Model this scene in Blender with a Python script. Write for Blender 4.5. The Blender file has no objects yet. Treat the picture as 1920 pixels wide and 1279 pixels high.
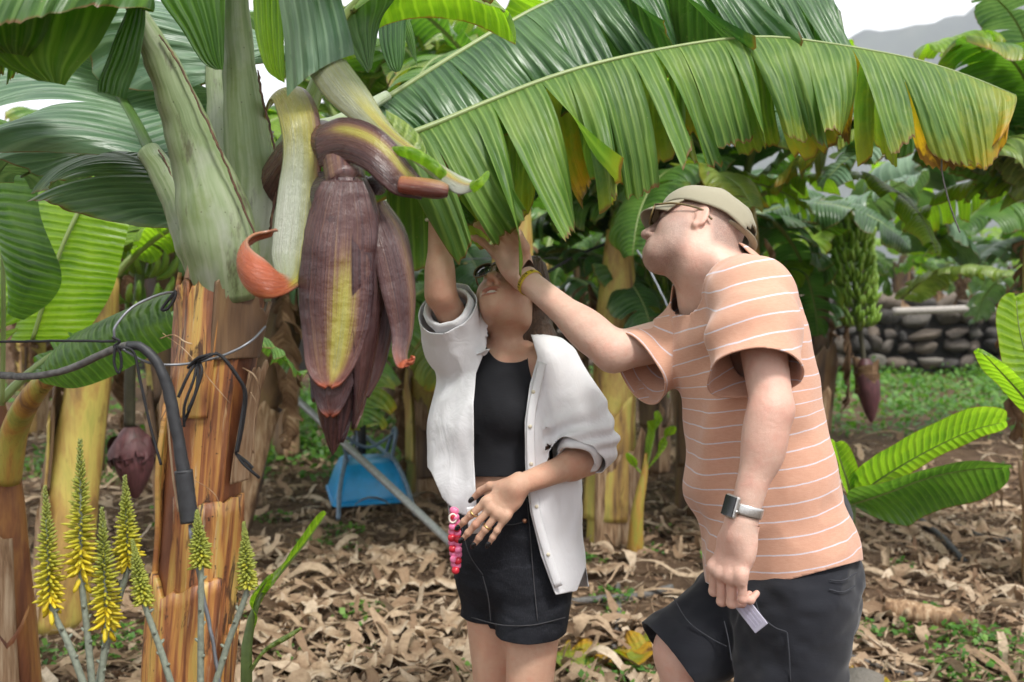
import bpy, bmesh, math, random
import numpy as np
from mathutils import Vector, Matrix

scene = bpy.context.scene
R = math.radians
# ------------------------------------------------------------------ camera, sky, sun, exposure
CAM_H, PITCH, FPX = 1.52, R(2.75), 1867.0
cam_data = bpy.data.cameras.new('camera')
cam_data.lens = 35.0; cam_data.sensor_width = 36.0
cam_data.clip_start = 0.05; cam_data.clip_end = 6000
cam_data.dof.use_dof = True
cam_data.dof.focus_distance = 2.0; cam_data.dof.aperture_fstop = 4.5
cam = bpy.data.objects.new('camera', cam_data); scene.collection.objects.link(cam)
cam.location = (0, 0, CAM_H); cam.rotation_euler = (R(90) - PITCH, 0, 0)
scene.camera = cam

world = bpy.data.worlds.new('World'); scene.world = world; world.use_nodes = True
wn = world.node_tree; wn.nodes.clear()
SUN_EL, SUN_AZ = R(58), R(150)          # overcast: a broad soft sun high behind the camera's right shoulder
sky = wn.nodes.new('ShaderNodeTexSky'); sky.sky_type = 'NISHITA'; sky.sun_disc = False
sky.sun_elevation = SUN_EL; sky.sun_rotation = SUN_AZ; sky.dust_density = 4.0; sky.air_density = 1.0
hs = wn.nodes.new('ShaderNodeHueSaturation'); hs.inputs['Saturation'].default_value = 0.16; hs.inputs['Value'].default_value = 1.0
mxs = wn.nodes.new('ShaderNodeMix'); mxs.data_type = 'RGBA'; mxs.inputs['Factor'].default_value = 0.8
bg = wn.nodes.new('ShaderNodeBackground'); bg.inputs['Strength'].default_value = 0.10
wo = wn.nodes.new('ShaderNodeOutputWorld')
wn.links.new(sky.outputs[0], hs.inputs['Color']); wn.links.new(hs.outputs[0], mxs.inputs[6])
mxs.inputs[7].default_value = (5.6, 5.65, 5.7, 1)       # the even white cloud layer
wn.links.new(mxs.outputs[2], bg.inputs['Color']); wn.links.new(bg.outputs[0], wo.inputs['Surface'])

sun_data = bpy.data.lights.new('sun', 'SUN'); sun_data.energy = 1.5; sun_data.angle = R(11); sun_data.color = (1.0, 0.965, 0.91)
sun = bpy.data.objects.new('sun', sun_data); scene.collection.objects.link(sun)
sd = Vector((math.sin(SUN_AZ) * math.cos(SUN_EL), math.cos(SUN_AZ) * math.cos(SUN_EL), math.sin(SUN_EL)))
sun.rotation_euler = sd.to_track_quat('Z', 'Y').to_euler(); sun.location = (3, -4, 9)

scene.view_settings.view_transform = 'Standard'; scene.view_settings.look = 'None'
scene.view_settings.exposure = 1.55; scene.view_settings.gamma = 1.0; scene.view_settings.use_curve_mapping = False
scene.render.engine = 'CYCLES'
scene.cycles.use_denoising = True; scene.cycles.max_bounces = 7; scene.cycles.transparent_max_bounces = 8
scene.cycles.transmission_bounces = 6; scene.cycles.diffuse_bounces = 4; scene.cycles.volume_bounces = 1
scene.cycles.caustics_reflective = False; scene.cycles.caustics_refractive = False

# ------------------------------------------------------------------ positions
_fw = Vector((0, math.cos(PITCH), -math.sin(PITCH))); _up = Vector((0, math.sin(PITCH), math.cos(PITCH)))
def P(px, py, d):
    """photo pixel (1920 wide) + distance along the view -> world point"""
    px, py, d = float(px), float(py), float(d)
    return Vector((0, 0, CAM_H)) + d * (_fw + Vector((1, 0, 0)) * ((px - 960) / FPX) + _up * ((639.5 - py) / FPX))
def PX(d): return d / FPX                    # metres per pixel at distance d
def G(px, d, z=0.0):
    """point on the ground straight below pixel column px at distance d"""
    p = P(px, 600, d); return Vector((p.x, p.y, z))
def GP(px, py):
    """where the view through the pixel meets the ground"""
    v = _fw + Vector((1, 0, 0)) * ((px - 960) / FPX) + _up * ((639.5 - py) / FPX)
    return Vector((0, 0, CAM_H)) + v * (CAM_H / -v.z)

# ------------------------------------------------------------------ numpy helpers
def nrm(a): return a / np.maximum(np.linalg.norm(a, axis=-1, keepdims=True), 1e-9)
def _hash(ix, iy, iz, s):
    h = (ix * 374761393 + iy * 668265263 + iz * 2147483647 + s * 1274126177) & 0xffffffff
    h = ((h ^ (h >> 13)) * 1274126177) & 0xffffffff
    return ((h ^ (h >> 16)) & 0xffff) / 65535.0
def vnoise(p, s=0):
    p = np.asarray(p, float); i = np.floor(p).astype(np.int64); f = p - i; f = f * f * (3 - 2 * f)
    out = 0
    for dx in (0, 1):
        for dy in (0, 1):
            for dz in (0, 1):
                w = (f[..., 0] if dx else 1 - f[..., 0]) * (f[..., 1] if dy else 1 - f[..., 1]) * (f[..., 2] if dz else 1 - f[..., 2])
                out = out + w * _hash(i[..., 0] + dx, i[..., 1] + dy, i[..., 2] + dz, s)
    return out * 2 - 1
def fbm(p, o=3, s=0):
    a, t, q = 1.0, 0, np.asarray(p, float)
    for k in range(o): t = t + a * vnoise(q, s + k * 7); a *= .5; q = q * 2.03 + 11.7
    return t
def spline(pts, n):
    """Catmull-Rom through rows of pts, n samples evenly along the length (measured on the first three columns)"""
    p = np.array([list(x) for x in pts], float)
    if len(p) == 2: return p[0] + (p[1] - p[0]) * np.linspace(0, 1, n)[:, None]
    q = np.vstack([2 * p[0] - p[1], p, 2 * p[-1] - p[-2]]); o = []
    for i in range(1, len(q) - 2):
        t = np.linspace(0, 1, 24, endpoint=False)[:, None]
        a, b, c, d = q[i - 1], q[i], q[i + 1], q[i + 2]
        o.append(.5 * (2 * b + (c - a) * t + (2 * a - 5 * b + 4 * c - d) * t * t + (3 * b - a - 3 * c + d) * t ** 3))
    o = np.vstack(o + [q[-2:-1]])
    L = np.r_[0, np.cumsum(np.linalg.norm(np.diff(o[:, :3], axis=0), axis=1))]
    s = np.linspace(0, L[-1], n)
    return np.stack([np.interp(s, L, o[:, k]) for k in range(o.shape[1])], 1)
def frames(c, up=(0, 0, 1)):
    T = np.gradient(c, axis=0); T = nrm(T); u = np.broadcast_to(np.array(up, float), T.shape)
    S = nrm(np.cross(T, u)); N = np.cross(S, T); return T, S, N
def grid_faces(r, c, wrap=False, off=0):
    i = np.arange(r - 1)[:, None]; j = np.arange(c if wrap else c - 1)[None, :]; j2 = (j + 1) % c
    return (np.stack([i * c + j, i * c + j2, (i + 1) * c + j2, (i + 1) * c + j], -1).reshape(-1, 4) + off)

# ------------------------------------------------------------------ objects
ORIGIN = {}
COL = scene.collection
def mesh(name, V, F, attrs=None, smooth=True):
    V = np.asarray(V, float); me = bpy.data.meshes.new(name)
    if isinstance(F, np.ndarray) and F.ndim == 2:
        k = F.shape[1]; me.vertices.add(len(V)); me.vertices.foreach_set('co', V.ravel())
        me.loops.add(F.size); me.loops.foreach_set('vertex_index', F.ravel().astype(np.int32))
        me.polygons.add(len(F)); me.polygons.foreach_set('loop_start', np.arange(0, F.size, k, dtype=np.int32))
        me.update(calc_edges=True)
    else:
        me.from_pydata([tuple(v) for v in V], [], [tuple(int(i) for i in f) for f in F])
    if smooth: me.polygons.foreach_set('use_smooth', np.ones(len(me.polygons), bool))
    for k, a in (attrs or {}).items():
        a = np.asarray(a, float)
        if a.ndim == 1: at = me.attributes.new(k, 'FLOAT', 'POINT'); at.data.foreach_set('value', a)
        else: at = me.attributes.new(k, 'FLOAT_VECTOR', 'POINT'); at.data.foreach_set('vector', a.ravel())
    me.validate(); me.update()
    return me
def link(name, me, mat=None, parent=None):
    o = bpy.data.objects.new(name, me); COL.objects.link(o)
    if me is not None and mat is not None: me.materials.clear(); me.materials.append(mat)
    if parent is not None: o.parent = parent
    return o
def tag(o, label, cat, group=None):
    o['label'] = label; o['category'] = cat
    if group: o['group'] = group
    return o
def thing(name, label, cat, loc, group=None):
    o = bpy.data.objects.new(name, None); COL.objects.link(o); o.location = loc; o.empty_display_size = .1
    ORIGIN[o.name] = np.array(loc, float)
    return tag(o, label, cat, group)
def part(name, V, F, mat, parent, attrs=None, smooth=True, label=None, solid=0):
    """mesh given in world coordinates, linked under parent (or top-level with its origin at its base)"""
    V = np.asarray(V, float)
    if parent is not None: org = ORIGIN[parent.name]
    else: org = np.array([V[:, 0].mean(), V[:, 1].mean(), V[:, 2].min()])
    o = link(name, mesh(name, V - org, F, attrs, smooth), mat, parent)
    if parent is None: o.location = org
    ORIGIN[o.name] = org
    if label: o['label'] = label
    if solid:
        m = o.modifiers.new('thickness', 'SOLIDIFY'); m.thickness = solid; m.offset = -1
    return o
def join(*vf):
    """several (V, F, attrs) -> one; F all quads or lists"""
    Vs, Fs, A, off = [], [], {}, 0
    for v, f, a in vf:
        Vs.append(np.asarray(v, float)); off0 = off
        Fs += [[i + off0 for i in q] for q in (f.tolist() if isinstance(f, np.ndarray) else f)]
        for k in a: A.setdefault(k, []).append(np.asarray(a[k], float))
        off += len(v)
    return np.vstack(Vs), Fs, {k: np.concatenate(x) for k, x in A.items()}
def tube(pts, rad, n=10, flat=1.0, up=(0, 0, 1), samples=None, caps=True):
    """round (or flattened) tube along a spline; rad scalar or one per point; flat scales the second axis"""
    pts = [list(p) for p in pts]
    rr = [rad] * len(pts) if np.isscalar(rad) else list(rad)
    c = spline([p + [r] for p, r in zip(pts, rr)], samples or max(2, 6 * len(pts)))
    r = c[:, 3]; c = c[:, :3]; T = nrm(np.gradient(c, axis=0))
    u = np.array(up, float)
    if abs(np.dot(T[0], u)) > .95: u = np.array([0, 1, 0.]) if abs(T[0][1]) < .9 else np.array([1., 0, 0])
    S = np.zeros_like(T); s = nrm(np.cross(T[0], u))
    for i in range(len(T)):
        s = nrm(s - T[i] * np.dot(s, T[i])); S[i] = s
    N = np.cross(S, T); a = np.linspace(0, 2 * math.pi, n, endpoint=False)
    V = c[:, None] + r[:, None, None] * (np.cos(a)[None, :, None] * S[:, None] + flat * np.sin(a)[None, :, None] * N[:, None])
    m = len(c); V = V.reshape(-1, 3); F = grid_faces(m, n, True).tolist()
    if caps: F += [list(range(n))[::-1], list(range((m - 1) * n, m * n))]
    L = np.r_[0, np.cumsum(np.linalg.norm(np.diff(c, axis=0), axis=1))]
    lv = np.stack([np.repeat(L, n), np.tile(a / (2 * math.pi), m), np.zeros(m * n)], 1)
    return V, F, {'lv': lv}
def box(cx, cy, cz, sx, sy, sz, M=None):
    v = np.array([[x, y, z] for z in (-.5, .5) for y in (-.5, .5) for x in (-.5, .5)]) * [sx, sy, sz]
    if M is not None: v = v @ np.array(M).T
    return v + [cx, cy, cz], [[0, 2, 3, 1], [4, 5, 7, 6], [0, 1, 5, 4], [2, 6, 7, 3], [0, 4, 6, 2], [1, 3, 7, 5]], {}
def ellipsoid(c, r, M=None, nu=16, nv=10):
    a = np.linspace(0, 2 * math.pi, nu, endpoint=False); b = np.linspace(.02, math.pi - .02, nv)
    v = np.stack([np.sin(b)[:, None] * np.cos(a), np.sin(b)[:, None] * np.sin(a), np.broadcast_to(np.cos(b)[:, None], (nv, nu))], -1).reshape(-1, 3) * r
    if M is not None: v = v @ np.array(M).T
    F = grid_faces(nv, nu, True).tolist() + [list(range(nu))[::-1], list(range((nv - 1) * nu, nv * nu))]
    return v + np.array(c), [f[::-1] for f in F], {}

# ------------------------------------------------------------------ materials
class Mat:
    def __init__(s, name, disp=False):
        s.m = bpy.data.materials.new(name); s.m.use_nodes = True; s.t = s.m.node_tree; s.t.nodes.clear()
        s.o = s.t.nodes.new('ShaderNodeOutputMaterial'); s._co = None
    def n(s, ty, ins=None, out=0, **kw):
        nd = s.t.nodes.new(ty)
        for k, v in kw.items(): setattr(nd, k, v)
        for k, v in (ins or {}).items(): s.set(nd.inputs[k], v)
        return nd.outputs[out]
    def set(s, sock, v):
        if isinstance(v, bpy.types.NodeSocket): s.t.links.new(v, sock)
        elif v is not None:
            try: sock.default_value = v
            except Exception:
                try: sock.default_value = (*v, 1)
                except Exception: sock.default_value = (v, v, v)
    def obj(s):
        if s._co is None: s._co = s.n('ShaderNodeTexCoord', out=3)
        return s._co
    def attr(s, name, out=2):            # 0 colour 1 vector 2 fac
        return s.n('ShaderNodeAttribute', out=out, attribute_name=name)
    def sep(s, v):
        nd = s.t.nodes.new('ShaderNodeSeparateXYZ'); s.set(nd.inputs[0], v); return nd.outputs
    def comb(s, x=0, y=0, z=0): return s.n('ShaderNodeCombineXYZ', {0: x, 1: y, 2: z})
    def vmul(s, v, k): return s.n('ShaderNodeVectorMath', {0: v, 1: k}, operation='MULTIPLY')
    def vadd(s, v, k): return s.n('ShaderNodeVectorMath', {0: v, 1: k}, operation='ADD')
    def noise(s, v, sc=5, det=4, ro=.55, dist=0): return s.n('ShaderNodeTexNoise', {'Vector': v, 'Scale': sc, 'Detail': det, 'Roughness': ro, 'Distortion': dist})
    def voro(s, v, sc=5, out=0, feat='F1'): return s.n('ShaderNodeTexVoronoi', {'Vector': v, 'Scale': sc}, out=out, feature=feat)
    def math(s, op, a, b=0, c=0, clamp=False):
        return s.n('ShaderNodeMath', {0: a, 1: b, 2: c}, operation=op, use_clamp=clamp)
    def map(s, v, a, b, c=0, d=1): return s.n('ShaderNodeMapRange', {0: v, 1: a, 2: b, 3: c, 4: d})
    def ramp(s, f, stops, interp='LINEAR'):
        nd = s.t.nodes.new('ShaderNodeValToRGB'); s.set(nd.inputs[0], f); cr = nd.color_ramp; cr.interpolation = interp
        while len(cr.elements) < len(stops): cr.elements.new(.5)
        for e, (p, c) in zip(cr.elements, stops): e.position = p; e.color = (*c, 1) if len(c) == 3 else c
        return nd.outputs[0]
    def mix(s, f, a, b, mode='MIX'):
        nd = s.t.nodes.new('ShaderNodeMix'); nd.data_type = 'RGBA'; nd.blend_type = mode
        s.set(nd.inputs[0], f); s.set(nd.inputs[6], a); s.set(nd.inputs[7], b); return nd.outputs[2]
    def rnd(s): return s.n('ShaderNodeObjectInfo', out=5)
    def bump(s, h, st=.3, d=.01, nrm=None): return s.n('ShaderNodeBump', {'Height': h, 'Strength': st, 'Distance': d, 'Normal': nrm} if nrm else {'Height': h, 'Strength': st, 'Distance': d})
    def out(s, col, ro=.5, normal=None, spec=.5, metal=0, trans=None, tcol=None, **kw):
        ins = {'Base Color': col, 'Roughness': ro, 'Specular IOR Level': spec, 'Metallic': metal}
        if normal is not None: ins['Normal'] = normal
        ins.update(kw); b = s.n('ShaderNodeBsdfPrincipled', ins)
        if trans:
            tl = s.n('ShaderNodeBsdfTranslucent', {'Color': tcol if tcol is not None else col} if normal is None else {'Color': tcol if tcol is not None else col, 'Normal': normal})
            b = s.n('ShaderNodeMixShader', {0: trans, 1: b, 2: tl})
        s.t.links.new(b, s.o.inputs['Surface']); return s.m
def simple(name, col, ro=.5, **kw):
    m = Mat(name); c = m.noise(m.obj(), kw.pop('sc', 30), 4); k = kw.pop('var', .25)
    a = tuple(x * (1 - k) for x in col); b = tuple(min(1, x * (1 + k)) for x in col)
    return m.out(m.ramp(c, [(.3, a), (.7, b)]), ro, normal=m.bump(c, .15, .004), **kw)
MT = {}

def leaf_material(name, dark, mid, pale, sheen=.36, trans=.30, tboost=2.2, dry=False, gloss=.5):
    m = Mat(name); lv = m.attr('lv', 1); u, v, r = m.sep(lv); age = m.attr('age')
    va = m.math('ABSOLUTE', v)
    big = m.noise(m.comb(m.math('MULTIPLY', u, 3.0), m.math('MULTIPLY', v, .8), r), 2.2, 3)
    vein = m.noise(m.comb(m.math('MULTIPLY', u, 130), m.math('MULTIPLY', v, 1.2), r), 1.0, 3, .6)
    pleat = m.math('SINE', m.math('ADD', m.math('MULTIPLY', u, 250), m.math('MULTIPLY', big, 5)))
    pleat2 = m.math('MULTIPLY', m.math('ADD', pleat, 1), .5)
    col = m.ramp(big, [(.28, dark), (.52, mid), (.8, pale)])
    col = m.mix(m.map(vein, .5, .72, 0, .45), col, pale)
    col = m.mix(m.map(pleat2, .80, 1, 0, .38), col, tuple(x * 1.35 for x in pale))
    blot = m.noise(m.comb(m.math('MULTIPLY', u, 18), m.math('MULTIPLY', v, 4), r), 1.6, 5, .65)
    # yellowing and scorched margins follow the leaf's age
    e = m.math('ADD', m.math('ADD', m.math('MULTIPLY', m.math('POWER', va, 3), .42), m.math('MULTIPLY', age, .95)), m.math('MULTIPLY', m.math('SUBTRACT', blot, .5), .62))
    col = m.mix(m.map(e, .42, .75), col, (.24, .27, .03))
    col = m.mix(m.map(e, .74, .98), col, (.46, .26, .02))
    col = m.mix(m.map(e, 1.0, 1.12), col, (.10, .045, .018))
    rim = m.math('ADD', va, m.math('MULTIPLY', m.math('SUBTRACT', blot, .5), .09))
    col = m.mix(m.map(rim, .975, .995), col, (.16, .09, .03))
    spot = m.voro(m.comb(m.math('MULTIPLY', u, 30), m.math('MULTIPLY', v, 8), r), 1.5)
    col = m.mix(m.map(spot, .05, .03, 0, .6), col, (.3, .28, .15))
    scuff = m.noise(m.comb(m.math('MULTIPLY', u, 45), m.math('MULTIPLY', v, 9), r), 1.0, 6, .75)
    col = m.mix(m.map(scuff, .62, .74, 0, .45), col, (.30, .33, .20)); col = m.mix(m.map(scuff, .36, .27, 0, .55), col, tuple(x * .55 for x in dark))
    h = m.math('ADD', m.math('MULTIPLY', pleat, .5), m.math('MULTIPLY', vein, .8))
    bmp = m.bump(h, .75, .005)
    dust = m.noise(m.obj(), 14, 4)
    tc = m.mix(1.0, col, (tboost, tboost * 1.12, tboost * .42), 'MULTIPLY')
    MT[name] = m.out(col, m.map(dust, .3, .8, sheen - .06, sheen + .16), bmp, gloss, trans=trans, tcol=tc)
leaf_material('leaf_green', (.030, .085, .016), (.062, .150, .022), (.135, .245, .045))
leaf_material('leaf_deep', (.018, .062, .018), (.034, .098, .024), (.085, .175, .050), trans=.2, sheen=.32)
leaf_material('leaf_glaucous', (.050, .115, .060), (.095, .175, .095), (.20, .29, .19), sheen=.36, trans=.18)
leaf_material('leaf_lime', (.085, .18, .014), (.15, .27, .018), (.25, .37, .035), trans=.45, tboost=2.3)
leaf_material('leaf_pale', (.085, .155, .030), (.155, .235, .048), (.30, .37, .10), trans=.30, tboost=1.9, sheen=.32)
leaf_material('leaf_mid', (.042, .105, .018), (.085, .175, .028), (.20, .29, .065), trans=.28, sheen=.45, gloss=.35)
# ------------------------------------------------------------------ the setting: soil, litter, weeds, stone wall, hill
m = Mat('soil'); c = m.obj(); a = m.noise(c, .7, 5); b = m.noise(c, 9, 6, .65); f = m.noise(c, 60, 5, .7)
col = m.ramp(b, [(.25, (.045, .028, .018)), (.5, (.115, .075, .048)), (.75, (.22, .155, .10))])
col = m.mix(m.map(a, .35, .65, 0, .55), col, (.13, .075, .045)); col = m.mix(m.map(f, .55, .8, 0, .7), col, (.33, .25, .17))
MT['soil'] = m.out(col, .95, m.bump(m.math('ADD', b, m.math('MULTIPLY', f, .6)), .9, .05), .15)
_gx, _gy = np.meshgrid(np.arange(-16, 20, .2), np.arange(-5, 32, .2))
_gt = .05 * fbm(np.stack([_gx * .8, _gy * .8, _gx * 0], -1), 3, 3) - .03
def ground_z(x, y):
    i = np.clip((np.asarray(x, float) + 16) / .2, 0, _gt.shape[1] - 1.01); j = np.clip((np.asarray(y, float) + 5) / .2, 0, _gt.shape[0] - 1.01)
    a, b = np.floor(i).astype(int), np.floor(j).astype(int); u, v = i - a, j - b
    return (_gt[b, a] * (1 - u) + _gt[b, a + 1] * u) * (1 - v) + (_gt[b + 1, a] * (1 - u) + _gt[b + 1, a + 1] * u) * v
gx = np.r_[np.linspace(-1500, -40, 14), np.linspace(-30, -9, 22), np.linspace(-8.6, 12, 110), np.linspace(13, 30, 18), np.linspace(40, 1500, 14)]
gy = np.r_[np.linspace(-400, -5, 8), np.linspace(-3, 24, 130), np.linspace(26, 60, 18), np.linspace(80, 3000, 16)]
X, Y = np.meshgrid(gx, gy); Z = ground_z(X, Y) + np.where(Y > 19.4, 1.0, 0) * np.where(Y < 70, 1, 1)
o = part('ground', np.stack([X, Y, Z], -1).reshape(-1, 3), grid_faces(len(gy), len(gx)), MT['soil'], None); o['kind'] = 'structure'

# dry banana leaf litter
m = Mat('dry_litter'); t = m.attr('tint'); r2 = m.noise(m.obj(), 40, 4, .7); lv = m.attr('lv', 1)
str_ = m.noise(m.vmul(lv, (8, 90, 1)), 1.0, 3)
col = m.ramp(t, [(0, (.055, .030, .017)), (.25, (.17, .10, .06)), (.5, (.30, .20, .125)), (.75, (.45, .33, .22)), (1, (.62, .51, .385))])
col = m.mix(m.map(r2, .4, .75, 0, .6), col, (.14, .08, .045)); col = m.mix(m.map(str_, .5, .75, 0, .4), col, (.5, .4, .27))
MT['dry_litter'] = m.out(col, .82, m.bump(m.math('ADD', r2, str_), .5, .006), .25, trans=.12)
rng = np.random.default_rng(5)
def litter_piece(L, W, n, rg, curl=1.0):
    """one curled, torn strip lying near the ground: (n, 3, 3) vertices around the origin"""
    s = np.linspace(-.5, .5, n); bend = rg.normal(0, .8) * curl; twist = rg.normal(0, 1.0) * curl
    a = bend * s * 2 + rg.normal(0, .5) * np.sin(s * 7 + rg.uniform(0, 6)); yaw = rg.normal(0, .7) * s
    dx = np.cos(a) * np.cos(yaw); dz = np.sin(a) * .8; dy = np.sin(yaw) * np.cos(a)
    c = np.cumsum(np.stack([dx, dy, dz], 1), 0) * L / n; c -= c.mean(0)
    w = W * (.35 + .65 * np.sqrt(np.clip(1 - (2 * s) ** 2 * rg.uniform(.55, 1), 0, 1))) * (1 + .25 * rg.normal(0, 1, n))
    tw = twist * s * 1.6 + rg.normal(0, .35)
    sd = np.stack([-np.sin(yaw) * np.cos(tw), np.cos(yaw) * np.cos(tw), np.sin(tw)], 1)
    up = np.stack([np.zeros(n), -np.sin(tw), np.cos(tw)], 1)
    cup = rg.normal(0, .35)
    return np.stack([c - sd * w[:, None] / 2 + up * (w * cup)[:, None] * .5, c, c + sd * w[:, None] / 2 + up * (w * cup)[:, None] * .5], 1)
def scatter_litter(count, dlo, dhi, Llo, Lhi, Wlo, Whi, n, seed, tlo=0, thi=1, keep=None):
    rg = np.random.default_rng(seed); Vs, Fs, Ts, Ls = [], [], [], []; off = 0
    F0 = grid_faces(n, 3)
    for k in range(count):
        d = dlo + (dhi - dlo) * rg.random() ** 1.5
        x = rg.uniform(-.62, .62) * d; 
        if keep is not None and not keep(x, d, rg): continue
        p = litter_piece(rg.uniform(Llo, Lhi), rg.uniform(Wlo, Whi), n, rg)
        az = rg.uniform(0, 6.28); cz, sz = math.cos(az), math.sin(az)
        q = p.reshape(-1, 3) @ np.array([[cz, sz, 0], [-sz, cz, 0], [0, 0, 1]])
        q[:, 2] -= np.percentile(q[:, 2], 25); q += [x, d, float(ground_z(x, d)) + rg.uniform(0, .025)]
        q[:, 2] = np.maximum(q[:, 2], ground_z(q[:, 0], q[:, 1]) + .001)
        Vs.append(q); Fs.append(F0 + off); off += len(q); Ts.append(np.full(len(q), tlo + (thi - tlo) * rg.beta(1.6, 1.5)))
        Ls.append(np.stack([np.tile(np.linspace(0, .3, n)[:, None], (1, 3)).ravel(), np.tile([-.1, 0, .1], n), np.full(3 * n, rg.random() * 50)], 1))
    return np.vstack(Vs), np.vstack(Fs), {'tint': np.concatenate(Ts), 'lv': np.vstack(Ls)}
def not_grass(x, d, rg):
    g = 14 * float(ground_z(x * .6 + 3, d * .6 + 5))
    if d > 10.5 and x > 2.2: return rg.random() < .08
    p = min(1, max(.10, .62 + 11 * (float(ground_z(x * 1.7 + 2, d * 1.7 - 1)) + .03)))
    return rg.random() < p * (.3 if g > .45 else 1)
for args, nm in (((1400, 2.5, 12, .25, .70, .020, .070, 11, 6, .35, 1, not_grass), 'crumpled_leaf_sheets'), ((5200, 2.5, 13, .12, .46, .010, .048, 8, 1, .25, 1, not_grass), 'fallen_leaf_strips'),
                 ((9500, 2.5, 11, .05, .17, .007, .026, 5, 2, .1, 1, not_grass), 'leaf_litter'),
                 ((14000, 2.5, 9, .04, .22, .0025, .0075, 4, 3, .05, 1, None), 'shredded_mulch')):
    V, F, A = scatter_litter(*args); o = part(nm, V, F, MT['dry_litter'], None, A, smooth=nm != 'shredded_mulch'); o['kind'] = 'stuff'
    tag(o, {'crumpled_leaf_sheets': 'broad crumpled pale sheets of dead banana leaf strewn about', 'fallen_leaf_strips': 'mass of curled tan banana leaf strips covering the soil', 'leaf_litter': 'small crumpled brown leaf scraps spread over the soil', 'shredded_mulch': 'fine shredded straw coloured mulch on bare soil'}[nm], 'leaf litter')

# weeds: small leaves in clumps
m = Mat('weed'); t = m.attr('tint'); col = m.ramp(t, [(0, (.035, .105, .018)), (.5, (.075, .19, .030)), (1, (.16, .29, .05))])
MT['weed'] = m.out(col, .5, None, .4, trans=.3, tcol=m.mix(1, col, (1.8, 2, .8), 'MULTIPLY'))
def weed_patch(centres, seed, size=(.03, .06)):
    rg = np.random.default_rng(seed); Vs, T = [], []
    for (x, y, rad, cnt, hgt) in centres:
        for k in range(cnt):
            a, rr = rg.uniform(0, 6.28), rad * math.sqrt(rg.random()); px, py = x + rr * math.cos(a), y + rr * math.sin(a)
            z = float(ground_z(px, py)) + rg.uniform(.005, hgt) * (1 - .6 * (rr / rad) ** 2); L = rg.uniform(*size)
            az, el = rg.uniform(0, 6.28), rg.normal(.25, .5); d = np.array([math.cos(az) * math.cos(el), math.sin(az) * math.cos(el), math.sin(el)])
            s = np.array([-math.sin(az), math.cos(az), rg.normal(0, .4)]); b = np.array([px, py, z])
            Vs += [b, b + d * L * .45 + s * L * .32, b + d * L + [0, 0, -L * .15], b + d * L * .45 - s * L * .32]; T += [np.clip(rg.normal(.5, .25), 0, 1)] * 4
    V = np.array(Vs); return V, np.arange(len(V)).reshape(-1, 4), {'tint': np.array(T)}
rg = np.random.default_rng(9); cs = []
for k in range(210):                                     # the green belt in front of the wall
    x, y = rg.uniform(3.0, 10.5), rg.uniform(9.6, 18.6)
    if y < 11.5 and rg.random() < .5: continue
    cs.append((x, y, rg.uniform(.3, .7), 75, rg.uniform(.12, .34)))
for k in range(130): cs.append((rg.uniform(-4.2, -.3), rg.uniform(8.0, 15), rg.uniform(.25, .6), 70, rg.uniform(.08, .26)))
for k in range(45): cs.append((rg.uniform(-9, 3), rg.uniform(13, 18), rg.uniform(.3, .7), 60, .3))
V, F, A = weed_patch(cs, 3, (.05, .12)); o = part('ground_weeds', V, F, MT['weed'], None, A); o['kind'] = 'stuff'
tag(o, 'dense low green weeds carpeting the ground before the wall', 'weeds')
cs = []
for px, py, rad, cnt, h in [(1890, 1230, .22, 260, .16), (1830, 1190, .10, 70, .08), (1700, 1180, .05, 30, .06), (1740, 1150, .06, 40, .06), (60, 1240, .12, 80, .07), (230, 1210, .14, 120, .08), (215, 905, .10, 60, .08), (640, 985, .10, 60, .05), (700, 1150, .05, 24, .05), (1145, 1130, .07, 40, .05), (880, 1255, .05, 30, .06), (1290, 1160, .05, 24, .05), (1060, 980, .06, 30, .06), (590, 1010, .08, 40, .05), (400, 1160, .1, 60, .08), (1150, 1260, .12, 110, .05), (1560, 1010, .07, 30, .06), (1690, 1060, .05, 25, .05), (930, 1240, .06, 40, .06), (1790, 1230, .06, 50, .08), (520, 960, .08, 40, .05), (130, 1130, .08, 40, .06), (1620, 1180, .05, 30, .07)]:
    p = GP(px, py); cs.append((p.x, p.y, rad * 1.6, int(cnt * 1.5), h))
for k in range(40):
    d = rg.uniform(3, 9); cs.append((rg.uniform(-.55, .55) * d, d, rg.uniform(.05, .14), 22, .05))
V, F, A = weed_patch(cs, 4, (.022, .05)); o = part('scattered_weeds', V, F, MT['weed'], None, A); o['kind'] = 'stuff'
tag(o, 'small tufts of green weeds sprouting through the leaf litter', 'weeds')

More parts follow.
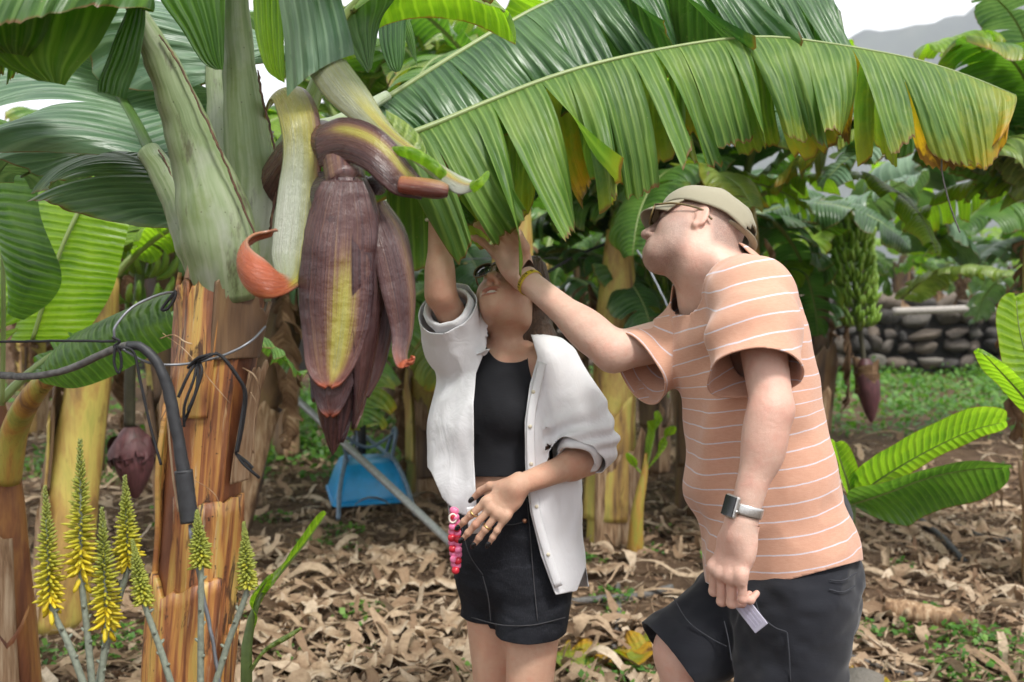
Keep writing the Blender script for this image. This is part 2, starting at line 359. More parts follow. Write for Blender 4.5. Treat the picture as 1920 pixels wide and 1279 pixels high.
# dry stone wall
m = Mat('stone'); c = m.obj(); rn = m.rnd(); a = m.noise(m.vadd(c, m.comb(m.math('MULTIPLY', rn, 40), 0, 0)), 6, 6, .65); b = m.noise(c, 45, 4, .7)
base = m.ramp(rn, [(0, (.030, .029, .031)), (.3, (.065, .062, .06)), (.5, (.16, .125, .095)), (.7, (.085, .072, .062)), (.88, (.20, .185, .16)), (1, (.045, .043, .043))])
col = m.mix(m.map(a, .4, .7, 0, .6), base, m.mix(.5, base, (.30, .26, .21))); col = m.mix(m.map(b, .55, .8, 0, .45), col, (.035, .033, .03))
MT['stone'] = m.out(col, .9, m.bump(m.math('ADD', a, m.math('MULTIPLY', b, .4)), .8, .04), .3)
def stone_mesh(seed, n=9):
    rg = np.random.default_rng(seed); bm = bmesh.new(); bmesh.ops.create_icosphere(bm, subdivisions=2, radius=1)
    V = np.array([v.co[:] for v in bm.verts]); F = np.array([[v.index for v in f.verts] for f in bm.faces]); bm.free()
    for k in range(n + 5):                                # cut flat facets
        nn = nrm(rg.normal(size=3)); h = rg.uniform(.42, .78); dd = V @ nn - h; V = V - np.maximum(dd, 0)[:, None] * nn * .92
    V = V * (1 + .10 * fbm(V * 1.7 + seed * 3, 3, seed)[:, None])
    return V, F
STONES = [mesh('stone', *stone_mesh(s), smooth=False) for s in range(9)]
for me in STONES: me.materials.append(MT['stone'])
wall = thing('stone_wall', 'low dry stone wall of grey and brown volcanic rocks behind the weeds', 'wall', (5.5, 18.9, 0))
def wall_z(x): return 1.28 + .05 * math.sin(x * .9)
rg = np.random.default_rng(21); z = .05; row = 0
while z < 1.25:
    h = rg.uniform(.22, .36); x = -8.0 + rg.uniform(0, .4)
    while x < 12.5:
        w = rg.uniform(.18, .70); hh = h * rg.uniform(.65, 1.25)
        if not (x < 1.8 and rg.random() < .75):
            o = bpy.data.objects.new('stone', STONES[rg.integers(9)]); COL.objects.link(o); o.parent = wall
            o.location = (x + w / 2 - 5.5, rg.normal(0, .06) + .04 * row, z + hh / 2); o.scale = (w * .60, .28, hh * .64)
            o.rotation_euler = (rg.normal(0, .25), rg.normal(0, .3), rg.normal(0, .5))
        x += w * .93
    z += h * .92; row += 1
bk = np.array([[x, y, z] for x in (-9, 13) for y in (19.15, 20.2) for z in (-.1, 1.12)])
part('rubble_core', bk, [[0, 1, 3, 2], [4, 6, 7, 5], [0, 4, 5, 1], [2, 3, 7, 6], [1, 5, 7, 3]], simple('wall_gap_shade', (.02, .018, .016), .95), wall, smooth=False)  # core coloured near black: the shade in the gaps between stones is painted
for k, px in enumerate((1745, 1880)):
    p = [P(px - 70, 584, 18.6), P(px + 20, 581, 18.5), P(px + 90, 578, 18.5)]
    V, F, A = tube(p, .07, 9); o = part('water_pipe', V, F, simple('pipe_grey%d' % k, (.32, .29, .26), .7), None, A)
    tag(o, 'pale grey pipe lying on the wall top ' + ('beside the dark boulders' if k else 'behind the hanging flower bud'), 'pipe')

# far hillside
m = Mat('hillside'); c = m.obj(); a = m.noise(c, .02, 6, .6); MT['hillside'] = m.out(m.ramp(a, [(.3, (.020, .030, .026)), (.6, (.045, .06, .045)), (.8, (.09, .09, .075))]), 1.0, None, .1)
hx = np.linspace(-700, 1500, 220); hy = np.linspace(820, 1900, 70); X, Y = np.meshgrid(hx, hy)
ridge = np.interp(X, [-700, 0, 230, 280, 330, 380, 433, 490, 540, 620, 900, 1500], [20, 60, 190, 228, 252, 268, 284, 297, 309, 335, 380, 300])
prof = np.clip((Y - 820) / 230, 0, 1); prof = prof * prof * (3 - 2 * prof) * np.clip((1900 - Y) / 500, 0, 1) ** .5
q = np.stack([X / 90, Y / 90, X * 0], -1); Z = ridge * prof * (1 + .08 * fbm(q, 4, 5)) + 5 * fbm(q * 6, 2, 8) * prof - 4
o = part('hill', np.stack([X, Y, Z], -1).reshape(-1, 3), grid_faces(70, 220), MT['hillside'], None); o['kind'] = 'structure'
# ------------------------------------------------------------------ banana leaves
def leaf_geo(pts, W, seed, a0=(10, 10), a1=(-60, -60), tears=(.05, .11), slant=.2, n=70, rows=11, prof=(.10, .62), age=0.0, agetip=0.0, ripple=.012, pinch=.25, da=10, sway=.05, hang=.6, up=(0, 0, 1), lenvar=.12, curl=1.5, wig=.0, trim=(0, 1), pleat=0.0, wmul=None, lagv=.08, ageside=(0, 0)):
    """blade with two sides hanging from a spline midrib. a0/a1: angle of each side (deg above horizontal) at rib and at margin.
    tears: shortest and longest strip as a share of the leaf; returns (V, F, attrs)"""
    rg = np.random.default_rng(seed); c = spline(pts, n); T, S, N = frames(c, up)
    Nz = nrm(N * (1 - hang) + np.array([0, 0, 1.0]) * hang); Nz = nrm(Nz)
    t = np.linspace(0, 1, n); L = np.r_[0, np.cumsum(np.linalg.norm(np.diff(c, axis=0), axis=1))]
    w = W * np.minimum(1, ((t + .004) / prof[0]) ** .55) * np.where(t > prof[1], np.sqrt(np.clip(1 - (np.maximum(t - prof[1], 0) / (1.002 - prof[1])) ** 2.4, 0, 1)), 1)
    if wmul is not None: w = w * np.interp(t, *wmul)
    Vs, Fs, lv, ag, off = [], [], [], [], 0
    rr = np.linspace(0, 1, rows); rag = 1 - .05 * rg.random(n) ** 3 - .03 * rg.random(n)
    for side, s in enumerate((1, -1)):
        i = 0
        while i < n - 1:
            j = n - 1 if tears is None else min(n - 1, i + max(2, int(round(n * rg.uniform(*tears)))))
            if n - 1 - j < 2: j = n - 1
            idx = np.arange(i, j + 1); m = len(idx); mid = (m - 1) / 2
            dA = rg.normal(0, da) if tears else 0; sw = rg.normal(0, sway) if tears else 0; ls = 1 - abs(rg.normal(0, lenvar)) if tears else 1
            ph = rg.uniform(0, 6.28); ra = ripple * rg.uniform(.4, 1.6); lag = rg.normal(0, lagv) + ageside[side]; tilt = rg.normal(0, 14) if tears else 0; endt = rg.normal(0, .09)
            pos = c[idx].copy(); rowsV = [pos.copy()]
            loc = (np.arange(m) - mid) / max(mid, 1)
            for k in range(1, rows):
                r = rr[k]; ang = np.radians(a0[side] + (a1[side] - a0[side]) * r ** curl + dA * r + tilt * loc * r)
                wloc = w[idx] * ls * ((1 - .03 * loc ** 4) * (1 + endt * loc) * rag[idx] if tears else 1)
                st = (wloc / (rows - 1))[:, None]
                pos = pos + st * (np.cos(ang)[:, None] * S[idx] * s + np.sin(ang)[:, None] * Nz[idx])
                pos = pos + T[idx] * (slant * (.4 + .6 * r) + sw * r * 2)[..., None] * st if np.ndim(slant) else pos + T[idx] * (slant * (.4 + .6 * r) + sw * r * 2) * st
                seg = L[idx[-1]] - L[idx[0]]
                sh = -loc[:, None] * T[idx] * (pinch * seg / 2 / (rows - 1)) * r
                pos = pos + (sh if tears else 0)
                nn = np.cos(ang)[:, None] * Nz[idx] - np.sin(ang)[:, None] * S[idx] * s
                rp = ra * np.sin(loc * 2.2 + ph + r * 2.0) * r + ra * .5 * np.sin(L[idx] * 38 + ph * 2 + r * 3) * r + pleat * np.sin(L[idx] * 170) * min(1, r * 2)
                rowsV.append(pos + nn * rp[:, None])
            A = np.stack(rowsV, 1)                                    # (m, rows, 3)
            Vs.append(A.reshape(-1, 3)); Fs.append((grid_faces(m, rows) if s > 0 else grid_faces(m, rows)[:, ::-1]) + off); off += m * rows
            U = np.repeat(L[idx], rows) - np.tile(rr, m) * .0
            lv.append(np.stack([U, s * np.tile(rr, m), np.full(m * rows, seed * 1.7 + side * 9)], 1))
            ag.append(np.clip(np.repeat(age + agetip * t[idx] ** 1.5, rows) + lag, -.1, 1.3) * np.ones(m * rows))
            i = j
    return np.vstack(Vs), np.vstack(Fs), {'lv': np.vstack(lv), 'age': np.concatenate(ag)}
def rib_geo(pts, r0, r1, n=26, sides=8, drop=.0):
    c = spline(pts, n); return tube([p - np.array([0, 0, drop]) for p in c[::max(1, n // 12)]], list(np.linspace(r0, r1, len(c[::max(1, n // 12)]))), sides, .8, samples=n)
m = Mat('midrib'); lv = m.attr('lv', 1); nz = m.noise(m.vmul(lv, (6, 30, 1)), 1, 4); MT['midrib'] = m.out(m.ramp(nz, [(.3, (.13, .20, .05)), (.7, (.26, .31, .11))]), .4, m.bump(nz, .2, .003), .5)
m = Mat('midrib_dark'); lv = m.attr('lv', 1); nz = m.noise(m.vmul(lv, (6, 30, 1)), 1, 4); MT['midrib_dark'] = m.out(m.ramp(nz, [(.3, (.03, .075, .018)), (.7, (.075, .13, .03))]), .35, m.bump(nz, .2, .003), .5)
m = Mat('dead_leaf'); lv = m.attr('lv', 1); u, v, r = m.sep(lv); nz = m.noise(m.comb(m.math('MULTIPLY', u, 60), v, r), 1, 4); n2 = m.noise(m.obj(), 12, 5)
col = m.ramp(nz, [(.25, (.07, .035, .018)), (.5, (.19, .11, .06)), (.75, (.36, .25, .15))]); col = m.mix(m.map(n2, .45, .7, 0, .6), col, (.10, .055, .03))
MT['dead_leaf'] = m.out(col, .85, m.bump(nz, .7, .006), .2, trans=.15)

# pseudostem: mottled yellow, orange and brown with long vertical streaks
def stem_material(name, cols, stain=.5):
    m = Mat(name); lv = m.attr('lv', 1); u, v, r = m.sep(lv); o = m.obj()
    x, y, z = m.sep(o)
    st = m.noise(m.comb(m.math('MULTIPLY', x, 9), m.math('MULTIPLY', y, 9), m.math('MULTIPLY', z, 1.8)), 1.0, 5, .6, .8)
    fine = m.noise(m.comb(m.math('MULTIPLY', x, 150), m.math('MULTIPLY', y, 150), m.math('MULTIPLY', z, 4)), 1.0, 3)
    bl = m.noise(m.comb(m.math('MULTIPLY', x, 9), m.math('MULTIPLY', y, 9), m.math('MULTIPLY', z, 3)), 1.0, 6, .65, 1.0)
    sp = m.noise(o, 70, 3, .6)
    col = m.ramp(st, [(.30, cols[0]), (.44, cols[1]), (.54, cols[2]), (.66, cols[3])])
    col = m.mix(m.map(fine, .5, .75, 0, .3), col, tuple(q * .5 for q in cols[3]))
    col = m.mix(m.map(bl, .60, .70, 0, stain), col, (.045, .016, .008)); col = m.mix(m.map(sp, .72, .78, 0, .7), col, (.03, .013, .007))
    MT[name] = m.out(col, m.map(bl, .3, .7, .38, .62), m.bump(m.math('ADD', st, m.math('MULTIPLY', fine, .5)), .35, .010), .45)
stem_material('stem_fresh', [(.20, .24, .045), (.34, .29, .05), (.40, .22, .045), (.16, .075, .03)], .8)
stem_material('stem_orange', [(.46, .27, .06), (.34, .15, .045), (.20, .070, .028), (.075, .026, .014)], .9)
stem_material('stem_brown', [(.21, .145, .06), (.17, .10, .05), (.115, .068, .038), (.06, .035, .022)], .7)
stem_material('stem_yellow', [(.33, .33, .07), (.50, .40, .10), (.42, .26, .075), (.17, .095, .045)], .8)
m = Mat('sheath_inner'); nz = m.noise(m.vmul(m.obj(), (60, 60, 5)), 1, 4); MT['sheath_dry'] = m.out(m.ramp(nz, [(.3, (.11, .06, .035)), (.5, (.30, .19, .11)), (.7, (.48, .36, .24))]), .8, m.bump(nz, .6, .008), .2)

def stem_geo(pts, rad, seed, nseg=30, n=20):
    V, F, A = tube(pts, rad, n, 1.0, samples=nseg); p = V.copy(); c = V.reshape(nseg, n, 3).mean(1, keepdims=True)
    d = nrm(V.reshape(nseg, n, 3) - c).reshape(-1, 3); ang = np.tile(np.linspace(0, 6.28, n, endpoint=False), nseg)
    k = .10 * np.sin(ang * 2 + seed) + .07 * fbm(np.stack([np.cos(ang) * 1.5, np.sin(ang) * 1.5, V[:, 2] * 2.5 + seed], 1), 3, seed)
    return V + d * (np.mean(np.atleast_1d(rad)) * k)[:, None], F, A
def sheath_geo(cfun, rfun, z0, z1, ph0, ph1, off, seed, flare=0.0, jag=.05, n=14, m=20, peel=0.0):
    """open shell wrapped round a stem between heights z0 and z1 (jagged top), angles ph0..ph1 seen from the camera side"""
    ph = np.linspace(ph0, ph1, n); V = []; tt = np.linspace(0, 1, m); lv = []
    top = z1 + jag * fbm(np.stack([ph * 2.2, ph * 0 + seed, ph * 0], 1), 3, seed) * np.ones(n) + .35 * jag * vnoise(np.stack([ph * 9, ph * 0 + seed, ph * 0], 1), seed)
    edge = np.abs(np.linspace(-1, 1, n)) ** 3
    for t in tt:
        z = z0 + (top - z0) * t; c = np.array([cfun(q) for q in z]); r = np.array([rfun(q) for q in z])
        rad = r + off + flare * t ** 4 + peel * edge * (.3 + .7 * t) + .004 * vnoise(np.stack([ph * 3, z * 9, ph * 0 + seed], 1), seed)
        V.append(c + np.stack([np.sin(ph) * rad, -np.cos(ph) * rad, np.zeros(n)], 1)); lv.append(np.stack([z, ph, ph * 0 + seed], 1))
    V = np.vstack(V); return V, grid_faces(m, n), {'lv': np.vstack(lv)}

# ------------------------------------------------------------------ background banana plants
LEAVES, DEAD = {}, []
def local_leaf(seed, L, W, e0, droop, mat, age, agetip, tears, rows=9, fold=-45):
    """leaf along +X from the origin: starts at elevation e0 and bends down by droop over its length"""
    rg = np.random.default_rng(seed); k = 9; s = np.linspace(0, 1, k); el = R(e0) - R(droop) * s ** 1.25; yaw = rg.normal(0, .25) * s
    p = np.cumsum(np.stack([np.cos(el) * np.cos(yaw), np.cos(el) * np.sin(yaw), np.sin(el)], 1), 0) * L / k; p -= p[0]; 
    blade = leaf_geo(p[1:], W, seed, (rg.uniform(5, 30), rg.uniform(5, 30)), (fold + rg.normal(0, 12), fold + rg.normal(0, 12)), tears, .22, 54, rows, (.14, .55), age, agetip, .02, .3, 13, .06)
    me = mesh('leaf', *blade); me.materials.append(MT[mat]); rib = mesh('midrib', *rib_geo(p, .020 * L / 1.8 + .006, .003, 20, 6)); rib.materials.append(MT['midrib'])
    return me, rib
spec = [('leaf_green', .02, .1), ('leaf_green', .1, .3), ('leaf_deep', .0, .1), ('leaf_glaucous', 0, .05), ('leaf_lime', .0, .15), ('leaf_pale', .2, .35)]
for q, (mt, ag, at) in enumerate(spec):
    for w_, (e0, dr) in enumerate(((72, 75), (55, 100), (38, 105), (15, 95))):
        LEAVES[(q, w_)] = local_leaf(100 + q * 10 + w_, 1.75 if w_ else 1.5, .30, e0, dr, mt, ag, at, (.035, .10) if (q + w_) % 3 else (.07, .2), fold=-30 - 14 * w_)
for s in range(5):
    rg = np.random.default_rng(s + 60); z = np.linspace(0, 1, 7)
    p = np.stack([.10 + .10 * np.sin(z * 2.4), .03 * np.sin(z * 5 + s), .12 * np.sin(z * 3.0) - z * rg.uniform(.7, 1.15)], 1)
    V, F, A = leaf_geo(p, .12, s + 300, (-20, -20), (-80, -80), (.05, .14), .6, 30, 6, (.1, .6), 0, 0, .03, .5, 30, .3, up=(1, 0, .2)); V = V + .03 * fbm(V * 9, 2, s)[:, None] * np.array([1, 1, .3])
    me = mesh('dead_leaf', V, F, A); me.materials.append(MT['dead_leaf']); DEAD.append(me)
def put(me, name, parent, loc, rz, sc=1.0, rx=0, ry=0):
    o = bpy.data.objects.new(name, me); COL.objects.link(o); o.parent = parent; o.location = loc; o.rotation_euler = (rx, ry, rz); o.scale = (sc, sc, sc); return o
# one green banana, along -Z then curving up
p = [(0, 0, 0), (.018, 0, .012), (.045, 0, .045), (.055, 0, .085), (.05, 0, .125), (.047, 0, .14)]
V, F, A = tube(p, [.007, .012, .017, .017, .012, .005], 7, samples=11)
m = Mat('green_banana'); nz = m.noise(m.obj(), 25, 3); rn = m.rnd(); MT['green_banana'] = m.out(m.mix(m.map(rn, 0, 1, 0, .5), m.ramp(nz, [(.3, (.11, .23, .022)), (.7, (.21, .35, .04))]), (.30, .42, .07)), .4, None, .5)
BANANA = mesh('banana', V, F, A); BANANA.materials.append(MT['green_banana'])
m = Mat('bud_purple'); lv = m.attr('lv', 1); nz = m.noise(m.vmul(lv, (5, 60, 1)), 1, 4); n2 = m.noise(m.obj(), 20, 4); MT['bud_purple'] = m.out(m.mix(m.map(n2, .4, .7, 0, .5), m.ramp(nz, [(.3, (.045, .016, .022)), (.7, (.15, .055, .06))]), (.03, .015, .012)), .5, m.bump(nz, .4, .004), .4)
MT['stalk_green'] = simple('stalk_green', (.10, .15, .04), .5); MT['stalk_dark'] = simple('stalk_dark', (.05, .045, .025), .7)
def bunch(parent, pts, d0, hands, per, size, seed, rad=.07):
    """hanging bunch: a stalk along pts (world) with hands of bananas"""
    org = ORIGIN[parent.name]; c = spline(pts, 40); V, F, A = tube(pts, .024, 8); st = part('bunch_stalk', V, F, MT['stalk_green'], parent, A); rg = np.random.default_rng(seed)
    for h in range(hands):
        q = c[int(len(c) * (d0 + (1 - d0) * h / hands))]; taper = 1 - .25 * h / hands
        for k in range(per):
            a = 6.28 * k / per + h * .45 + rg.normal(0, .06); o = bpy.data.objects.new('banana', BANANA); COL.objects.link(o); o.parent = st
            o.location = (q[0] - org[0] + math.cos(a) * rad * .45, q[1] - org[1] + math.sin(a) * rad * .45, q[2] - org[2] + rg.normal(0, .008))
            o.rotation_euler = (rg.normal(0, .15), rg.normal(.38, .12), a); sz = size * taper * rg.uniform(.9, 1.1); o.scale = (sz, sz, sz)
    return st
def bud_geo(top, bot, rad, n=14, seed=0):
    t = np.linspace(0, 1, 18); pr = rad * np.sin(np.clip(t * .93 + .04, 0, 1) ** .8 * math.pi) ** .75 * np.where(t > .6, 1 - .25 * (t - .6), 1); pr = np.maximum(pr, .004)
    top, bot = np.array(top), np.array(bot); a = np.linspace(0, 6.28, n, endpoint=False)
    V = (top + (bot - top) * t[:, None])[:, None] + pr[:, None, None] * np.stack([np.cos(a), np.sin(a), 0 * a], 1)[None] * (1 + .06 * np.sin(a * 3 + seed))[None, :, None]
    return V.reshape(-1, 3), grid_faces(18, n, True), {'lv': np.stack([np.repeat(t, n), np.tile(a / 6.28, 18), np.zeros(18 * n)], 1)}
def banana_tree(px, d, h, r, label, seed, lean=(0, 0), kinds=(0, 1, 2), nl=8, dead=3, mat='stem_yellow', sc=1.0, az0=None, group=None, name='banana_plant', base=0.0, sheaths=3, levels=(0, 1, 1, 2, 2, 3), shape=None):
    rg = np.random.default_rng(seed); b = G(px, d, base - .05); t = thing(name, label, 'banana plant', b, group)
    top = b + Vector((lean[0], lean[1], h)); mid = b.lerp(top, .55) + Vector((lean[0] * -.08, 0, 0))
    pts = [b, b.lerp(mid, .5), mid, mid.lerp(top, .6), top]; rad = [r * 1.2, r * 1.06, r, r * .88, r * .6]
    V, F, A = stem_geo(pts, rad, seed, 26, 16); part('pseudostem', V, F, MT[mat], t, A)
    c = spline([list(p) + [q] for p, q in zip(pts, rad)], 40)
    cf = lambda z: np.array([np.interp(z, c[:, 2], c[:, k]) for k in range(3)]); rf = lambda z: np.interp(z, c[:, 2], c[:, 3])
    for k in range(sheaths):
        z0 = base - .02 if k == 0 else base + h * rg.uniform(.05, .4); a = rg.uniform(-1.5, 1.5)
        V, F, A = sheath_geo(cf, rf, z0, z0 + h * rg.uniform(.25, .45), a - .9, a + .9, .012 + .006 * k, seed * 9 + k, .02, .12, peel=.03)
        part('sheath', V, F, MT[['sheath_dry', mat, 'stem_brown'][k % 3]], t, A, solid=.006)
    for k in range(nl):
        w_ = levels[k % len(levels)]; me, rib = LEAVES[(kinds[k % len(kinds)], w_)]
        az = (az0 if az0 is not None else rg.uniform(0, 6.28)) + k * 2.4 + rg.normal(0, .2); s = sc * rg.uniform(.82, 1.12)
        lp = put(me, 'leaf', t, Vector(top) - b - Vector((0, 0, .05 * w_)), az, s, rg.normal(0, .12)); put(rib, 'midrib', lp, (0, 0, 0), 0)
    for k in range(dead):
        a = rg.uniform(0, 6.28); put(DEAD[rg.integers(5)], 'dead_leaf', t, Vector(cf(base + h * rg.uniform(.72, .95))) - b + Vector((math.cos(a), math.sin(a), 0)) * r * .6, a, rg.uniform(.7, 1.1))
    return t, top
T_ = {}
# the plants one can pick out, from the photograph's columns and where their stems meet the ground
T_['left_lean'] = banana_tree(95, 4.6, 1.65, .115, 'banana plant with thick yellow stem leaning right behind the aloe spikes', 11, (.22, .1), (4, 0, 4), 5, 1, 'stem_yellow', .9, 1.6, sheaths=3, levels=(0, 1, 1))
banana_tree(530, 9.4, 2.0, .105, 'brown banana stem standing behind the sloping metal pole', 13, (.0, .1), (0, 4, 2), 8, 4, 'stem_brown', 1.0, .4)
banana_tree(737, 12.2, 2.0, .13, 'dry brown banana stem behind the blue wheelbarrow', 14, (.1, .1), (2, 0, 3), 8, 6, 'stem_brown', 1.0, .9)
T_['mid'] = banana_tree(795, 7.4, 1.55, .115, 'banana stem with ragged yellowing leaf beside the blue wheelbarrow', 15, (-.02, .1), (0, 5, 2), 6, 1, 'stem_yellow', .9, .3)
T_['g'] = banana_tree(1148, 6.0, 1.95, .135, 'tall yellow banana stem with peeling grey sheaths between the two people', 16, (.05, .1), (0, 4, 5, 1), 6, 1, 'stem_yellow', .95, .9, sheaths=2, levels=(0, 0, 1))
banana_tree(1228, 8.6, 2.0, .11, 'dark banana stem half hidden behind the tall yellow stem', 17, (.0, .1), (2, 0), 8, 3, 'stem_brown', 1.0, 2.4)
T_['bunch'] = banana_tree(1520, 7.8, 1.75, .12, 'banana plant with a full green bunch and hanging purple flower bud', 18, (.03, -.05), (3, 2, 0), 2, 6, 'stem_brown', 1.0, .5, levels=(0, 1, 1, 2))
T_['lbunch'] = banana_tree(345, 5.8, 1.95, .12, 'banana plant carrying a green bunch and a drooping purple bud by wire', 19, (-.15, 0), (0, 2, 1, 3), 8, 2, 'stem_brown', .95, 1.0)
T_['edge'] = banana_tree(5, 2.9, 1.25, .088, 'yellow banana stem with torn brown sheaths behind the bent hose', 20, (-.06, 0), (4, 4, 0), 3, 0, 'stem_orange', .8, 2.2, sheaths=4, levels=(0, 0, 1))
banana_tree(960, 5.0, 2.30, .11, 'tall leafy banana plant standing behind the woman with open crown', 44, (0, .1), (0, 5, 4, 1), 9, 1, 'stem_yellow', 1.0, .2, levels=(0, 0, 0, 1)); banana_tree(410, 6.0, 2.5, .11, 'tall banana plant behind the giant flower bud', 45, (.75, .1), (4, 0, 5, 0), 11, 2, 'stem_brown', 1.0, 1.1, levels=(0, 0, 1, 1, 2))
banana_tree(1410, 9.5, 2.0, .12, 'banana plant with glossy leaves right behind the man in the cap', 22, (0, 0), (0, 3, 4, 0), 9, 3, 'stem_brown', 1.0, 2.0, levels=(0, 1, 1, 2))
T_['r23'] = banana_tree(2030, 9.8, 1.7, .12, 'banana plant with broad drooping blue green leaves before the wall', 23, (0, .3), (3, 0, 3, 2), 9, 2, 'stem_brown', 1.1, 3.4, levels=(1, 1, 2, 2), base=0)
T_['r24'] = banana_tree(1985, 5.2, 2.05, .12, 'tall banana plant with sunlit yellow edged leaves rising above the hill', 24, (-.1, 0), (5, 1, 4, 3), 9, 2, 'stem_yellow', 1.0, 2.6, levels=(0, 0, 1, 1, 2))
rg = np.random.default_rng(77); GL = {0: 'leafy banana plant in the rows under the dark canopy behind', 1: 'banana plant on the terrace above the stone wall'}
k = 0
for px, d in [(-60, 8), (60, 11), (160, 8.5), (300, 10.5), (330, 14), (420, 8), (470, 15), (620, 11), (660, 16), (860, 10), (930, 13.5), (1010, 9), (1080, 12), (1330, 13), (1290, 11), (1400, 6.2), (900, 6.8), (40, 16), (240, 17), (820, 17.5), (1000, 17)]:
    banana_tree(px, d, rg.uniform(1.7, 2.35), .11, GL[0], 200 + k, (rg.normal(0, .1), 0), [(0, 2, 1), (2, 4, 0), (0, 3, 2), (4, 0, 2)][k % 4], 9, 3, ['stem_brown', 'stem_yellow'][k % 2], rg.uniform(.95, 1.25), group='banana plants in the rows behind'); k += 1
for px, d in [(1180, 22), (1330, 24), (1470, 21.5), (1570, 23), (1690, 21.8), (1800, 24), (1900, 22), (2000, 25), (1120, 27), (1620, 29), (1760, 30)]:
    banana_tree(px, d, rg.uniform(1.0, 1.5), .15, GL[1], 200 + k, (rg.normal(0, .1), 0), [(0, 2, 1), (2, 4, 0), (1, 3, 2), (4, 0, 5)][k % 4], 8, 10, 'stem_brown', rg.uniform(.9, 1.15), group='banana plants on the terrace above the wall', base=1.0); k += 1

# bunches and buds hanging on three of them
t, top = T_['bunch']
bunch(t, [top, P(1570, 395, 7.6), P(1590, 430, 7.5), P(1600, 500, 7.5), P(1612, 620, 7.5)], .40, 18, 19, .95, 1, .17)
V, F, A = tube([P(1612, 610, 7.5), P(1618, 660, 7.5), P(1622, 700, 7.5)], .02, 8); st = part('flower_stalk', V, F, MT['stalk_dark'], t, A)
V, F, A = bud_geo(P(1622, 672, 7.5), P(1634, 792, 7.5), .088, seed=2); part('flower_bud', V, F, MT['bud_purple'], t, A)
rg = np.random.default_rng(4)
for k in range(16):
    z = rg.uniform(0, .6); V, F, A = sheath_geo(lambda q: np.array([P(1622 + 8 * z, 680, 7.5).x, P(1622, 680, 7.5).y, q]), lambda q: .072, P(1622, 700 + 75 * z, 7.5).z, P(1622, 662 + 75 * z, 7.5).z, k * 1.3, k * 1.3 + 1.0, .012, k, .01, .03, 6, 6)
    part('dried_bract', V, F, MT['dead_leaf'], t, {**A, 'age': np.zeros(len(V))})
t, top = T_['lbunch']
bunch(t, [top, P(265, 400, 5.2), P(268, 440, 5.1), P(262, 520, 5.1), P(252, 640, 5.1)], .3, 8, 13, 1.15, 2, .18)
V, F, A = tube([P(252, 630, 5.1), P(244, 700, 5.0), P(243, 800, 5.0)], .028, 8); part('flower_stalk', V, F, MT['stalk_dark'], t, A)
V, F, A = bud_geo(P(246, 800, 5.0), P(254, 934, 5.0), .098, seed=1); part('flower_bud', V, F, MT['bud_purple'], t, A)
for k in range(7):
    a = k * .95; c0 = P(246, 812, 5.0); V, F, A = leaf_geo([c0, c0 + Vector((.07 * math.cos(a), .07 * math.sin(a), -.02)), c0 + Vector((.11 * math.cos(a), .11 * math.sin(a), -.10)), c0 + Vector((.10 * math.cos(a), .10 * math.sin(a), -.17))], .05, k, (5, 5), (-20, -20), None, 0, 12, 5, (.1, .5)); part('dried_bract', V, F, MT['bud_purple'], t, A)
b2 = banana_tree(1300, 7.0, 1.8, .11, 'banana plant with a dark green bunch behind the cap wearer\'s chin', 41, (0, 0), (2, 0, 2), 7, 2, 'stem_brown', .95, 1.2)
bunch(b2[0], [b2[1], P(1255, 440, 6.8), P(1258, 500, 6.8), P(1262, 600, 6.8)], .35, 9, 13, 1.1, 5, .18)

# single leaves that the photograph shows apart
def tleaf(key, pxpts, W, mat, seed, rib=(.016, .004), **kw):
    t = T_[key][0]; q = [P(*p) for p in pxpts]; V, F, A = leaf_geo(q, W, seed, **{**dict(a0=(10, 5), a1=(-60, -66), tears=(.05, .14), n=80, rows=12, prof=(.1, .6), slant=.25, hang=.8, ripple=.02, pinch=.25, da=9, sway=.06), **kw})
    o = part('leaf', V, F, MT[mat], t, A); V, F, A = rib_geo(q, rib[0], rib[1], 30, 6, .002); part('midrib', V, F, MT['midrib'], o, A)
tleaf('r24', [(1985, 330, 5.1), (1925, 150, 5.0), (1830, 70, 4.9), (1735, 85, 4.8)], .26, 'leaf_lime', 401, age=.12, agetip=.2); tleaf('r24', [(1985, 340, 5.1), (1945, 200, 4.9), (1890, 105, 4.7), (1800, 72, 4.6)], .40, 'leaf_green', 402, a1=(-75, -75), age=.05, agetip=.3, tears=(.1, .3))
tleaf('r24', [(1990, 320, 5.1), (1950, 150, 5.0), (1905, 40, 4.9), (1850, -20, 4.8)], .22, 'leaf_glaucous', 403, a1=(-30, -40)); tleaf('r24', [(1990, 350, 5.0), (1950, 275, 4.8), (1900, 255, 4.7), (1845, 285, 4.6)], .28, 'leaf_pale', 404, a1=(-78, -70), age=.1)
tleaf('r23', [(1775, 470, 9.3), (1690, 330, 8.3), (1750, 283, 8.0), (1850, 296, 7.7), (1950, 360, 7.4)], .60, 'leaf_glaucous', 405, a1=(-78, -78), tears=(.12, .3)); tleaf('r23', [(1690, 560, 9.2), (1750, 512, 8.8), (1830, 498, 8.5), (1905, 512, 8.2)], .24, 'leaf_pale', 406, a1=(-65, -70), age=.1); tleaf('r23', [(1760, 480, 9.3), (1720, 400, 9.0), (1700, 340, 8.8), (1640, 300, 8.6)], .3, 'leaf_lime', 407)
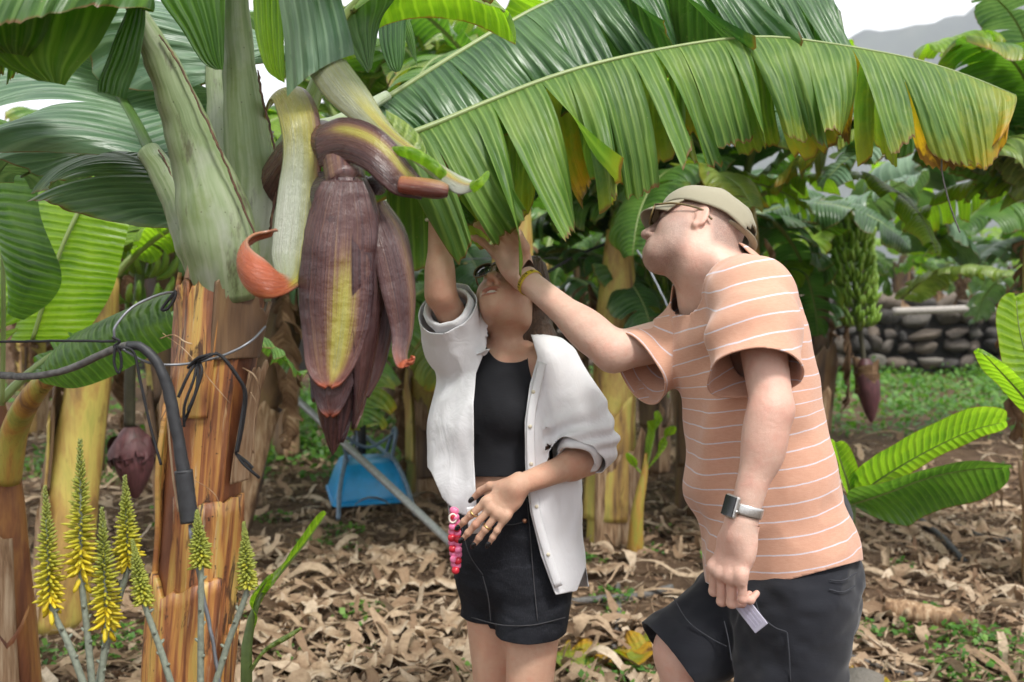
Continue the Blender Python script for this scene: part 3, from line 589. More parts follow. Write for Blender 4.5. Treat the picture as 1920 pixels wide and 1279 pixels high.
tleaf('bunch', [(1530, 430, 7.7), (1575, 388, 7.3), (1650, 362, 7.0), (1740, 318, 6.8)], .36, 'leaf_glaucous', 408, a1=(-50, -62)); tleaf('bunch', [(1540, 420, 7.5), (1510, 440, 7.2), (1470, 500, 7.0), (1445, 570, 6.9)], .26, 'leaf_lime', 409, a1=(-30, -40)); tleaf('bunch', [(1520, 420, 7.8), (1480, 350, 7.6), (1400, 330, 7.4), (1330, 380, 7.2)], .36, 'leaf_deep', 410)
tleaf('g', [(1160, 440, 6.4), (1200, 300, 6.2), (1300, 190, 6.0), (1440, 150, 5.8), (1580, 190, 5.6)], .50, 'leaf_deep', 411, age=.05, agetip=.3); tleaf('g', [(1150, 440, 6.4), (1110, 310, 6.2), (1010, 240, 6.0), (900, 270, 5.8), (820, 360, 5.7)], .42, 'leaf_green', 412); tleaf('g', [(1165, 440, 6.4), (1190, 260, 6.4), (1150, 120, 6.3), (1050, 60, 6.2)], .42, 'leaf_green', 413); tleaf('g', [(1165, 440, 6.4), (1230, 350, 6.2), (1310, 310, 6.0), (1390, 340, 5.8)], .36, 'leaf_pale', 414, age=.3, agetip=.4, a1=(-80, -80))
tleaf('mid', [(770, 640, 7.2), (745, 592, 6.7), (790, 590, 6.5), (835, 650, 6.3), (850, 720, 6.2)], .36, 'leaf_pale', 415, age=.22, agetip=.3, a1=(-80, -84), tears=(.06, .14)); tleaf('lbunch', [(300, 420, 5.6), (255, 320, 5.4), (190, 300, 5.2), (110, 340, 5.0)], .36, 'leaf_green', 416); tleaf('lbunch', [(300, 430, 5.6), (240, 400, 5.3), (205, 450, 5.1), (190, 520, 5.0)], .22, 'leaf_lime', 417)
tleaf('r24', [(1985, 340, 5.1), (1870, 250, 5.0), (1730, 222, 5.0), (1590, 270, 5.0)], .46, 'leaf_green', 418, a1=(-70, -76), agetip=.2); tleaf('r24', [(1985, 330, 5.2), (1830, 190, 5.3), (1680, 160, 5.4), (1540, 200, 5.5)], .46, 'leaf_deep', 419, a1=(-70, -76)); tleaf('r24', [(1985, 350, 5.2), (1900, 330, 5.4), (1800, 350, 5.6), (1700, 420, 5.8)], .34, 'leaf_lime', 420, a1=(-60, -66), age=.1)
tleaf('r23', [(2030, 480, 9.6), (1960, 385, 9.2), (1880, 365, 9.0), (1790, 430, 8.8)], .6, 'leaf_green', 421, a1=(-66, -70)); tleaf('r23', [(2030, 480, 9.6), (1950, 320, 9.4), (1850, 270, 9.2), (1740, 300, 9.0)], .7, 'leaf_lime', 422, a1=(-66, -70), age=.1); tleaf('r23', [(2030, 480, 9.6), (1990, 300, 9.4), (1920, 220, 9.2), (1820, 200, 9.0)], .7, 'leaf_green', 423, a1=(-66, -70))
# ------------------------------------------------------------------ the banana plant in front
SD = 1.75
def ribbon(st, bulge=.0, n=30, m=9, seed=0, age=0.0, agetip=0.0, wave=0.0, waven=5, edge=0.0):
    """surface between two edge curves given as pixel+distance stations [((lx,ly,d),(rx,ry,d)), ...], bulging towards the camera"""
    Lp = spline([P(*a) for a, b in st], n) if len(st) > 1 else None; Rp = spline([P(*b) for a, b in st], n)
    # sample both edges at the same station parameter
    k = np.linspace(0, len(st) - 1, n)
    def samp(pts):
        p = np.array([list(x) for x in pts]); q = np.vstack([2 * p[0] - p[1], p, 2 * p[-1] - p[-2]]); o = []
        for x in k:
            i = min(int(x), len(p) - 2); t = x - i; a, b, c, d = q[i], q[i + 1], q[i + 2], q[i + 3]
            o.append(.5 * (2 * b + (c - a) * t + (2 * a - 5 * b + 4 * c - d) * t * t + (3 * b - a - 3 * c + d) * t ** 3))
        return np.array(o)
    A, B = samp([P(*a) for a, b in st]), samp([P(*b) for a, b in st]); w = np.linspace(-1, 1, m); M = (A + B) / 2
    T = nrm(np.gradient(M, axis=0)); S = nrm(B - A); N = nrm(np.cross(S, T)); sg = np.sign(np.sum(N * (np.array([0, 0, CAM_H]) - M), 1)); sg = np.where(sg == 0, 1, sg)
    s0 = np.sign(np.median(sg)); N = N * s0
    W = np.linalg.norm(B - A, axis=1); L = np.r_[0, np.cumsum(np.linalg.norm(np.diff(M, axis=0), axis=1))]
    V = (A[:, None] * (1 - w[None, :, None]) + B[:, None] * (1 + w[None, :, None])) / 2
    hh = bulge * (1 - w[None] ** 2) * (W / W.max())[:, None] + wave * np.sin(np.linspace(0, waven * 6.28, n) + seed)[:, None] * (w[None] ** 2 + .2) + edge * np.abs(w[None]) ** 4 * W[:, None] 
    V = V + N[:, None] * hh[..., None]
    t = np.linspace(0, 1, n)
    return V.reshape(-1, 3), grid_faces(n, m), {'lv': np.stack([np.repeat(L, m), np.tile(w, n), np.full(n * m, seed * 3.1)], 1), 'age': np.repeat(age + agetip * t, m), 'par': np.repeat(t, m), 'acr': np.tile(w, n)}
def pix_stem(rows, d): return [P(x, y, d) for x, y, r in rows], [r * PX(d) for x, y, r in rows]
base = G(318, SD, -.03); b3 = thing('banana_plant', 'large banana plant with a giant purple flower bud beside the woman', 'banana plant', base)
rows = [(355, 1290, 67), (370, 1100, 66), (384, 900, 66), (397, 760, 68), (412, 620, 70), (421, 530, 69), (432, 470, 60)]
pts, rad = pix_stem(rows, SD); pts = [base, base.lerp(pts[0], .5)] + pts; rad = [.080, .072] + rad
V, F, A = stem_geo(pts, rad, 3, 60, 36); part('pseudostem', V, F, MT['stem_orange'], b3, A)
cc = spline([list(p) + [q] for p, q in zip(pts, rad)], 80)
cf = lambda z: np.array([np.interp(z, cc[:, 2], cc[:, k]) if k < 2 else z for k in range(3)]); rf = lambda z: float(np.interp(z, cc[:, 2], cc[:, 3]))
zz = lambda y: P(380, y, SD).z
m = Mat('sheath_wet'); lv = m.attr('lv', 1); u, v, r = m.sep(lv); st = m.noise(m.comb(m.math('MULTIPLY', u, 1.6), m.math('MULTIPLY', v, 2.2), r), 1.6, 4, .6, .5)
fine = m.noise(m.comb(m.math('MULTIPLY', u, 6), m.math('MULTIPLY', v, 40), r), 1, 3); bl = m.noise(m.comb(m.math('MULTIPLY', u, 7), m.math('MULTIPLY', v, 2.4), r), 1.3, 6, .68, .6); sp = m.noise(m.obj(), 95, 2)
col = m.ramp(st, [(.28, (.20, .19, .05)), (.38, (.50, .33, .085)), (.47, (.46, .22, .06)), (.56, (.26, .095, .035)), (.68, (.09, .032, .017))])
col = m.mix(m.map(fine, .5, .8, 0, .2), col, (.15, .06, .025)); col = m.mix(m.map(bl, .55, .62, 0, .9), col, (.035, .013, .008)); pl_ = m.noise(m.comb(m.math('MULTIPLY', u, 3), m.math('MULTIPLY', v, 3.5), r), 2.0, 5, .7); col = m.mix(m.map(pl_, .60, .68, 0, .6), col, (.50, .40, .26)); col = m.mix(m.map(sp, .70, .75, 0, .8), col, (.02, .01, .006))
MT['sheath_wet'] = m.out(col, m.map(bl, .35, .7, .32, .6), m.bump(m.math('ADD', m.math('MULTIPLY', fine, .4), bl), .45, .007), .5)
for nm, z0, z1, p0, p1, off, mt, fl, jg, pe, sol in [
        ('sheath', -.02, zz(1076), -1.12, .78, .020, 'sheath_wet', .006, .018, .004, .010), ('sheath', -.02, zz(918), -.42, 1.35, .010, 'sheath_wet', .004, .016, .005, .009),
        ('sheath', -.02, zz(775), -1.75, -.98, .011, 'sheath_wet', .004, .05, .012, .008), ('sheath', zz(775), zz(492), -1.45, .22, .010, 'sheath_wet', .008, .07, .006, .007),
        ('sheath', zz(670), zz(505), .15, 1.45, .012, 'stem_brown', .004, .07, .012, .007), ('sheath', zz(900), zz(690), .95, 1.6, .014, 'sheath_dry', .006, .05, .012, .003),
        ('sheath', zz(960), zz(745), -1.62, -1.02, .016, 'sheath_dry', .004, .06, .014, .003), ('sheath', .3, zz(1130), 1.0, 2.2, .014, 'sheath_wet', .004, .06, .01, .006),
        ('sheath', zz(1000), zz(600), -.9, .8, .003, 'sheath_wet', .002, .10, .003, .004)]:
    V, F, A = sheath_geo(cf, rf, z0, z1, p0, p1, off * .7, len(MT) + int(z1 * 100), fl, jg, 26, 44, pe); part(nm, V, F, MT[mt], b3, A, solid=sol)
# thin dry fibres curling off the stem
for k, (pp, w) in enumerate([([(305, 625), (350, 660), (400, 720), (432, 757)], 3), ([(455, 690), (478, 705), (487, 740), (478, 790), (474, 850)], 7), ([(312, 760), (318, 830), (325, 900), (335, 960)], 4), ([(300, 790), (310, 770), (318, 745), (322, 740)], 5), ([(470, 735), (482, 760), (480, 800), (476, 830), (478, 865)], 4), ([(300, 635), (325, 628), (345, 640), (360, 645)], 6), ([(362, 900), (385, 912), (405, 930), (412, 950)], 2.5)]):
    q = [P(x, y, SD - .105) for x, y in pp]; V, F, A = tube(q, [w * PX(SD) * .5] * len(q), 6, .35, samples=24); part('dry_fibre', V, F, MT['sheath_dry'], b3, A)

# petioles
m = Mat('petiole'); lv = m.attr('lv', 1); u, v, r = m.sep(lv); nz = m.noise(m.comb(m.math('MULTIPLY', u, 5), m.math('MULTIPLY', v, 22), r), 1, 4); n2 = m.noise(m.obj(), 16, 5, .65); n3 = m.noise(m.vmul(m.obj(), (30, 30, 8)), 1, 5, .7)
col = m.ramp(nz, [(.3, (.13, .19, .075)), (.5, (.22, .28, .14)), (.72, (.33, .37, .25))]); col = m.mix(m.map(n2, .5, .72, 0, .6), col, (.15, .20, .05)); col = m.mix(m.map(n3, .58, .68, 0, .7), col, (.06, .05, .025)); n4 = m.noise(m.vmul(m.obj(), (11, 11, 5)), 1, 5, .6); col = m.mix(m.map(n4, .5, .62, 0, .55), col, (.34, .36, .30)); n5 = m.voro(m.obj(), 55); col = m.mix(m.map(n5, .10, .05, 0, .6), col, (.05, .04, .02))
MT['petiole'] = m.out(col, .45, m.bump(nz, .25, .004), .4)
m = Mat('petiole_margin'); nz = m.noise(m.obj(), 60, 4); MT['petiole_margin'] = m.out(m.ramp(nz, [(.3, (.05, .022, .014)), (.6, (.13, .06, .035)), (.8, (.24, .17, .07))]), .7, m.bump(nz, .6, .004))
def petiole(rows, flat=.8, margin=None, samples=40, mat='petiole'):
    q = [P(x, y, d) for x, y, d, w in rows]; rr = [w / 2 * PX(d) for x, y, d, w in rows]
    V, F, A = tube(q, rr, 26, flat, up=(0, 1, 0), samples=samples); V = V + .0016 * fbm(V * 30, 3, 5)[:, None]
    o = part('petiole', V, F, MT[mat], b3, A)
    if margin:
        st = [((x, y, d), (x + w * .35, y + 2, d + .004)) for x, y, d, w in margin]; V, F, A = ribbon(st, 0, 60, 4, 2); j = vnoise(V * 160, 3)
        V = V + np.stack([j * .0016, j * .0006, vnoise(V * 190, 8) * .0018], 1); part('margin', V, F, MT['petiole_margin'], o, A, solid=.002)
    return o
petiole([(452, 560, 1.79, 110), (468, 430, 1.79, 112), (470, 330, 1.79, 98), (458, 210, 1.78, 76), (447, 100, 1.77, 60), (440, 0, 1.76, 53), (440, -160, 1.74, 46)], .85, [(505, 430, 1.75, 8), (518, 340, 1.75, 9), (508, 250, 1.75, 10), (490, 180, 1.75, 10), (484, 130, 1.75, 7)])
petiole([(425, 560, 1.72, 110), (416, 470, 1.70, 142), (400, 400, 1.69, 136), (374, 310, 1.68, 104), (336, 200, 1.66, 78), (300, 110, 1.64, 60), (266, 45, 1.62, 42), (240, -5, 1.61, 30)], .8, [(478, 440, 1.655, 10), (440, 350, 1.645, 10), (410, 275, 1.635, 10), (372, 195, 1.63, 8), (335, 120, 1.62, 9), (300, 65, 1.61, 6)])
petiole([(395, 540, 1.80, 60), (372, 470, 1.80, 76), (340, 395, 1.81, 62), (306, 325, 1.83, 50), (278, 282, 1.85, 42)], .8, [(352, 400, 1.79, 7), (330, 350, 1.80, 7), (312, 305, 1.815, 7), (298, 280, 1.82, 5)])
petiole([(435, 430, 1.9, 60), (414, 280, 1.92, 50), (404, 180, 1.94, 34), (400, 110, 1.95, 26)], .8)
petiole([(480, 420, 1.86, 60), (560, 300, 1.98, 46), (650, 262, 2.1, 34), (735, 258, 2.2, 24)], .8)
petiole([(470, 380, 1.86, 60), (560, 262, 2.05, 44), (640, 228, 2.2, 34), (725, 180, 2.33, 22)], .8)
petiole([(500, 330, 1.84, 50), (560, 240, 1.86, 40), (610, 120, 1.88, 26), (640, 40, 1.9, 18), (690, -20, 1.9, 14)], .8, mat='midrib')

def big_leaf(pxpts, W, seed, mat, rib=(.010, .003), ribmat='midrib', **kw):
    q = [P(*p) for p in pxpts]; V, F, A = leaf_geo(q, W, seed, **kw); o = part('leaf', V, F, MT[mat], b3, A)
    V, F, A = rib_geo(q, rib[0], rib[1], 40, 8, .002); part('midrib', V, F, MT[ribmat], o, A); return o
# the long torn leaf reaching over the two people and the one behind it
L1 = [(735, 262, 2.2), (800, 238, 2.24), (900, 196, 2.28), (1010, 152, 2.32), (1120, 118, 2.36), (1270, 86, 2.40), (1430, 68, 2.44), (1600, 88, 2.46), (1760, 122, 2.46), (1905, 178, 2.44)]
big_leaf(L1, .40, 7, 'leaf_mid', a0=(-32, -20), a1=(-86, -84), tears=(.026, .085), slant=.26, n=230, rows=20, prof=(.02, .88), wmul=([0, .06, .14, .24, .35, .6, 1], [.90, 1.0, 1.07, 1.04, .94, .80, .68]), lagv=.20, ageside=(.0, .25), age=-.10, agetip=.52, ripple=.014, pinch=.30, da=7, sway=.12, curl=.55, lenvar=.10, hang=.9, pleat=.0012)
L2 = [(640, 232, 2.2), (722, 184, 2.36), (830, 116, 2.42), (960, 38, 2.50), (1080, -20, 2.56), (1230, -62, 2.6), (1400, -58, 2.62), (1560, -10, 2.6)]
big_leaf(L2, .37, 8, 'leaf_deep', a0=(-30, -20), a1=(-80, -70), tears=(.05, .12), slant=.45, n=170, rows=18, prof=(.05, .85), age=-.1, agetip=.25, ripple=.014, pinch=.3, da=8, sway=.12, curl=.6, hang=.9, pleat=.0022)
# crown leaves over the left of the view
big_leaf([(250, 10, 1.615), (215, -60, 1.58), (130, -118, 1.54), (-10, -130, 1.50), (-190, -90, 1.47), (-380, 20, 1.45)], .36, 77, 'leaf_green', (.013, .004), a0=(10, 5), a1=(-55, -82), tears=(.40, .6), slant=.22, n=120, rows=18, prof=(.22, .75), age=-.02, ripple=.010, pinch=.12, da=6, sway=.05, hang=.8, curl=.8, pleat=.0020)
big_leaf([(284, 290, 1.85), (250, 222, 1.93), (215, 168, 2.02), (150, 96, 2.16), (60, 40, 2.30), (-60, 10, 2.42)], .34, 32, 'leaf_glaucous', (.014, .004), 'midrib_dark', a0=(18, 10), a1=(-26, -44), tears=(.16, .34), slant=.35, n=110, rows=18, prof=(.05, .7), ripple=.016, pinch=.06, da=8, sway=.03, hang=.75, pleat=.0022, age=-.05)
big_leaf([(372, 440, 1.96), (310, 340, 2.06), (235, 292, 2.18), (140, 282, 2.32), (40, 330, 2.45)], .24, 33, 'leaf_glaucous', (.012, .004), 'midrib_dark', a0=(12, 0), a1=(-20, -42), tears=(.18, .4), slant=.3, n=80, rows=14, prof=(.12, .6), ripple=.02, pinch=.05, hang=.7, pleat=.0015)
big_leaf([(404, 150, 1.95), (392, 60, 2.0), (330, 10, 2.1), (240, 20, 2.25), (130, 60, 2.4)], .26, 34, 'leaf_glaucous', (.012, .004), a0=(8, 0), a1=(-30, -52), tears=(.15, .35), slant=.3, n=80, rows=14, prof=(.06, .6), ripple=.02, pinch=.05, hang=.7, pleat=.002)
big_leaf([(440, -150, 1.74), (470, -230, 1.72), (560, -270, 1.68), (700, -240, 1.6), (840, -120, 1.5)], .22, 35, 'leaf_green', (.013, .004), a0=(8, 0), a1=(-40, -62), tears=(.12, .3), slant=.2, n=80, rows=12, prof=(.1, .6), hang=.8)
big_leaf([(660, 20, 1.9), (720, -50, 1.92), (800, -72, 1.92), (880, -50, 1.9), (945, 20, 1.86)], .12, 36, 'leaf_lime', (.008, .003), a0=(10, -20), a1=(-30, -85), tears=None, slant=.15, n=60, rows=12, prof=(.08, .7), hang=.9, ripple=.01)
d0 = 1.62
def rleaf(st, mat, bulge=.01, seed=1, **kw):
    V, F, A = ribbon(st, bulge, 40, 15, seed, **kw); u = A['lv'].copy(); A['lv'] = np.stack([u[:, 1] * .07, .2 + .78 * A['par'], u[:, 2]], 1); part('leaf', V, F, MT[mat], b3, A)
E = lambda L_, R_, d, dd=0: [((a[0], a[1], d + dd * i), (b[0], b[1], d + dd * i)) for i, (a, b) in enumerate(zip(L_, R_))]
rleaf(E([(248, -10), (228, 40), (206, 95), (188, 140), (182, 172)], [(272, 0), (271, 55), (262, 110), (246, 155), (236, 187)], 1.585), 'leaf_deep', .012, 3, wave=.0015, waven=2)
rleaf(E([(-80, -90), (-70, 20), (-50, 80), (0, 122), (72, 152)], [(245, -60), (226, 10), (192, 72), (152, 122), (122, 160)], 1.56), 'leaf_mid', .035, 41, wave=.002, waven=2)
rleaf(E([(-70, -70), (-60, 30), (-36, 80), (0, 100)], [(112, -60), (98, 20), (78, 78), (52, 106)], 1.525), 'leaf_mid', .025, 42, wave=.002, waven=2)
rleaf(E([(250, -150), (290, -20), (340, 55), (378, 115), (404, 131)], [(430, -170), (424, -40), (421, 45), (420, 108), (418, 131)], 1.70), 'leaf_green', .02, 4)
rleaf(E([(468, -150), (474, 0), (480, 70), (498, 128), (522, 150)], [(540, -150), (530, -20), (532, 60), (533, 135), (534, 156)], 1.70), 'leaf_lime', .012, 5)
rleaf(E([(505, -150), (520, -20), (532, 70), (536, 140), (538, 182)], [(620, -190), (628, -60), (648, 30), (660, 75), (665, 102)], 1.60), 'leaf_glaucous', .03, 6)
rleaf(E([(560, 60), (570, 95), (590, 120), (598, 140)], [(640, 40), (652, 75), (660, 95), (668, 108)], 1.62), 'leaf_lime', .01, 7)
rleaf(E([(628, 30), (640, 70), (664, 105), (690, 138)], [(760, -60), (742, -5), (714, 40), (697, 128)], 1.92), 'leaf_glaucous', .02, 8)
rleaf(E([(708, 20), (712, 80), (728, 125), (742, 136)], [(762, 15), (760, 80), (756, 118), (750, 134)], 2.3), 'leaf_deep', .012, 9)
rleaf(E([(744, 25), (758, 70), (775, 110)], [(762, 22), (776, 65), (783, 126)], 2.32), 'leaf_green', .008, 10)

# bracts and the flower bud
m = Mat('bract'); lv = m.attr('lv', 1); u, v, r = m.sep(lv); tone = m.attr('tone'); red = m.attr('red')
fine = m.noise(m.comb(m.math('MULTIPLY', u, 3), m.math('MULTIPLY', v, 34), r), 1, 5, .65); mid = m.noise(m.comb(m.math('MULTIPLY', u, 4), m.math('MULTIPLY', v, 4), r), 1, 4); cr = m.noise(m.comb(m.math('MULTIPLY', u, 34), m.math('MULTIPLY', v, 1.5), r), 1, 4, .6)
tt = m.math('ADD', tone, m.math('MULTIPLY', m.math('SUBTRACT', fine, .5), .75))
col = m.ramp(tt, [(0, (.016, .007, .010)), (.15, (.042, .016, .018)), (.30, (.105, .042, .036)), (.40, (.20, .11, .055)), (.50, (.28, .22, .045)), (.62, (.36, .33, .06)), (.76, (.26, .27, .13)), (.9, (.31, .34, .25)), (1, (.40, .42, .34))])
col = m.mix(m.map(fine, .55, .8, 0, .35), col, (.20, .11, .085)); col = m.mix(red, col, m.ramp(fine, [(.3, (.36, .050, .022)), (.7, (.50, .13, .040))]))
MT['bract'] = m.out(col, m.map(mid, .3, .7, .20, .36), m.bump(m.math('ADD', m.math('MULTIPLY', fine, .6), m.math('MULTIPLY', cr, 1.1)), .6, .006), .6, trans=.06)
def bract_part(st, parent, bulge, seed, tone, red=None, name='bract', n=50, m_=21, solid=.0035, **kw):
    V, F, A = ribbon(st, bulge, n, m_, seed, **kw); A['tone'] = tone(A['par'], A['acr']); A['red'] = red(A['par'], A['acr']) if red else 0 * A['par']
    return part(name, V, F, MT['bract'], parent, A, solid=solid)
sm = lambda a, b, x: (lambda t: t * t * (3 - 2 * t))(np.clip((x - a) / (b - a), 0, 1))
BD = 1.52
V, F, A = tube([P(500, 400, 1.84), P(540, 320, 1.76), P(590, 268, 1.66), P(636, 285, 1.58), P(650, 350, BD)], [.040, .040, .036, .034, .030], 16); A['tone'] = np.full(len(V), .30); A['red'] = np.zeros(len(V))
inf = part('flower_bud', V, F, MT['bract'], b3, A, label='giant purple and yellow banana flower bud hanging from its stalk')
top, bot = np.array(P(650, 335, BD)), np.array(P(624, 854, BD - .01)); pxm = PX(BD)
RP = ([0, .06, .14, .25, .4, .55, .68, .8, .9, .96, 1], np.array([28, 44, 53, 58, 59, 55, 47, 36, 23, 12, 2]) * pxm)
def shell(vend, pc, hw, off, seed, tone, red=None, v0=.0, tipw=.5, flare=0., n=60, m_=31, xoff=0, solid=.004, wob=.0012):
    v = np.linspace(v0, vend, n); w = np.linspace(-1, 1, m_); q = (v - v0) / (vend - v0)
    hwv = hw * np.sqrt(np.clip(1 - np.clip((q - tipw) / (1 - tipw), 0, 1) ** 2.2, .004, 1)) * (.75 + .25 * np.minimum(1, q * 4))
    ph = pc + hwv[:, None] * w[None]; r = np.interp(v, *RP)[:, None] + off + flare * (q ** 8)[:, None] + .004 * (np.abs(w) ** 5)[None] 
    r = r + wob * fbm(np.stack([ph * 1.4, np.broadcast_to(v[:, None] * 7, ph.shape), ph * 0 + seed], -1), 3, seed)
    c = top + (bot - top) * v[:, None]; c = c + np.array([1, 0, 0]) * (xoff * pxm * np.sin(q * 3.14 * .8))[:, None]
    V = c[:, None] + np.stack([np.sin(ph) * r, -np.cos(ph) * r * .92, 0 * ph], -1)
    par = np.repeat(q, m_); ac = np.tile(w, n)
    A = {'lv': np.stack([np.repeat(v * .45, m_), ac, np.full(n * m_, seed * 2.3)], 1), 'tone': tone(par, ac), 'red': red(par, ac) if red else 0 * par}
    return part('bract', V.reshape(-1, 3), grid_faces(n, m_)[:, ::-1], MT['bract'], inf, A, solid=solid)
dark = lambda p, w: .10 + .10 * (1 - w ** 2) + .06 * np.sin(w * 5)
shell(1.0, 0, 3.15, 0, 1, dark, tipw=.97, solid=0)
shell(.80, -1.15, 1.0, .004, 2, lambda p, w: .05 + .12 * sm(-.4, .9, w), tipw=.4)
shell(.90, 1.35, 1.1, .006, 3, lambda p, w: .16 + .12 * sm(-.8, .2, w) + .06 * np.sin(w * 7), tipw=.35, xoff=14)
shell(.95, .75, .75, .004, 5, lambda p, w: .15 + .09 * np.sin(w * 6), tipw=.25, xoff=2, v0=.02)
rimf = lambda a: (lambda p, w: .85 * sm(a, 1.0, p))
shell(.848, -.02, .98, .010, 4, lambda p, w: .14 + .08 * (1 - w ** 2), lambda p, w: .5 * sm(.97, 1, p), tipw=.55, flare=.004, v0=.02)
shell(.742, -.05, 1.06, .013, 6, lambda p, w: .20 + .05 * np.sin(p * 9) + .46 * np.exp(-((w - .26) / .36) ** 2) * sm(.18, .6, p) * (1 - .5 * sm(.9, 1, p)) + .07 * np.exp(-((w + .5) / .25) ** 2) * sm(.3, .7, p), lambda p, w: .55 * sm(.965, 1, p) + .12 * sm(.75, 1, p), tipw=.50, flare=.008, v0=.015, n=80, wob=.0026)
# outer bract hanging free on the right, its tip curled
bract_part([((690, 402, 1.53), (722, 380, 1.55)), ((700, 470, 1.50), (760, 440, 1.54)), ((716, 550, 1.49), (774, 540, 1.54)), ((733, 620, 1.49), (768, 620, 1.53)), ((735, 662, 1.48), (758, 665, 1.51)), ((744, 688, 1.47), (763, 690, 1.49)), ((758, 690, 1.465), (774, 672, 1.47)), ((757, 676, 1.475), (770, 666, 1.48))], inf, .022, 7, lambda p, w: .20 + .12 * np.exp(-((w - .1) / .4) ** 2) + .05 * np.sin(w * 6), lambda p, w: .75 * sm(.66, .85, p) + .35 * sm(.45, .7, p) * sm(.3, -1, w))
bract_part([((688, 400, 1.55), (712, 410, 1.56)), ((698, 500, 1.53), (735, 500, 1.56)), ((700, 600, 1.52), (730, 610, 1.55)), ((690, 690, 1.52), (716, 680, 1.54)), ((672, 745, 1.52), (690, 740, 1.53))], inf, .02, 8, lambda p, w: .16 + .10 * np.exp(-(w / .4) ** 2))
# dark brown scraps round the neck, added for the shadow at the bract bases
for k, (a, b, c_, d_) in enumerate([((600, 322), (690, 330), (612, 350), (690, 362)), ((690, 335), (720, 352), (690, 362), (715, 366)), ((596, 330), (640, 318), (590, 400), (616, 372))]):
    bract_part([((*a, 1.57), (*c_, 1.55)), (((a[0] + b[0]) / 2, a[1] - 8, 1.54), ((c_[0] + d_[0]) / 2, c_[1] + 4, 1.53)), ((*b, 1.56), (*d_, 1.55))], inf, .012, 20 + k, lambda p, w: .06 + 0 * p, name='bract_shade_scrap')
# long strap bract ending in a red roll
bract_part([((498, 240, 1.80), (508, 200, 1.80)), ((503, 200, 1.74), (538, 170, 1.73)), ((514, 190, 1.67), (572, 172, 1.66)), ((528, 232, 1.62), (597, 214, 1.61)), ((534, 290, 1.60), (600, 270, 1.60)), ((524, 360, 1.585), (600, 340, 1.59)), ((516, 430, 1.57), (595, 430, 1.57)), ((512, 480, 1.555), (586, 490, 1.55)), ((518, 512, 1.52), (572, 528, 1.51)), ((516, 512, 1.475), (540, 548, 1.47)), ((494, 490, 1.445), (505, 558, 1.445)), ((472, 468, 1.45), (474, 548, 1.45)), ((466, 452, 1.475), (452, 515, 1.475)), ((480, 441, 1.50), (456, 478, 1.505)), ((504, 437, 1.515), (478, 455, 1.525)), ((522, 434, 1.51), (510, 444, 1.53))], inf, .010, 9,
           lambda p, w: .90 - .36 * sm(-.1, 1, w) * sm(.1, .35, p) - .35 * (1 - sm(.1, .35, p)) + .05 * np.sin(p * 20) - .2 * sm(.6, 1, w), lambda p, w: np.maximum(.95 * sm(.56, .62, p) * (1 - .35 * sm(.75, 1, np.abs(w))), .30 * sm(.55, 1, w) * sm(.16, .3, p) * (1 - sm(.46, .56, p))), n=110, m_=23, solid=.004)
# short bract curling right, with an orange roll
bract_part([((598, 236, 1.56), (600, 314, 1.55)), ((640, 220, 1.53), (640, 302, 1.52)), ((692, 230, 1.50), (680, 316, 1.49)), ((736, 262, 1.49), (712, 344, 1.48)), ((766, 305, 1.49), (742, 366, 1.48)), ((800, 345, 1.51), (790, 374, 1.49))], inf, .010, 11, lambda p, w: .22 + .36 * np.exp(-((w + .35) / .3) ** 2) * sm(.0, .3, p) + .05 * np.sin(w * 9), n=60)
V, F, A = tube([P(752, 346, 1.475), P(795, 352, 1.465), P(822, 356, 1.46), P(838, 358, 1.462)], [12 * pxm, 14 * pxm, 13 * pxm, 8 * pxm], 20, samples=30, caps=False); A['tone'] = .30 + .16 * np.sin(A['lv'][:, 1] * 6.28); A['red'] = np.clip(.6 - 9 * A['lv'][:, 0], .10, .6) * .5 + .10
part('bract_roll', V, F, MT['bract'], inf, A, solid=.003)
# pale tongue shaped bract with a green tip
bract_part([((648, 112, 1.60), (572, 128, 1.60)), ((690, 168, 1.57), (612, 186, 1.57)), ((724, 222, 1.55), (668, 232, 1.545)), ((756, 258, 1.53), (716, 268, 1.525)), ((806, 294, 1.50), (778, 306, 1.495)), ((850, 322, 1.475), (826, 345, 1.47)), ((884, 338, 1.46), (858, 364, 1.455)), ((905, 340, 1.455), (884, 360, 1.45))], inf, .016, 12, lambda p, w: .80 - .32 * np.exp(-((w + .25) / .4) ** 2) * sm(.1, .4, p) + .22 * sm(.6, .85, p), lambda p, w: .22 * np.exp(-((w + .05) / .22) ** 2) * sm(.45, .7, p), n=70)
rl = lambda st, nm, bl, seed, mt: part(nm, *(lambda a: (a[0], a[1], MT[mt], inf, {**a[2], 'lv': np.stack([a[2]['lv'][:, 0], a[2]['acr'] * .6, a[2]['lv'][:, 2]], 1)}))(ribbon(st, bl, 30, 9, seed)))
rl([((690, 262, 1.545), (700, 272, 1.54)), ((730, 274, 1.50), (736, 288, 1.49)), ((772, 276, 1.48), (776, 302, 1.47)), ((802, 292, 1.475), (806, 320, 1.465)), ((830, 318, 1.48), (832, 342, 1.47))], 'bract_lip', .012, 13, 'leaf_lime')
rl([((722, 205, 1.57), (724, 222, 1.56)), ((760, 228, 1.57), (752, 256, 1.55)), ((788, 256, 1.56), (780, 284, 1.53)), ((802, 290, 1.54), (798, 318, 1.51))], 'bract_lip', .006, 14, 'leaf_pale')
rl([((884, 340, 1.45), (890, 362, 1.445)), ((898, 334, 1.435), (904, 350, 1.43)), ((910, 322, 1.44), (916, 334, 1.435)), ((914, 320, 1.45), (917, 326, 1.45))], 'bract_tip', .006, 15, 'leaf_lime')
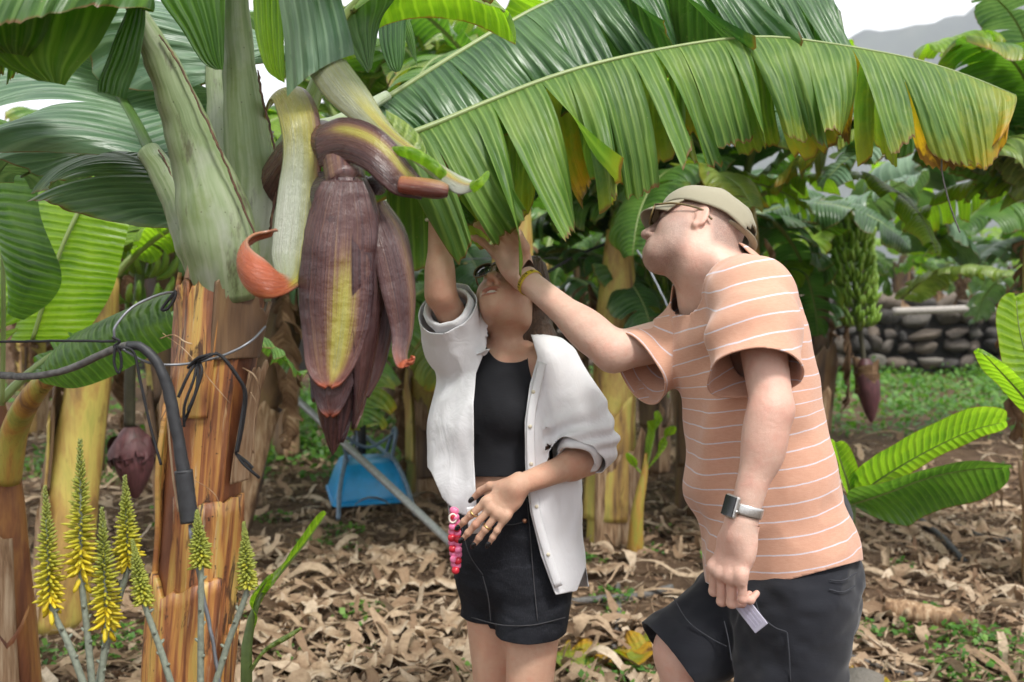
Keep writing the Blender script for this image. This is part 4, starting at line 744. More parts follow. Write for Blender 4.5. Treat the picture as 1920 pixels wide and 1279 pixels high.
# ------------------------------------------------------------------ smooth implicit bodies
A_ = lambda v: np.array(v, float)
class Sdf:
    def __init__(s): s.it = []
    def cone(s, a, b, ra, rb, k=.02): s.it.append(('c', A_(a), A_(b), ra, rb, k)); return s
    def chain(s, pts, rad, k=.02):
        for i in range(len(pts) - 1): s.cone(pts[i], pts[i + 1], rad[i], rad[i + 1], k)
        return s
    def ell(s, c, r, M=None, k=.02, sub=False): s.it.append(('e', A_(c), A_(r), np.eye(3) if M is None else A_(M), k, sub)); return s
    def slab(s, a, b, ab0, ab1, u, v, k=.03): s.it.append(('s', A_(a), A_(b), ab0, ab1, nrm(A_(u)), nrm(A_(v)), k)); return s
    def group(s, g, k=.01): s.it.append(('g', g, k)); return s
    def bounds(s):
        lo, hi = [], []
        for t in s.it:
            if t[0] == 'c': r = max(t[3], t[4]); lo.append(np.minimum(t[1], t[2]) - r); hi.append(np.maximum(t[1], t[2]) + r)
            elif t[0] == 'e' and not t[5]: r = t[2].max(); lo.append(t[1] - r); hi.append(t[1] + r)
            elif t[0] == 's': r = max(*t[3], *t[4]); lo.append(np.minimum(t[1], t[2]) - r); hi.append(np.maximum(t[1], t[2]) + r)
            elif t[0] == 'g': a, b = t[1].bounds(); lo.append(a); hi.append(b)
        return np.min(lo, 0), np.max(hi, 0)
    def grid(s, ax):
        D = np.full([len(a) for a in ax], .5, np.float32)
        for t in s.it:
            k = t[-2] if t[0] == 'e' else t[-1]; one = Sdf(); one.it = [t if t[0] != 'e' else t[:5] + (False,)]; lo, hi = one.bounds(); pad = k + .03
            sl = []
            for q in range(3):
                i0, i1 = np.searchsorted(ax[q], [lo[q] - pad, hi[q] + pad]); sl.append(slice(i0, i1))
            if any(x.stop <= x.start for x in sl): continue
            sub = [ax[q][sl[q]] for q in range(3)]
            if t[0] == 'g': d = t[1].grid(sub)
            else:
                p = np.stack(np.meshgrid(*sub, indexing='ij'), -1).astype(np.float32)
                d = Sdf.dist(t, p)
            cur = D[tuple(sl)]
            if t[0] == 'e' and t[5]:
                a, b = -cur, d; h = np.clip(.5 + .5 * (b - a) / k, 0, 1); D[tuple(sl)] = -(b + (a - b) * h - k * h * (1 - h))
            else:
                h = np.clip(.5 + .5 * (cur - d) / k, 0, 1); D[tuple(sl)] = cur + (d - cur) * h - k * h * (1 - h)
        return D
    @staticmethod
    def dist(t, p):
        if t[0] == 'c':
            ab = (t[2] - t[1]).astype(np.float32); q = p - t[1].astype(np.float32); h = np.clip(q @ ab / max(ab @ ab, 1e-9), 0, 1)
            return np.linalg.norm(q - h[..., None] * ab, axis=-1) - (t[3] + (t[4] - t[3]) * h)
        if t[0] == 'e':
            q = (p - t[1].astype(np.float32)) @ t[3].T.astype(np.float32).T; k0 = np.linalg.norm(q / t[2], axis=-1); k1 = np.linalg.norm(q / t[2] ** 2, axis=-1)
            return k0 * (k0 - 1) / np.maximum(k1, 1e-6)
        ab = t[2] - t[1]; L = np.linalg.norm(ab); w = ab / max(L, 1e-9); q = p - t[1].astype(np.float32); h = np.clip(q @ w.astype(np.float32) / max(L, 1e-9), 0, 1)
        q = q - (h * L)[..., None] * w; a = t[3][0] + (t[4][0] - t[3][0]) * h; b = t[3][1] + (t[4][1] - t[3][1]) * h; m = np.minimum(a, b)
        e = np.stack([(q @ t[5]) / a, (q @ t[6]) / b, (q @ w) / m], -1); k0 = np.linalg.norm(e, axis=-1); e2 = np.stack([e[..., 0] / a, e[..., 1] / b, e[..., 2] / m], -1)
        return k0 * (k0 - 1) / np.maximum(np.linalg.norm(e2, axis=-1), 1e-6)
    def at(s, V):
        D = np.full(len(V), .5)
        for t in s.it:
            k = t[-2] if t[0] == 'e' else t[-1]; d = t[1].at(V) if t[0] == 'g' else Sdf.dist(t, V)
            if t[0] == 'e' and t[5]: continue
            h = np.clip(.5 + .5 * (D - d) / k, 0, 1); D = D + (d - D) * h - k * h * (1 - h)
        return D
    def surf(s, h, lo=None, hi=None):
        l, u = s.bounds(); l = l - 4 * h - .03 if lo is None else A_(lo); u = u + 4 * h + .03 if hi is None else A_(hi)
        ax = [np.arange(l[q], u[q], h) for q in range(3)]; D = s.grid(ax); return surface_nets(D, l, h)
def surface_nets(D, l, h):
    S = D < 0; n = D.shape; c = np.zeros([x - 1 for x in n], np.int8)
    for dx in (0, 1):
        for dy in (0, 1):
            for dz in (0, 1): c += S[dx:n[0] - 1 + dx, dy:n[1] - 1 + dy, dz:n[2] - 1 + dz]
    act = (c > 0) & (c < 8); ijk = np.argwhere(act); idx = np.full(act.shape, -1, np.int64); idx[act] = np.arange(len(ijk))
    acc = np.zeros((len(ijk), 3)); cnt = np.zeros(len(ijk)); cor = [(a, b, c_) for a in (0, 1) for b in (0, 1) for c_ in (0, 1)]
    val = {o: D[ijk[:, 0] + o[0], ijk[:, 1] + o[1], ijk[:, 2] + o[2]] for o in cor}
    for o in cor:
        for q in range(3):
            if o[q]: continue
            o2 = list(o); o2[q] = 1; o2 = tuple(o2); a, b = val[o], val[o2]; m = (a < 0) != (b < 0); t = np.where(m, a / np.where(m, a - b, 1), 0)
            v = np.tile(np.array(o, float), (len(ijk), 1)); v[:, q] += t; acc += np.where(m[:, None], v, 0); cnt += m
    V = l + h * (ijk + acc / np.maximum(cnt, 1)[:, None]); F = []
    for q in range(3):
        sl0 = [slice(None)] * 3; sl1 = [slice(None)] * 3; sl0[q] = slice(0, n[q] - 1); sl1[q] = slice(1, n[q]); s0, s1 = S[tuple(sl0)], S[tuple(sl1)]
        e = np.argwhere(s0 != s1); a, b = (q + 1) % 3, (q + 2) % 3; e = e[(e[:, a] > 0) & (e[:, b] > 0) & (e[:, a] < n[a] - 1) & (e[:, b] < n[b] - 1)]
        def g(da, db):
            x = e.copy(); x[:, a] -= da; x[:, b] -= db; return idx[x[:, 0], x[:, 1], x[:, 2]]
        f = np.stack([g(1, 1), g(0, 1), g(0, 0), g(1, 0)], 1); fl = s0[e[:, 0], e[:, 1], e[:, 2]]; f = np.where(fl[:, None], f, f[:, ::-1]); F.append(f)
    return V, np.vstack(F)
def clip(V, F, field, keep=None):
    """keep the part of the surface where field(V) < 0, cut exactly along field = 0; returns triangles"""
    T = np.vstack([F[:, [0, 1, 2]], F[:, [0, 2, 3]]]) if F.shape[1] == 4 else F; f = field(V); f = np.where(np.abs(f) < 1e-7, 1e-7, f); ins = f < 0; k = ins[T].sum(1)
    out = [T[k == 3]]; Vn, cache, new = [], {}, []
    def cut(i, j):
        key = (i, j) if i < j else (j, i)
        if key not in cache: t = f[i] / (f[i] - f[j]); cache[key] = len(V) + len(Vn); Vn.append(V[i] + (V[j] - V[i]) * t)
        return cache[key]
    for a, b, c in T[(k == 1) | (k == 2)]:
        tri = [a, b, c]; s = [ins[a], ins[b], ins[c]]
        if sum(s) == 1:
            i = s.index(True); p, q, r = tri[i], tri[(i + 1) % 3], tri[(i + 2) % 3]; new.append((p, cut(p, q), cut(p, r)))
        else:
            i = s.index(False); p, q, r = tri[i], tri[(i + 1) % 3], tri[(i + 2) % 3]; x, y = cut(p, q), cut(p, r); new += [(x, q, r), (x, r, y)]
    T2 = np.vstack(out + ([np.array(new)] if new else [])); V2 = np.vstack([V] + ([np.array(Vn)] if Vn else []))
    u, inv = np.unique(T2, return_inverse=True); return V2[u], inv.reshape(-1, 3)
def proj(V):
    q = V - np.array([0, 0, CAM_H]); d = q @ np.array(_fw); return 960 + FPX * q[:, 0] / d, 639.5 - FPX * (q @ np.array(_up)) / d, d
def vnormals(V, F):
    n = np.zeros_like(V); f = np.cross(V[F[:, 1]] - V[F[:, 0]], V[F[:, 2]] - V[F[:, 0]])
    for q in range(F.shape[1]): np.add.at(n, F[:, q], f)
    return nrm(n)
def relax(V, F, it=2, lam=.5):
    E = np.vstack([F[:, [i, (i + 1) % F.shape[1]]] for i in range(F.shape[1])]); Es = np.sort(E, 1); u, cn = np.unique(Es, axis=0, return_counts=True); bnd = np.zeros(len(V), bool); bnd[u[cn == 1].ravel()] = True
    for _ in range(it):
        s = np.zeros_like(V); c = np.zeros(len(V))
        for a, b in ((0, 1), (1, 0)): np.add.at(s, E[:, a], V[E[:, b]]); np.add.at(c, E[:, a], 1)
        V = np.where(bnd[:, None], V, V + lam * (s / np.maximum(c, 1)[:, None] - V))
    return V
def Lpt(o, fr, x, y, z): return A_(o) + fr[0] * x + fr[1] * y + fr[2] * z
def head_frame(F0, pitch, roll=0):
    F0 = nrm(A_((F0[0], F0[1], 0))); Z = A_((0, 0, 1)); F = F0 * math.cos(pitch) + Z * math.sin(pitch); U = Z * math.cos(pitch) - F0 * math.sin(pitch); Lx = np.cross(U, F) 
    c, s = math.cos(roll), math.sin(roll); return (Lx * c + U * s, F, U * c - Lx * s)      # lateral, forward, up
def head_sdf(o, fr, s, mouth=True, jaw=1.0, chin=1.0, bulge=1.0, lean=1.0):
    q = lambda x, y, z: Lpt(o, fr, x * s, y * s, z * s); r = lambda *a: tuple(x * s for x in a); M = np.stack(fr, 1); g = Sdf()
    g.ell(q(0, -.012, .035), r(.075, .096, .084), M, .02).ell(q(0, .030, -.018), r(.062 * lean, .062, .084), M, .03).ell(q(0, .046, -.074), r(.046 * jaw, .048, .031), M, .03)
    g.ell(q(0, .077, -.091), r(.024 * jaw, .018 * chin, .017 * chin), M, .04)
    for e in (1, -1):
        g.ell(q(e * .040 * lean, .056, -.026), r(.024 * lean, .026, .026), M, .03); g.ell(q(e * .046, .000, -.072), r(.014, .034, .022), M, .03)
        g.ell(q(e * .032, .100, .012), r(.019, .012, .012), M, .014, sub=True); g.ell(q(e * .031, .078, .010), r(.0135, .0135, .0125), M, .004)
    g.ell(q(0, .074, .032), r(.050, .022, .014), M, .02)
    g.cone(q(0, .088, .018), q(0, .116, -.026), .008 * s, .0105 * s, .012).ell(q(0, .115, -.029), r(.0105, .010, .009), M, .006)
    for e in (1, -1): g.ell(q(e * .0115, .101, -.034), r(.0075, .010, .007), M, .006); g.ell(q(e * .0065, .108, -.041), r(.0038, .006, .004), M, .003, sub=True)
    g.ell(q(0, .086, -.068), r(.030, .018 * bulge, .022), M, .02)
    om = .002 if mouth else 0; g.ell(q(0, .099, -.0595 + om), r(.025, .0085, .0050), M, .007).ell(q(0, .097, -.0785 - om), r(.022, .0090, .0062), M, .007)
    if mouth: g.ell(q(0, .107, -.069), r(.0225, .018, .0078), M, .003, sub=True)
    else: g.ell(q(0, .112, -.0685), r(.023, .014, .0012), M, .003, sub=True)
    for e in (1, -1):
        tl = .25; ea = np.stack([fr[0] * math.cos(.35) - e * fr[1] * math.sin(.35) * -1, fr[1] * math.cos(.35) - e * fr[0] * math.sin(.35), fr[2] - fr[1] * tl], 1); ea = ea / np.linalg.norm(ea, axis=0)
        g.ell(q(e * .079, -.006, .004), r(.0060, .0165, .030), ea, .007).ell(q(e * .074, .004, -.024), r(.006, .008, .009), ea, .007); g.ell(q(e * .086, .001, .004), r(.0048, .010, .020), ea, .003, sub=True)
    return g
def hand_sdf(W, A, N, B, s, curls, spread, thumb, flen=1.0):
    """palm with five separate fingers; A along the hand, N out of its back, B towards the thumb; curls per finger (three joint angles in deg)"""
    A, N = nrm(A_(A)), A_(N); N = nrm(N - A * (N @ A)); B = nrm(A_(B) - A * (A_(B) @ A) - N * (A_(B) @ N)); W = A_(W); g = Sdf(); tips = []
    q = lambda a, b, n: W + (A * a + B * b + N * n) * s
    g.slab(q(-.012, 0, 0), q(.030, .001, 0), (.024 * s, .018 * s), (.033 * s, .015 * s), B, N, .012).slab(q(.030, .001, 0), q(.082, 0, .001), (.034 * s, .0145 * s), (.039 * s, .0105 * s), B, N, .014)
    g.ell(q(.030, .022, -.010), (.016 * s, .026 * s, .014 * s), np.stack([B, A, N], 1), .012).ell(q(.040, -.024, -.009), (.013 * s, .032 * s, .012 * s), np.stack([B, A, N], 1), .012)
    fing = Sdf()
    for i, (b, a0, ln) in enumerate([(.0295, .088, (.043, .026, .020)), (.0100, .092, (.047, .030, .021)), (-.0105, .088, (.043, .028, .020)), (-.0300, .079, (.034, .021, .018))]):
        d = A * math.cos(R(spread[i])) + B * math.sin(R(spread[i])); p = q(a0 - .012, b, .001); ang = 0; one = Sdf(); rr = [.0098, .0090, .0080, .0066]; rr = [x * s * (.88 if i == 3 else 1) for x in rr]; ax = nrm(np.cross(d, N))
        for j in range(3):
            ang += R(curls[i][j]); dd = d * math.cos(ang) - N * math.sin(ang); p2 = p + dd * (ln[j] + (.012 if j == 0 else 0)) * s * flen; one.cone(p, p2, rr[j], rr[j + 1], .003); one.ell(p2, (rr[j + 1] * 1.02,) * 3, None, .004) if j < 2 else None
            p0, p = p, p2
        tips.append((p, nrm(p - p0), nrm(np.cross(nrm(np.cross(d, N)), nrm(p - p0)) * 1.0), rr[3])); fing.group(one, .0012); g.ell(q(a0 - .008, b, .0035), (.0085 * s,) * 3, None, .012)
    g.group(fing, .009); p = q(.022, .022, -.006); rr = [.0135, .0108, .0098, .0074]; th = Sdf()
    for j, (da, db, dn) in enumerate(thumb):
        d = nrm(A * da + B * db + N * dn); p2 = p + d * (.044, .034, .027)[j] * s; th.cone(p, p2, rr[j] * s, rr[j + 1] * s, .004); p0, p = p, p2
    g.group(th, .012); tips.append((p, nrm(p - p0), N, rr[3] * s)); return g, tips
def skin_mat(name, base, red, dark, pores=.0015):
    m = Mat(name); o = m.obj(); zone = m.attr('zone'); stub = m.attr('stub'); blush = m.attr('blush'); a = m.noise(o, 9, 4, .6); b = m.noise(o, 60, 4, .65); f = m.noise(o, 900, 2, .6); fr = m.voro(o, 130)
    bl2 = m.noise(o, 26, 5, .7); col = m.mix(m.map(a, .35, .7, 0, .7), base, red); col = m.mix(m.map(bl2, .48, .7, 0, .45), col, tuple(x * y for x, y in zip(red, (1.02, .86, .86)))); col = m.mix(m.map(bl2, .42, .28, 0, .4), col, tuple(min(1, x * 1.14) for x in base)); col = m.mix(m.map(b, .5, .75, 0, .22), col, dark); col = m.mix(m.math('MULTIPLY', blush, .6), col, red); col = m.mix(m.map(fr, .06, .02, 0, .35), col, dark)
    col = m.mix(zone, col, tuple(x * y for x, y in zip(red, (.75, .48, .50))))
    hair = m.noise(m.vmul(o, (1, 1, .5)), 1100, 2, .7); col = m.mix(m.math('MULTIPLY', stub, m.map(hair, .30, .75, .30, 1.0)), col, (.060, .044, .036))
    MT[name] = m.out(col, m.map(b, .3, .7, .42, .56), m.bump(m.math('ADD', m.math('ADD', f, m.math('MULTIPLY', b, 2.5)), m.math('MULTIPLY', bl2, 3)), .4, pores), .4, **{'Subsurface Weight': .12, 'Subsurface Radius': (.012, .005, .003), 'Subsurface Scale': .35})
skin_mat('skin_fair', (.64, .445, .355), (.60, .325, .25), (.47, .29, .215)); skin_mat('skin_tan', (.57, .37, .26), (.55, .28, .19), (.40, .225, .15))
def body_build(name, parent, mat, sdf, h, cuts, fine, attrs_fn):
    """coarse body plus finely sampled head and hands, cut and met at the same planes, one mesh"""
    V, F = sdf.surf(h)
    for w, n, rad in cuts:
        w, n = A_(w), nrm(A_(n)); V, F = clip(V, F, lambda P_: np.where(np.linalg.norm(P_ - w, axis=1) < rad, (P_ - w) @ n, -1.0))
    Vs, Fs, off = [V], [F], len(V)
    for g, hh, w, n, lo, hi, far in fine:
        v, f = g.surf(hh, lo, hi); w, n = A_(w), nrm(A_(n)); v, f = clip(v, f, lambda P_: np.maximum(-((P_ - w) @ n) - .0004, np.linalg.norm(P_ - far[0], axis=1) - far[1] if far else -1.)); v = relax(v, f, 1, .3); Vs.append(v); Fs.append(f + off); off += len(v)
    V, F = np.vstack(Vs), np.vstack(Fs); return part(name, V, F, mat, parent, attrs_fn(V))
def gauss(V, c, r): return np.exp(-np.sum((V - A_(c)) ** 2, 1) / r ** 2)
def folds(V, N, amp, sc, stretch=(1, 1, 1), seed=0, o=3, ridge=True):
    q = V * (A_(stretch) * sc); f = fbm(q + .35 * np.stack([vnoise(q * .7, seed + 40), vnoise(q * .7 + 9, seed + 41), vnoise(q * .7 + 17, seed + 42)], 1), o, seed); f = (1 - np.abs(f) * 1.6) if ridge else f
    return V + N * (amp * f)[:, None]
def wear(name, sdf, h, cuts, mat, parent, amp=.004, sc=9, stretch=(1, 1, .5), seed=0, solid=.0025, attrs=None, extra=None, rel=2):
    V, F = sdf.surf(h); V = relax(V, F, 1, .4)
    N = vnormals(V, F); V = folds(V, N, amp, sc, stretch, seed)
    if extra: V = extra(V, N)
    for c in cuts: V, F = clip(V, F, c)
    V = relax(V, F, rel, .35)
    return part(name, V, F, mat, parent, attrs(V) if attrs else None, solid=solid), V, F
# ------------------------------------------------------------------ the woman
def cloth(name, col, ro=.85, weave=420, var=.12, sheen=.2, bs=.12):
    m = Mat(name); o = m.obj(); a = m.noise(o, 7, 4); w = m.noise(o, weave, 2, .7); w2 = m.noise(m.vmul(o, (1, 1, 4)), 60, 3); c = m.mix(m.map(a, .3, .7, 0, var * 2), col, tuple(x * .75 for x in col)); c = m.mix(m.map(w, .5, .8, 0, .2), c, tuple(min(1, x * 1.3 + .004) for x in col))
    MT[name] = m.out(c, ro, m.bump(m.math('ADD', w, m.math('MULTIPLY', w2, 1.5)), bs, .003), .25, **{'Sheen Weight': sheen}); return MT[name]
m = Mat('white_cotton'); o = m.obj(); w = m.noise(o, 480, 2, .7); cr = m.noise(m.vmul(o, (1, 1, .55)), 17, 3, .55, 1.4); cr = m.math('ABSOLUTE', m.math('SUBTRACT', cr, .5)); cr2 = m.math('ABSOLUTE', m.math('SUBTRACT', m.noise(o, 46, 2, .5, .8), .5))
MT['white_cotton'] = m.out(m.mix(m.map(w, .3, .8, 0, .3), (.80, .80, .82), (.74, .74, .77)), .78, m.bump(m.math('ADD', m.math('ADD', m.math('MULTIPLY', cr, 2.6), m.math('MULTIPLY', cr2, .6)), m.math('MULTIPLY', w, .03)), .16, .010), .2, trans=.12)
cloth('white_plain', (.80, .80, .82), .75, 500, .05, .1); cloth('black_jersey', (.012, .0125, .016), .8, 500, .2, .08)
m = Mat('black_denim'); o = m.obj(); a = m.noise(o, 11, 5, .65); tw = m.noise(m.vmul(o, (500, 500, 160)), 1, 2); wr = m.noise(m.vmul(o, (22, 22, 60)), 1, 5, .7); c = m.mix(m.map(tw, .5, .75, 0, .5), (.011, .012, .016), (.035, .037, .045)); c = m.mix(m.map(wr, .58, .8, 0, .5), c, (.06, .063, .075))
MT['black_denim'] = m.out(c, .85, m.bump(m.math('ADD', m.math('MULTIPLY', tw, .4), wr), .4, .004), .2)
cloth('navy_twill', (.011, .012, .017), .85, 500, .3, .15)
WD = 2.42
WF = nrm(A_((-.42, -.91, 0))); WL = A_((-WF[1], WF[0], 0)); Z3 = A_((0, 0, 1))
woman = thing('person', 'woman in open white shirt, black top and shorts reaching up to the leaf', 'person', (P(960, 1030, WD).x, P(960, 1030, WD).y, .0))
wo = A_(P(960, 561, WD)); wfr = head_frame((-.56, -.83), R(42), R(13)); HS = .93
hips, waist, chest, nb = [A_(P(*q)) for q in ((962, 1050, WD), (946, 905, WD), (942, 760, WD + .01), (957, 668, WD + .02))]
shR, elR, wrR = [A_(P(*q)) for q in ((893, 672, 2.48), (826, 552, 2.32), (822, 402, 2.30))]
shL, elL, wrL = [A_(P(*q)) for q in ((1036, 684, 2.38), (1098, 862, 2.36), (978, 908, 2.22))]
hipL, hipR = hips + WL * .066 - Z3 * .02, hips - WL * .066 - Z3 * .02
knL, knR = A_(P(984, 1392, WD - .05)), A_(P(938, 1388, WD + .08)); anL, anR = A_((knL[0] + .01, knL[1] + .03, .085)), A_((knR[0] - .02, knR[1] + .06, .085))
def torso_w(g, ex=0.0, k=.04):
    g.slab(hips - Z3 * .04, hips + Z3 * .06, (.126 + ex, .098 + ex), (.122 + ex, .094 + ex), WL, WF, k).slab(hips + Z3 * .06, waist, (.122 + ex, .094 + ex), (.104 + ex, .082 + ex), WL, WF, k)
    g.slab(waist, chest, (.104 + ex, .082 + ex), (.128 + ex, .094 + ex), WL, WF, k).slab(chest, chest + Z3 * .075, (.128 + ex, .094 + ex), (.120 + ex, .075 + ex), WL, WF, k)
    for e in (1, -1): g.ell(chest + WL * .056 * e + WF * .060 - Z3 * .012, (.052 + ex * .7,) * 3, None, .03)
    return g
b = torso_w(Sdf()); b.cone(shR + WL * .02, shL - WL * .02, .046, .046, .05).cone(nb, chest + Z3 * .06, .05, .08, .05)
neck_top = wo - wfr[2] * .05 - wfr[1] * .015; b.cone(nb - Z3 * .02, neck_top, .044, .040, .025)
b.chain([shR, elR, wrR + (wrR - elR) * .12], [.044, .033, .0215], .02).ell(elR + (wrR - elR) * .25, (.032, .032, .05), None, .02); b.chain([shL, elL, wrL + (wrL - elL) * .12], [.044, .035, .0225], .02).ell(elL + (wrL - elL) * .22, (.035, .035, .035), None, .02)
for hp, kn, an in ((hipL, knL, anL), (hipR, knR, anR)):
    b.cone(hp, kn, .070, .050, .03).cone(kn, an, .050, .034, .03).ell(kn + (an - kn) * .28 - WF * .015, (.050, .050, .10), None, .03); b.cone(an, an + WF * .14 - Z3 * .05, .036, .026, .03).ell(an - WF * .02 - Z3 * .04, (.032, .036, .036), None, .02)
hg = Sdf(); hg.it = list(b.it); hg.group(head_sdf(wo, wfr, HS, jaw=.9), .02); hg.cone(neck_top, wo - wfr[2] * .03, .040, .044, .02)
hg.cone(nb - Z3 * .01 + WL * .03, wo - wfr[2] * .055 - WL * .045, .012, .012, .03).cone(nb + WF * .02 - WL * .02, wo - wfr[2] * .055 + WL * .03, .012, .012, .03)
RA, LA = nrm(wrR - elR), nrm(wrL - elL)
handR, tipR = hand_sdf(wrR + RA * .01, (.05, .10, .98), (-.05, 1, -.1), (1, .1, 0), .92, [(30, 40, 25)] * 4, (5, 1, -3, -7), ((.6, .6, -.3), (.8, .3, -.4), (.9, .1, -.3)))
LAx = nrm(A_((-.66, -.04, -.70))); handL, tipL = hand_sdf(wrL + LA * .012, LAx, (-.15, -.95, .25), (-.72, .05, .62), .92, [(6, 14, 8), (6, 10, 6), (8, 10, 6), (8, 8, 6)], (6, 1, -4, -9), ((.7, .75, -.35), (.9, .35, -.5), (1, .1, -.4)), 1.0)
for g_, w, dr in ((handR, wrR, RA), (handL, wrL, LA)): g_.cone(w - dr * .10, w + dr * .02, .027, .0215, .02)
np_pt = nb + (neck_top - nb) * .40; np_n = nrm(neck_top - nb)
def wattr(V):
    q = lambda x, y, z: Lpt(wo, wfr, x * HS, y * HS, z * HS); lv = np.stack([(V - wo) @ wfr[0], (V - wo) @ wfr[1], (V - wo) @ wfr[2]], 1) / HS
    e1 = ((lv[:, 0]) / .026) ** 2 + ((lv[:, 1] - .100) / .016) ** 2 + ((lv[:, 2] + .0600) / .0068) ** 2; e2 = ((lv[:, 0]) / .023) ** 2 + ((lv[:, 1] - .098) / .016) ** 2 + ((lv[:, 2] + .0795) / .0078) ** 2
    zone = np.clip(np.maximum(1.15 - e1, 1.15 - e2) * 4, 0, .8)
    bl = gauss(V, q(.04, .07, -.03), .03) + gauss(V, q(-.04, .07, -.03), .03) + gauss(V, q(0, .115, -.03), .014) + gauss(V, elR, .04) + gauss(V, elL, .04)
    return {'zone': zone, 'stub': np.zeros(len(V)), 'blush': np.clip(bl, 0, 1)}
wbody = body_build('body', woman, MT['skin_tan'], b, .006, [(np_pt, np_n, .085), (wrR, RA, .07), (wrL, LA, .07)], [(hg, .0028, np_pt, np_n, wo - .17, wo + .17, (wo, .160)), (handR, .0026, wrR, RA, None, None, None), (handL, .0022, wrL, LA, None, None, None)], wattr)
# teeth, sunglasses, hair
m = Mat('teeth'); MT['teeth'] = m.out(m.ramp(m.noise(m.obj(), 80), [(.3, (.70, .66, .58)), (.7, (.78, .75, .69))]), .25)
q = lambda x, y, z: Lpt(wo, wfr, x * HS, y * HS, z * HS); V, F = [], []
tv = [box(*q((k - 3.5) * .0054, .0990 - .00055 * (k - 3.5) ** 2, -.0655), .0050, .004, .0095, np.stack(wfr, 1)) for k in range(8)]; V, F, A = join(*tv); part('teeth', V, F, MT['teeth'], woman, smooth=False)
m = Mat('dark_lens'); MT['dark_lens'] = m.out(m.ramp(m.noise(m.obj(), 20), [(0, (.010, .011, .014)), (1, (.016, .018, .022))]), .06, None, .8); MT['gold_metal'] = simple('gold_metal', (.65, .45, .18), .3, metal=1.0, var=.1); MT['clear_frame'] = simple('clear_frame', (.60, .55, .42), .25, var=.1); MT['tortoise'] = simple('tortoise', (.13, .09, .03), .3, var=.6, sc=120)
def glasses(parent, o, fr, s, rw, rh, mat_f, rim=.0022, temple=True, y0=.112):
    root = None; q = lambda x, y, z: Lpt(o, fr, x * s, y * s, z * s); parts_ = []
    for e in (1, -1):
        a = np.linspace(0, 6.28, 28, endpoint=False); sq = lambda t: np.sign(t) * np.abs(t) ** .8
        ring = np.array([q(e * .034 + rw * sq(math.cos(x)), y0 - .10 * abs(e * .034 + rw * math.cos(x)) ** 1.0 * .9, .008 + rh * sq(math.sin(x))) for x in a]); V, F, A = tube([*ring, ring[0]], rim, 7, samples=60, caps=False); fo = part('sunglasses', V, F, mat_f, parent, A) if root is None else part('rim', V, F, mat_f, root, A)
        if root is None: root = fo
        c = ring.mean(0) + fr[1] * .003; V = np.vstack([ring * .99 + c * .01, c[None]]); F = [[i, (i + 1) % 28, 28] for i in range(28)]; part('lens', V, F, MT['dark_lens'], root, solid=.0015)
        if temple: V, F, A = tube([q(e * (.034 + rw), y0 - .006, .018), q(e * .078, .06, .020), q(e * .082, .0, .016), q(e * .080, -.03, -.004)], .0024, 6); part('temple', V, F, mat_f, root, A)
    V, F, A = tube([q(.016, y0 - .002, .012), q(0, y0 + .001, .016), q(-.016, y0 - .002, .012)], .002, 6); part('bridge', V, F, mat_f, root, A); return root
glasses(woman, wo, wfr, HS, .027, .022, MT['tortoise'], y0=.113)
m = Mat('brown_hair'); o = m.obj(); st = m.noise(m.vmul(o, (260, 260, 14)), 1, 4, .7); MT['brown_hair'] = m.out(m.ramp(st, [(.3, (.030, .016, .010)), (.55, (.085, .046, .026)), (.8, (.20, .12, .07))]), .42, m.bump(st, .9, .006), .5)
hs_ = Sdf(); Mh = np.stack(wfr, 1); hs_.ell(q(0, -.020, .042), (.080, .100, .088), Mh, .02); hs_.chain([q(0, -.06, .03), q(0, -.085, -.05), A_(P(966, 655, WD + .15)), A_(P(975, 760, WD + .16))], [.07, .055, .042, .025], .03)
hs_.chain([q(-.06, -.03, .01), A_(P(905, 606, WD + .03)), A_(P(897, 655, WD + .03)), A_(P(892, 690, WD + .05))], [.025, .024, .020, .010], .02).chain([q(.062, -.02, .01), A_(P(1010, 580, WD + .02)), A_(P(1018, 630, WD - .02)), A_(P(1008, 680, WD - .02))], [.027, .030, .026, .010], .02).chain([q(.07, .0, .05), A_(P(1003, 500, WD)), A_(P(1018, 570, WD))], [.02, .02, .015], .02)
V, F = hs_.surf(.005); N = vnormals(V, F); V = V + N * (.004 * vnoise(V * [150, 150, 12], 4))[:, None]; ff = lambda P_: np.where(((P_ - wo) @ wfr[1] > .052) & ((P_ - wo) @ wfr[2] < .09), 1., -1.); V, F = clip(V, F, lambda P_: ((P_ - wo) @ wfr[1]) - .058 - np.maximum(0, (P_ - wo) @ wfr[2] - .04) * .6); part('hair', V, F, MT['brown_hair'], woman)
# black crop top
tp = torso_w(Sdf(), .007); tp.cone(shR + WL * .02, shL - WL * .02, .053, .053, .05).cone(nb, chest + Z3 * .06, .057, .087, .05)
def top_cut(V):
    x, y, d = proj(V); neck = 680 - (np.abs(x - 958) / 46) ** 3 * 30; up = np.where((V - chest) @ WF > -.02, y < neck, y < 650); lat = np.abs((V - chest) @ WL); arm = np.maximum(lat - .128 + .3 * np.maximum(0, V[:, 2] - chest[2]), -.2)
    return np.maximum(np.maximum((neck - y) / 780, (y - 894) / 780), arm)
cloth_top, V, F = wear('crop_top', tp, .006, [top_cut], MT['black_jersey'], woman, .0012, 12, (1, 1, 1.5), 3)
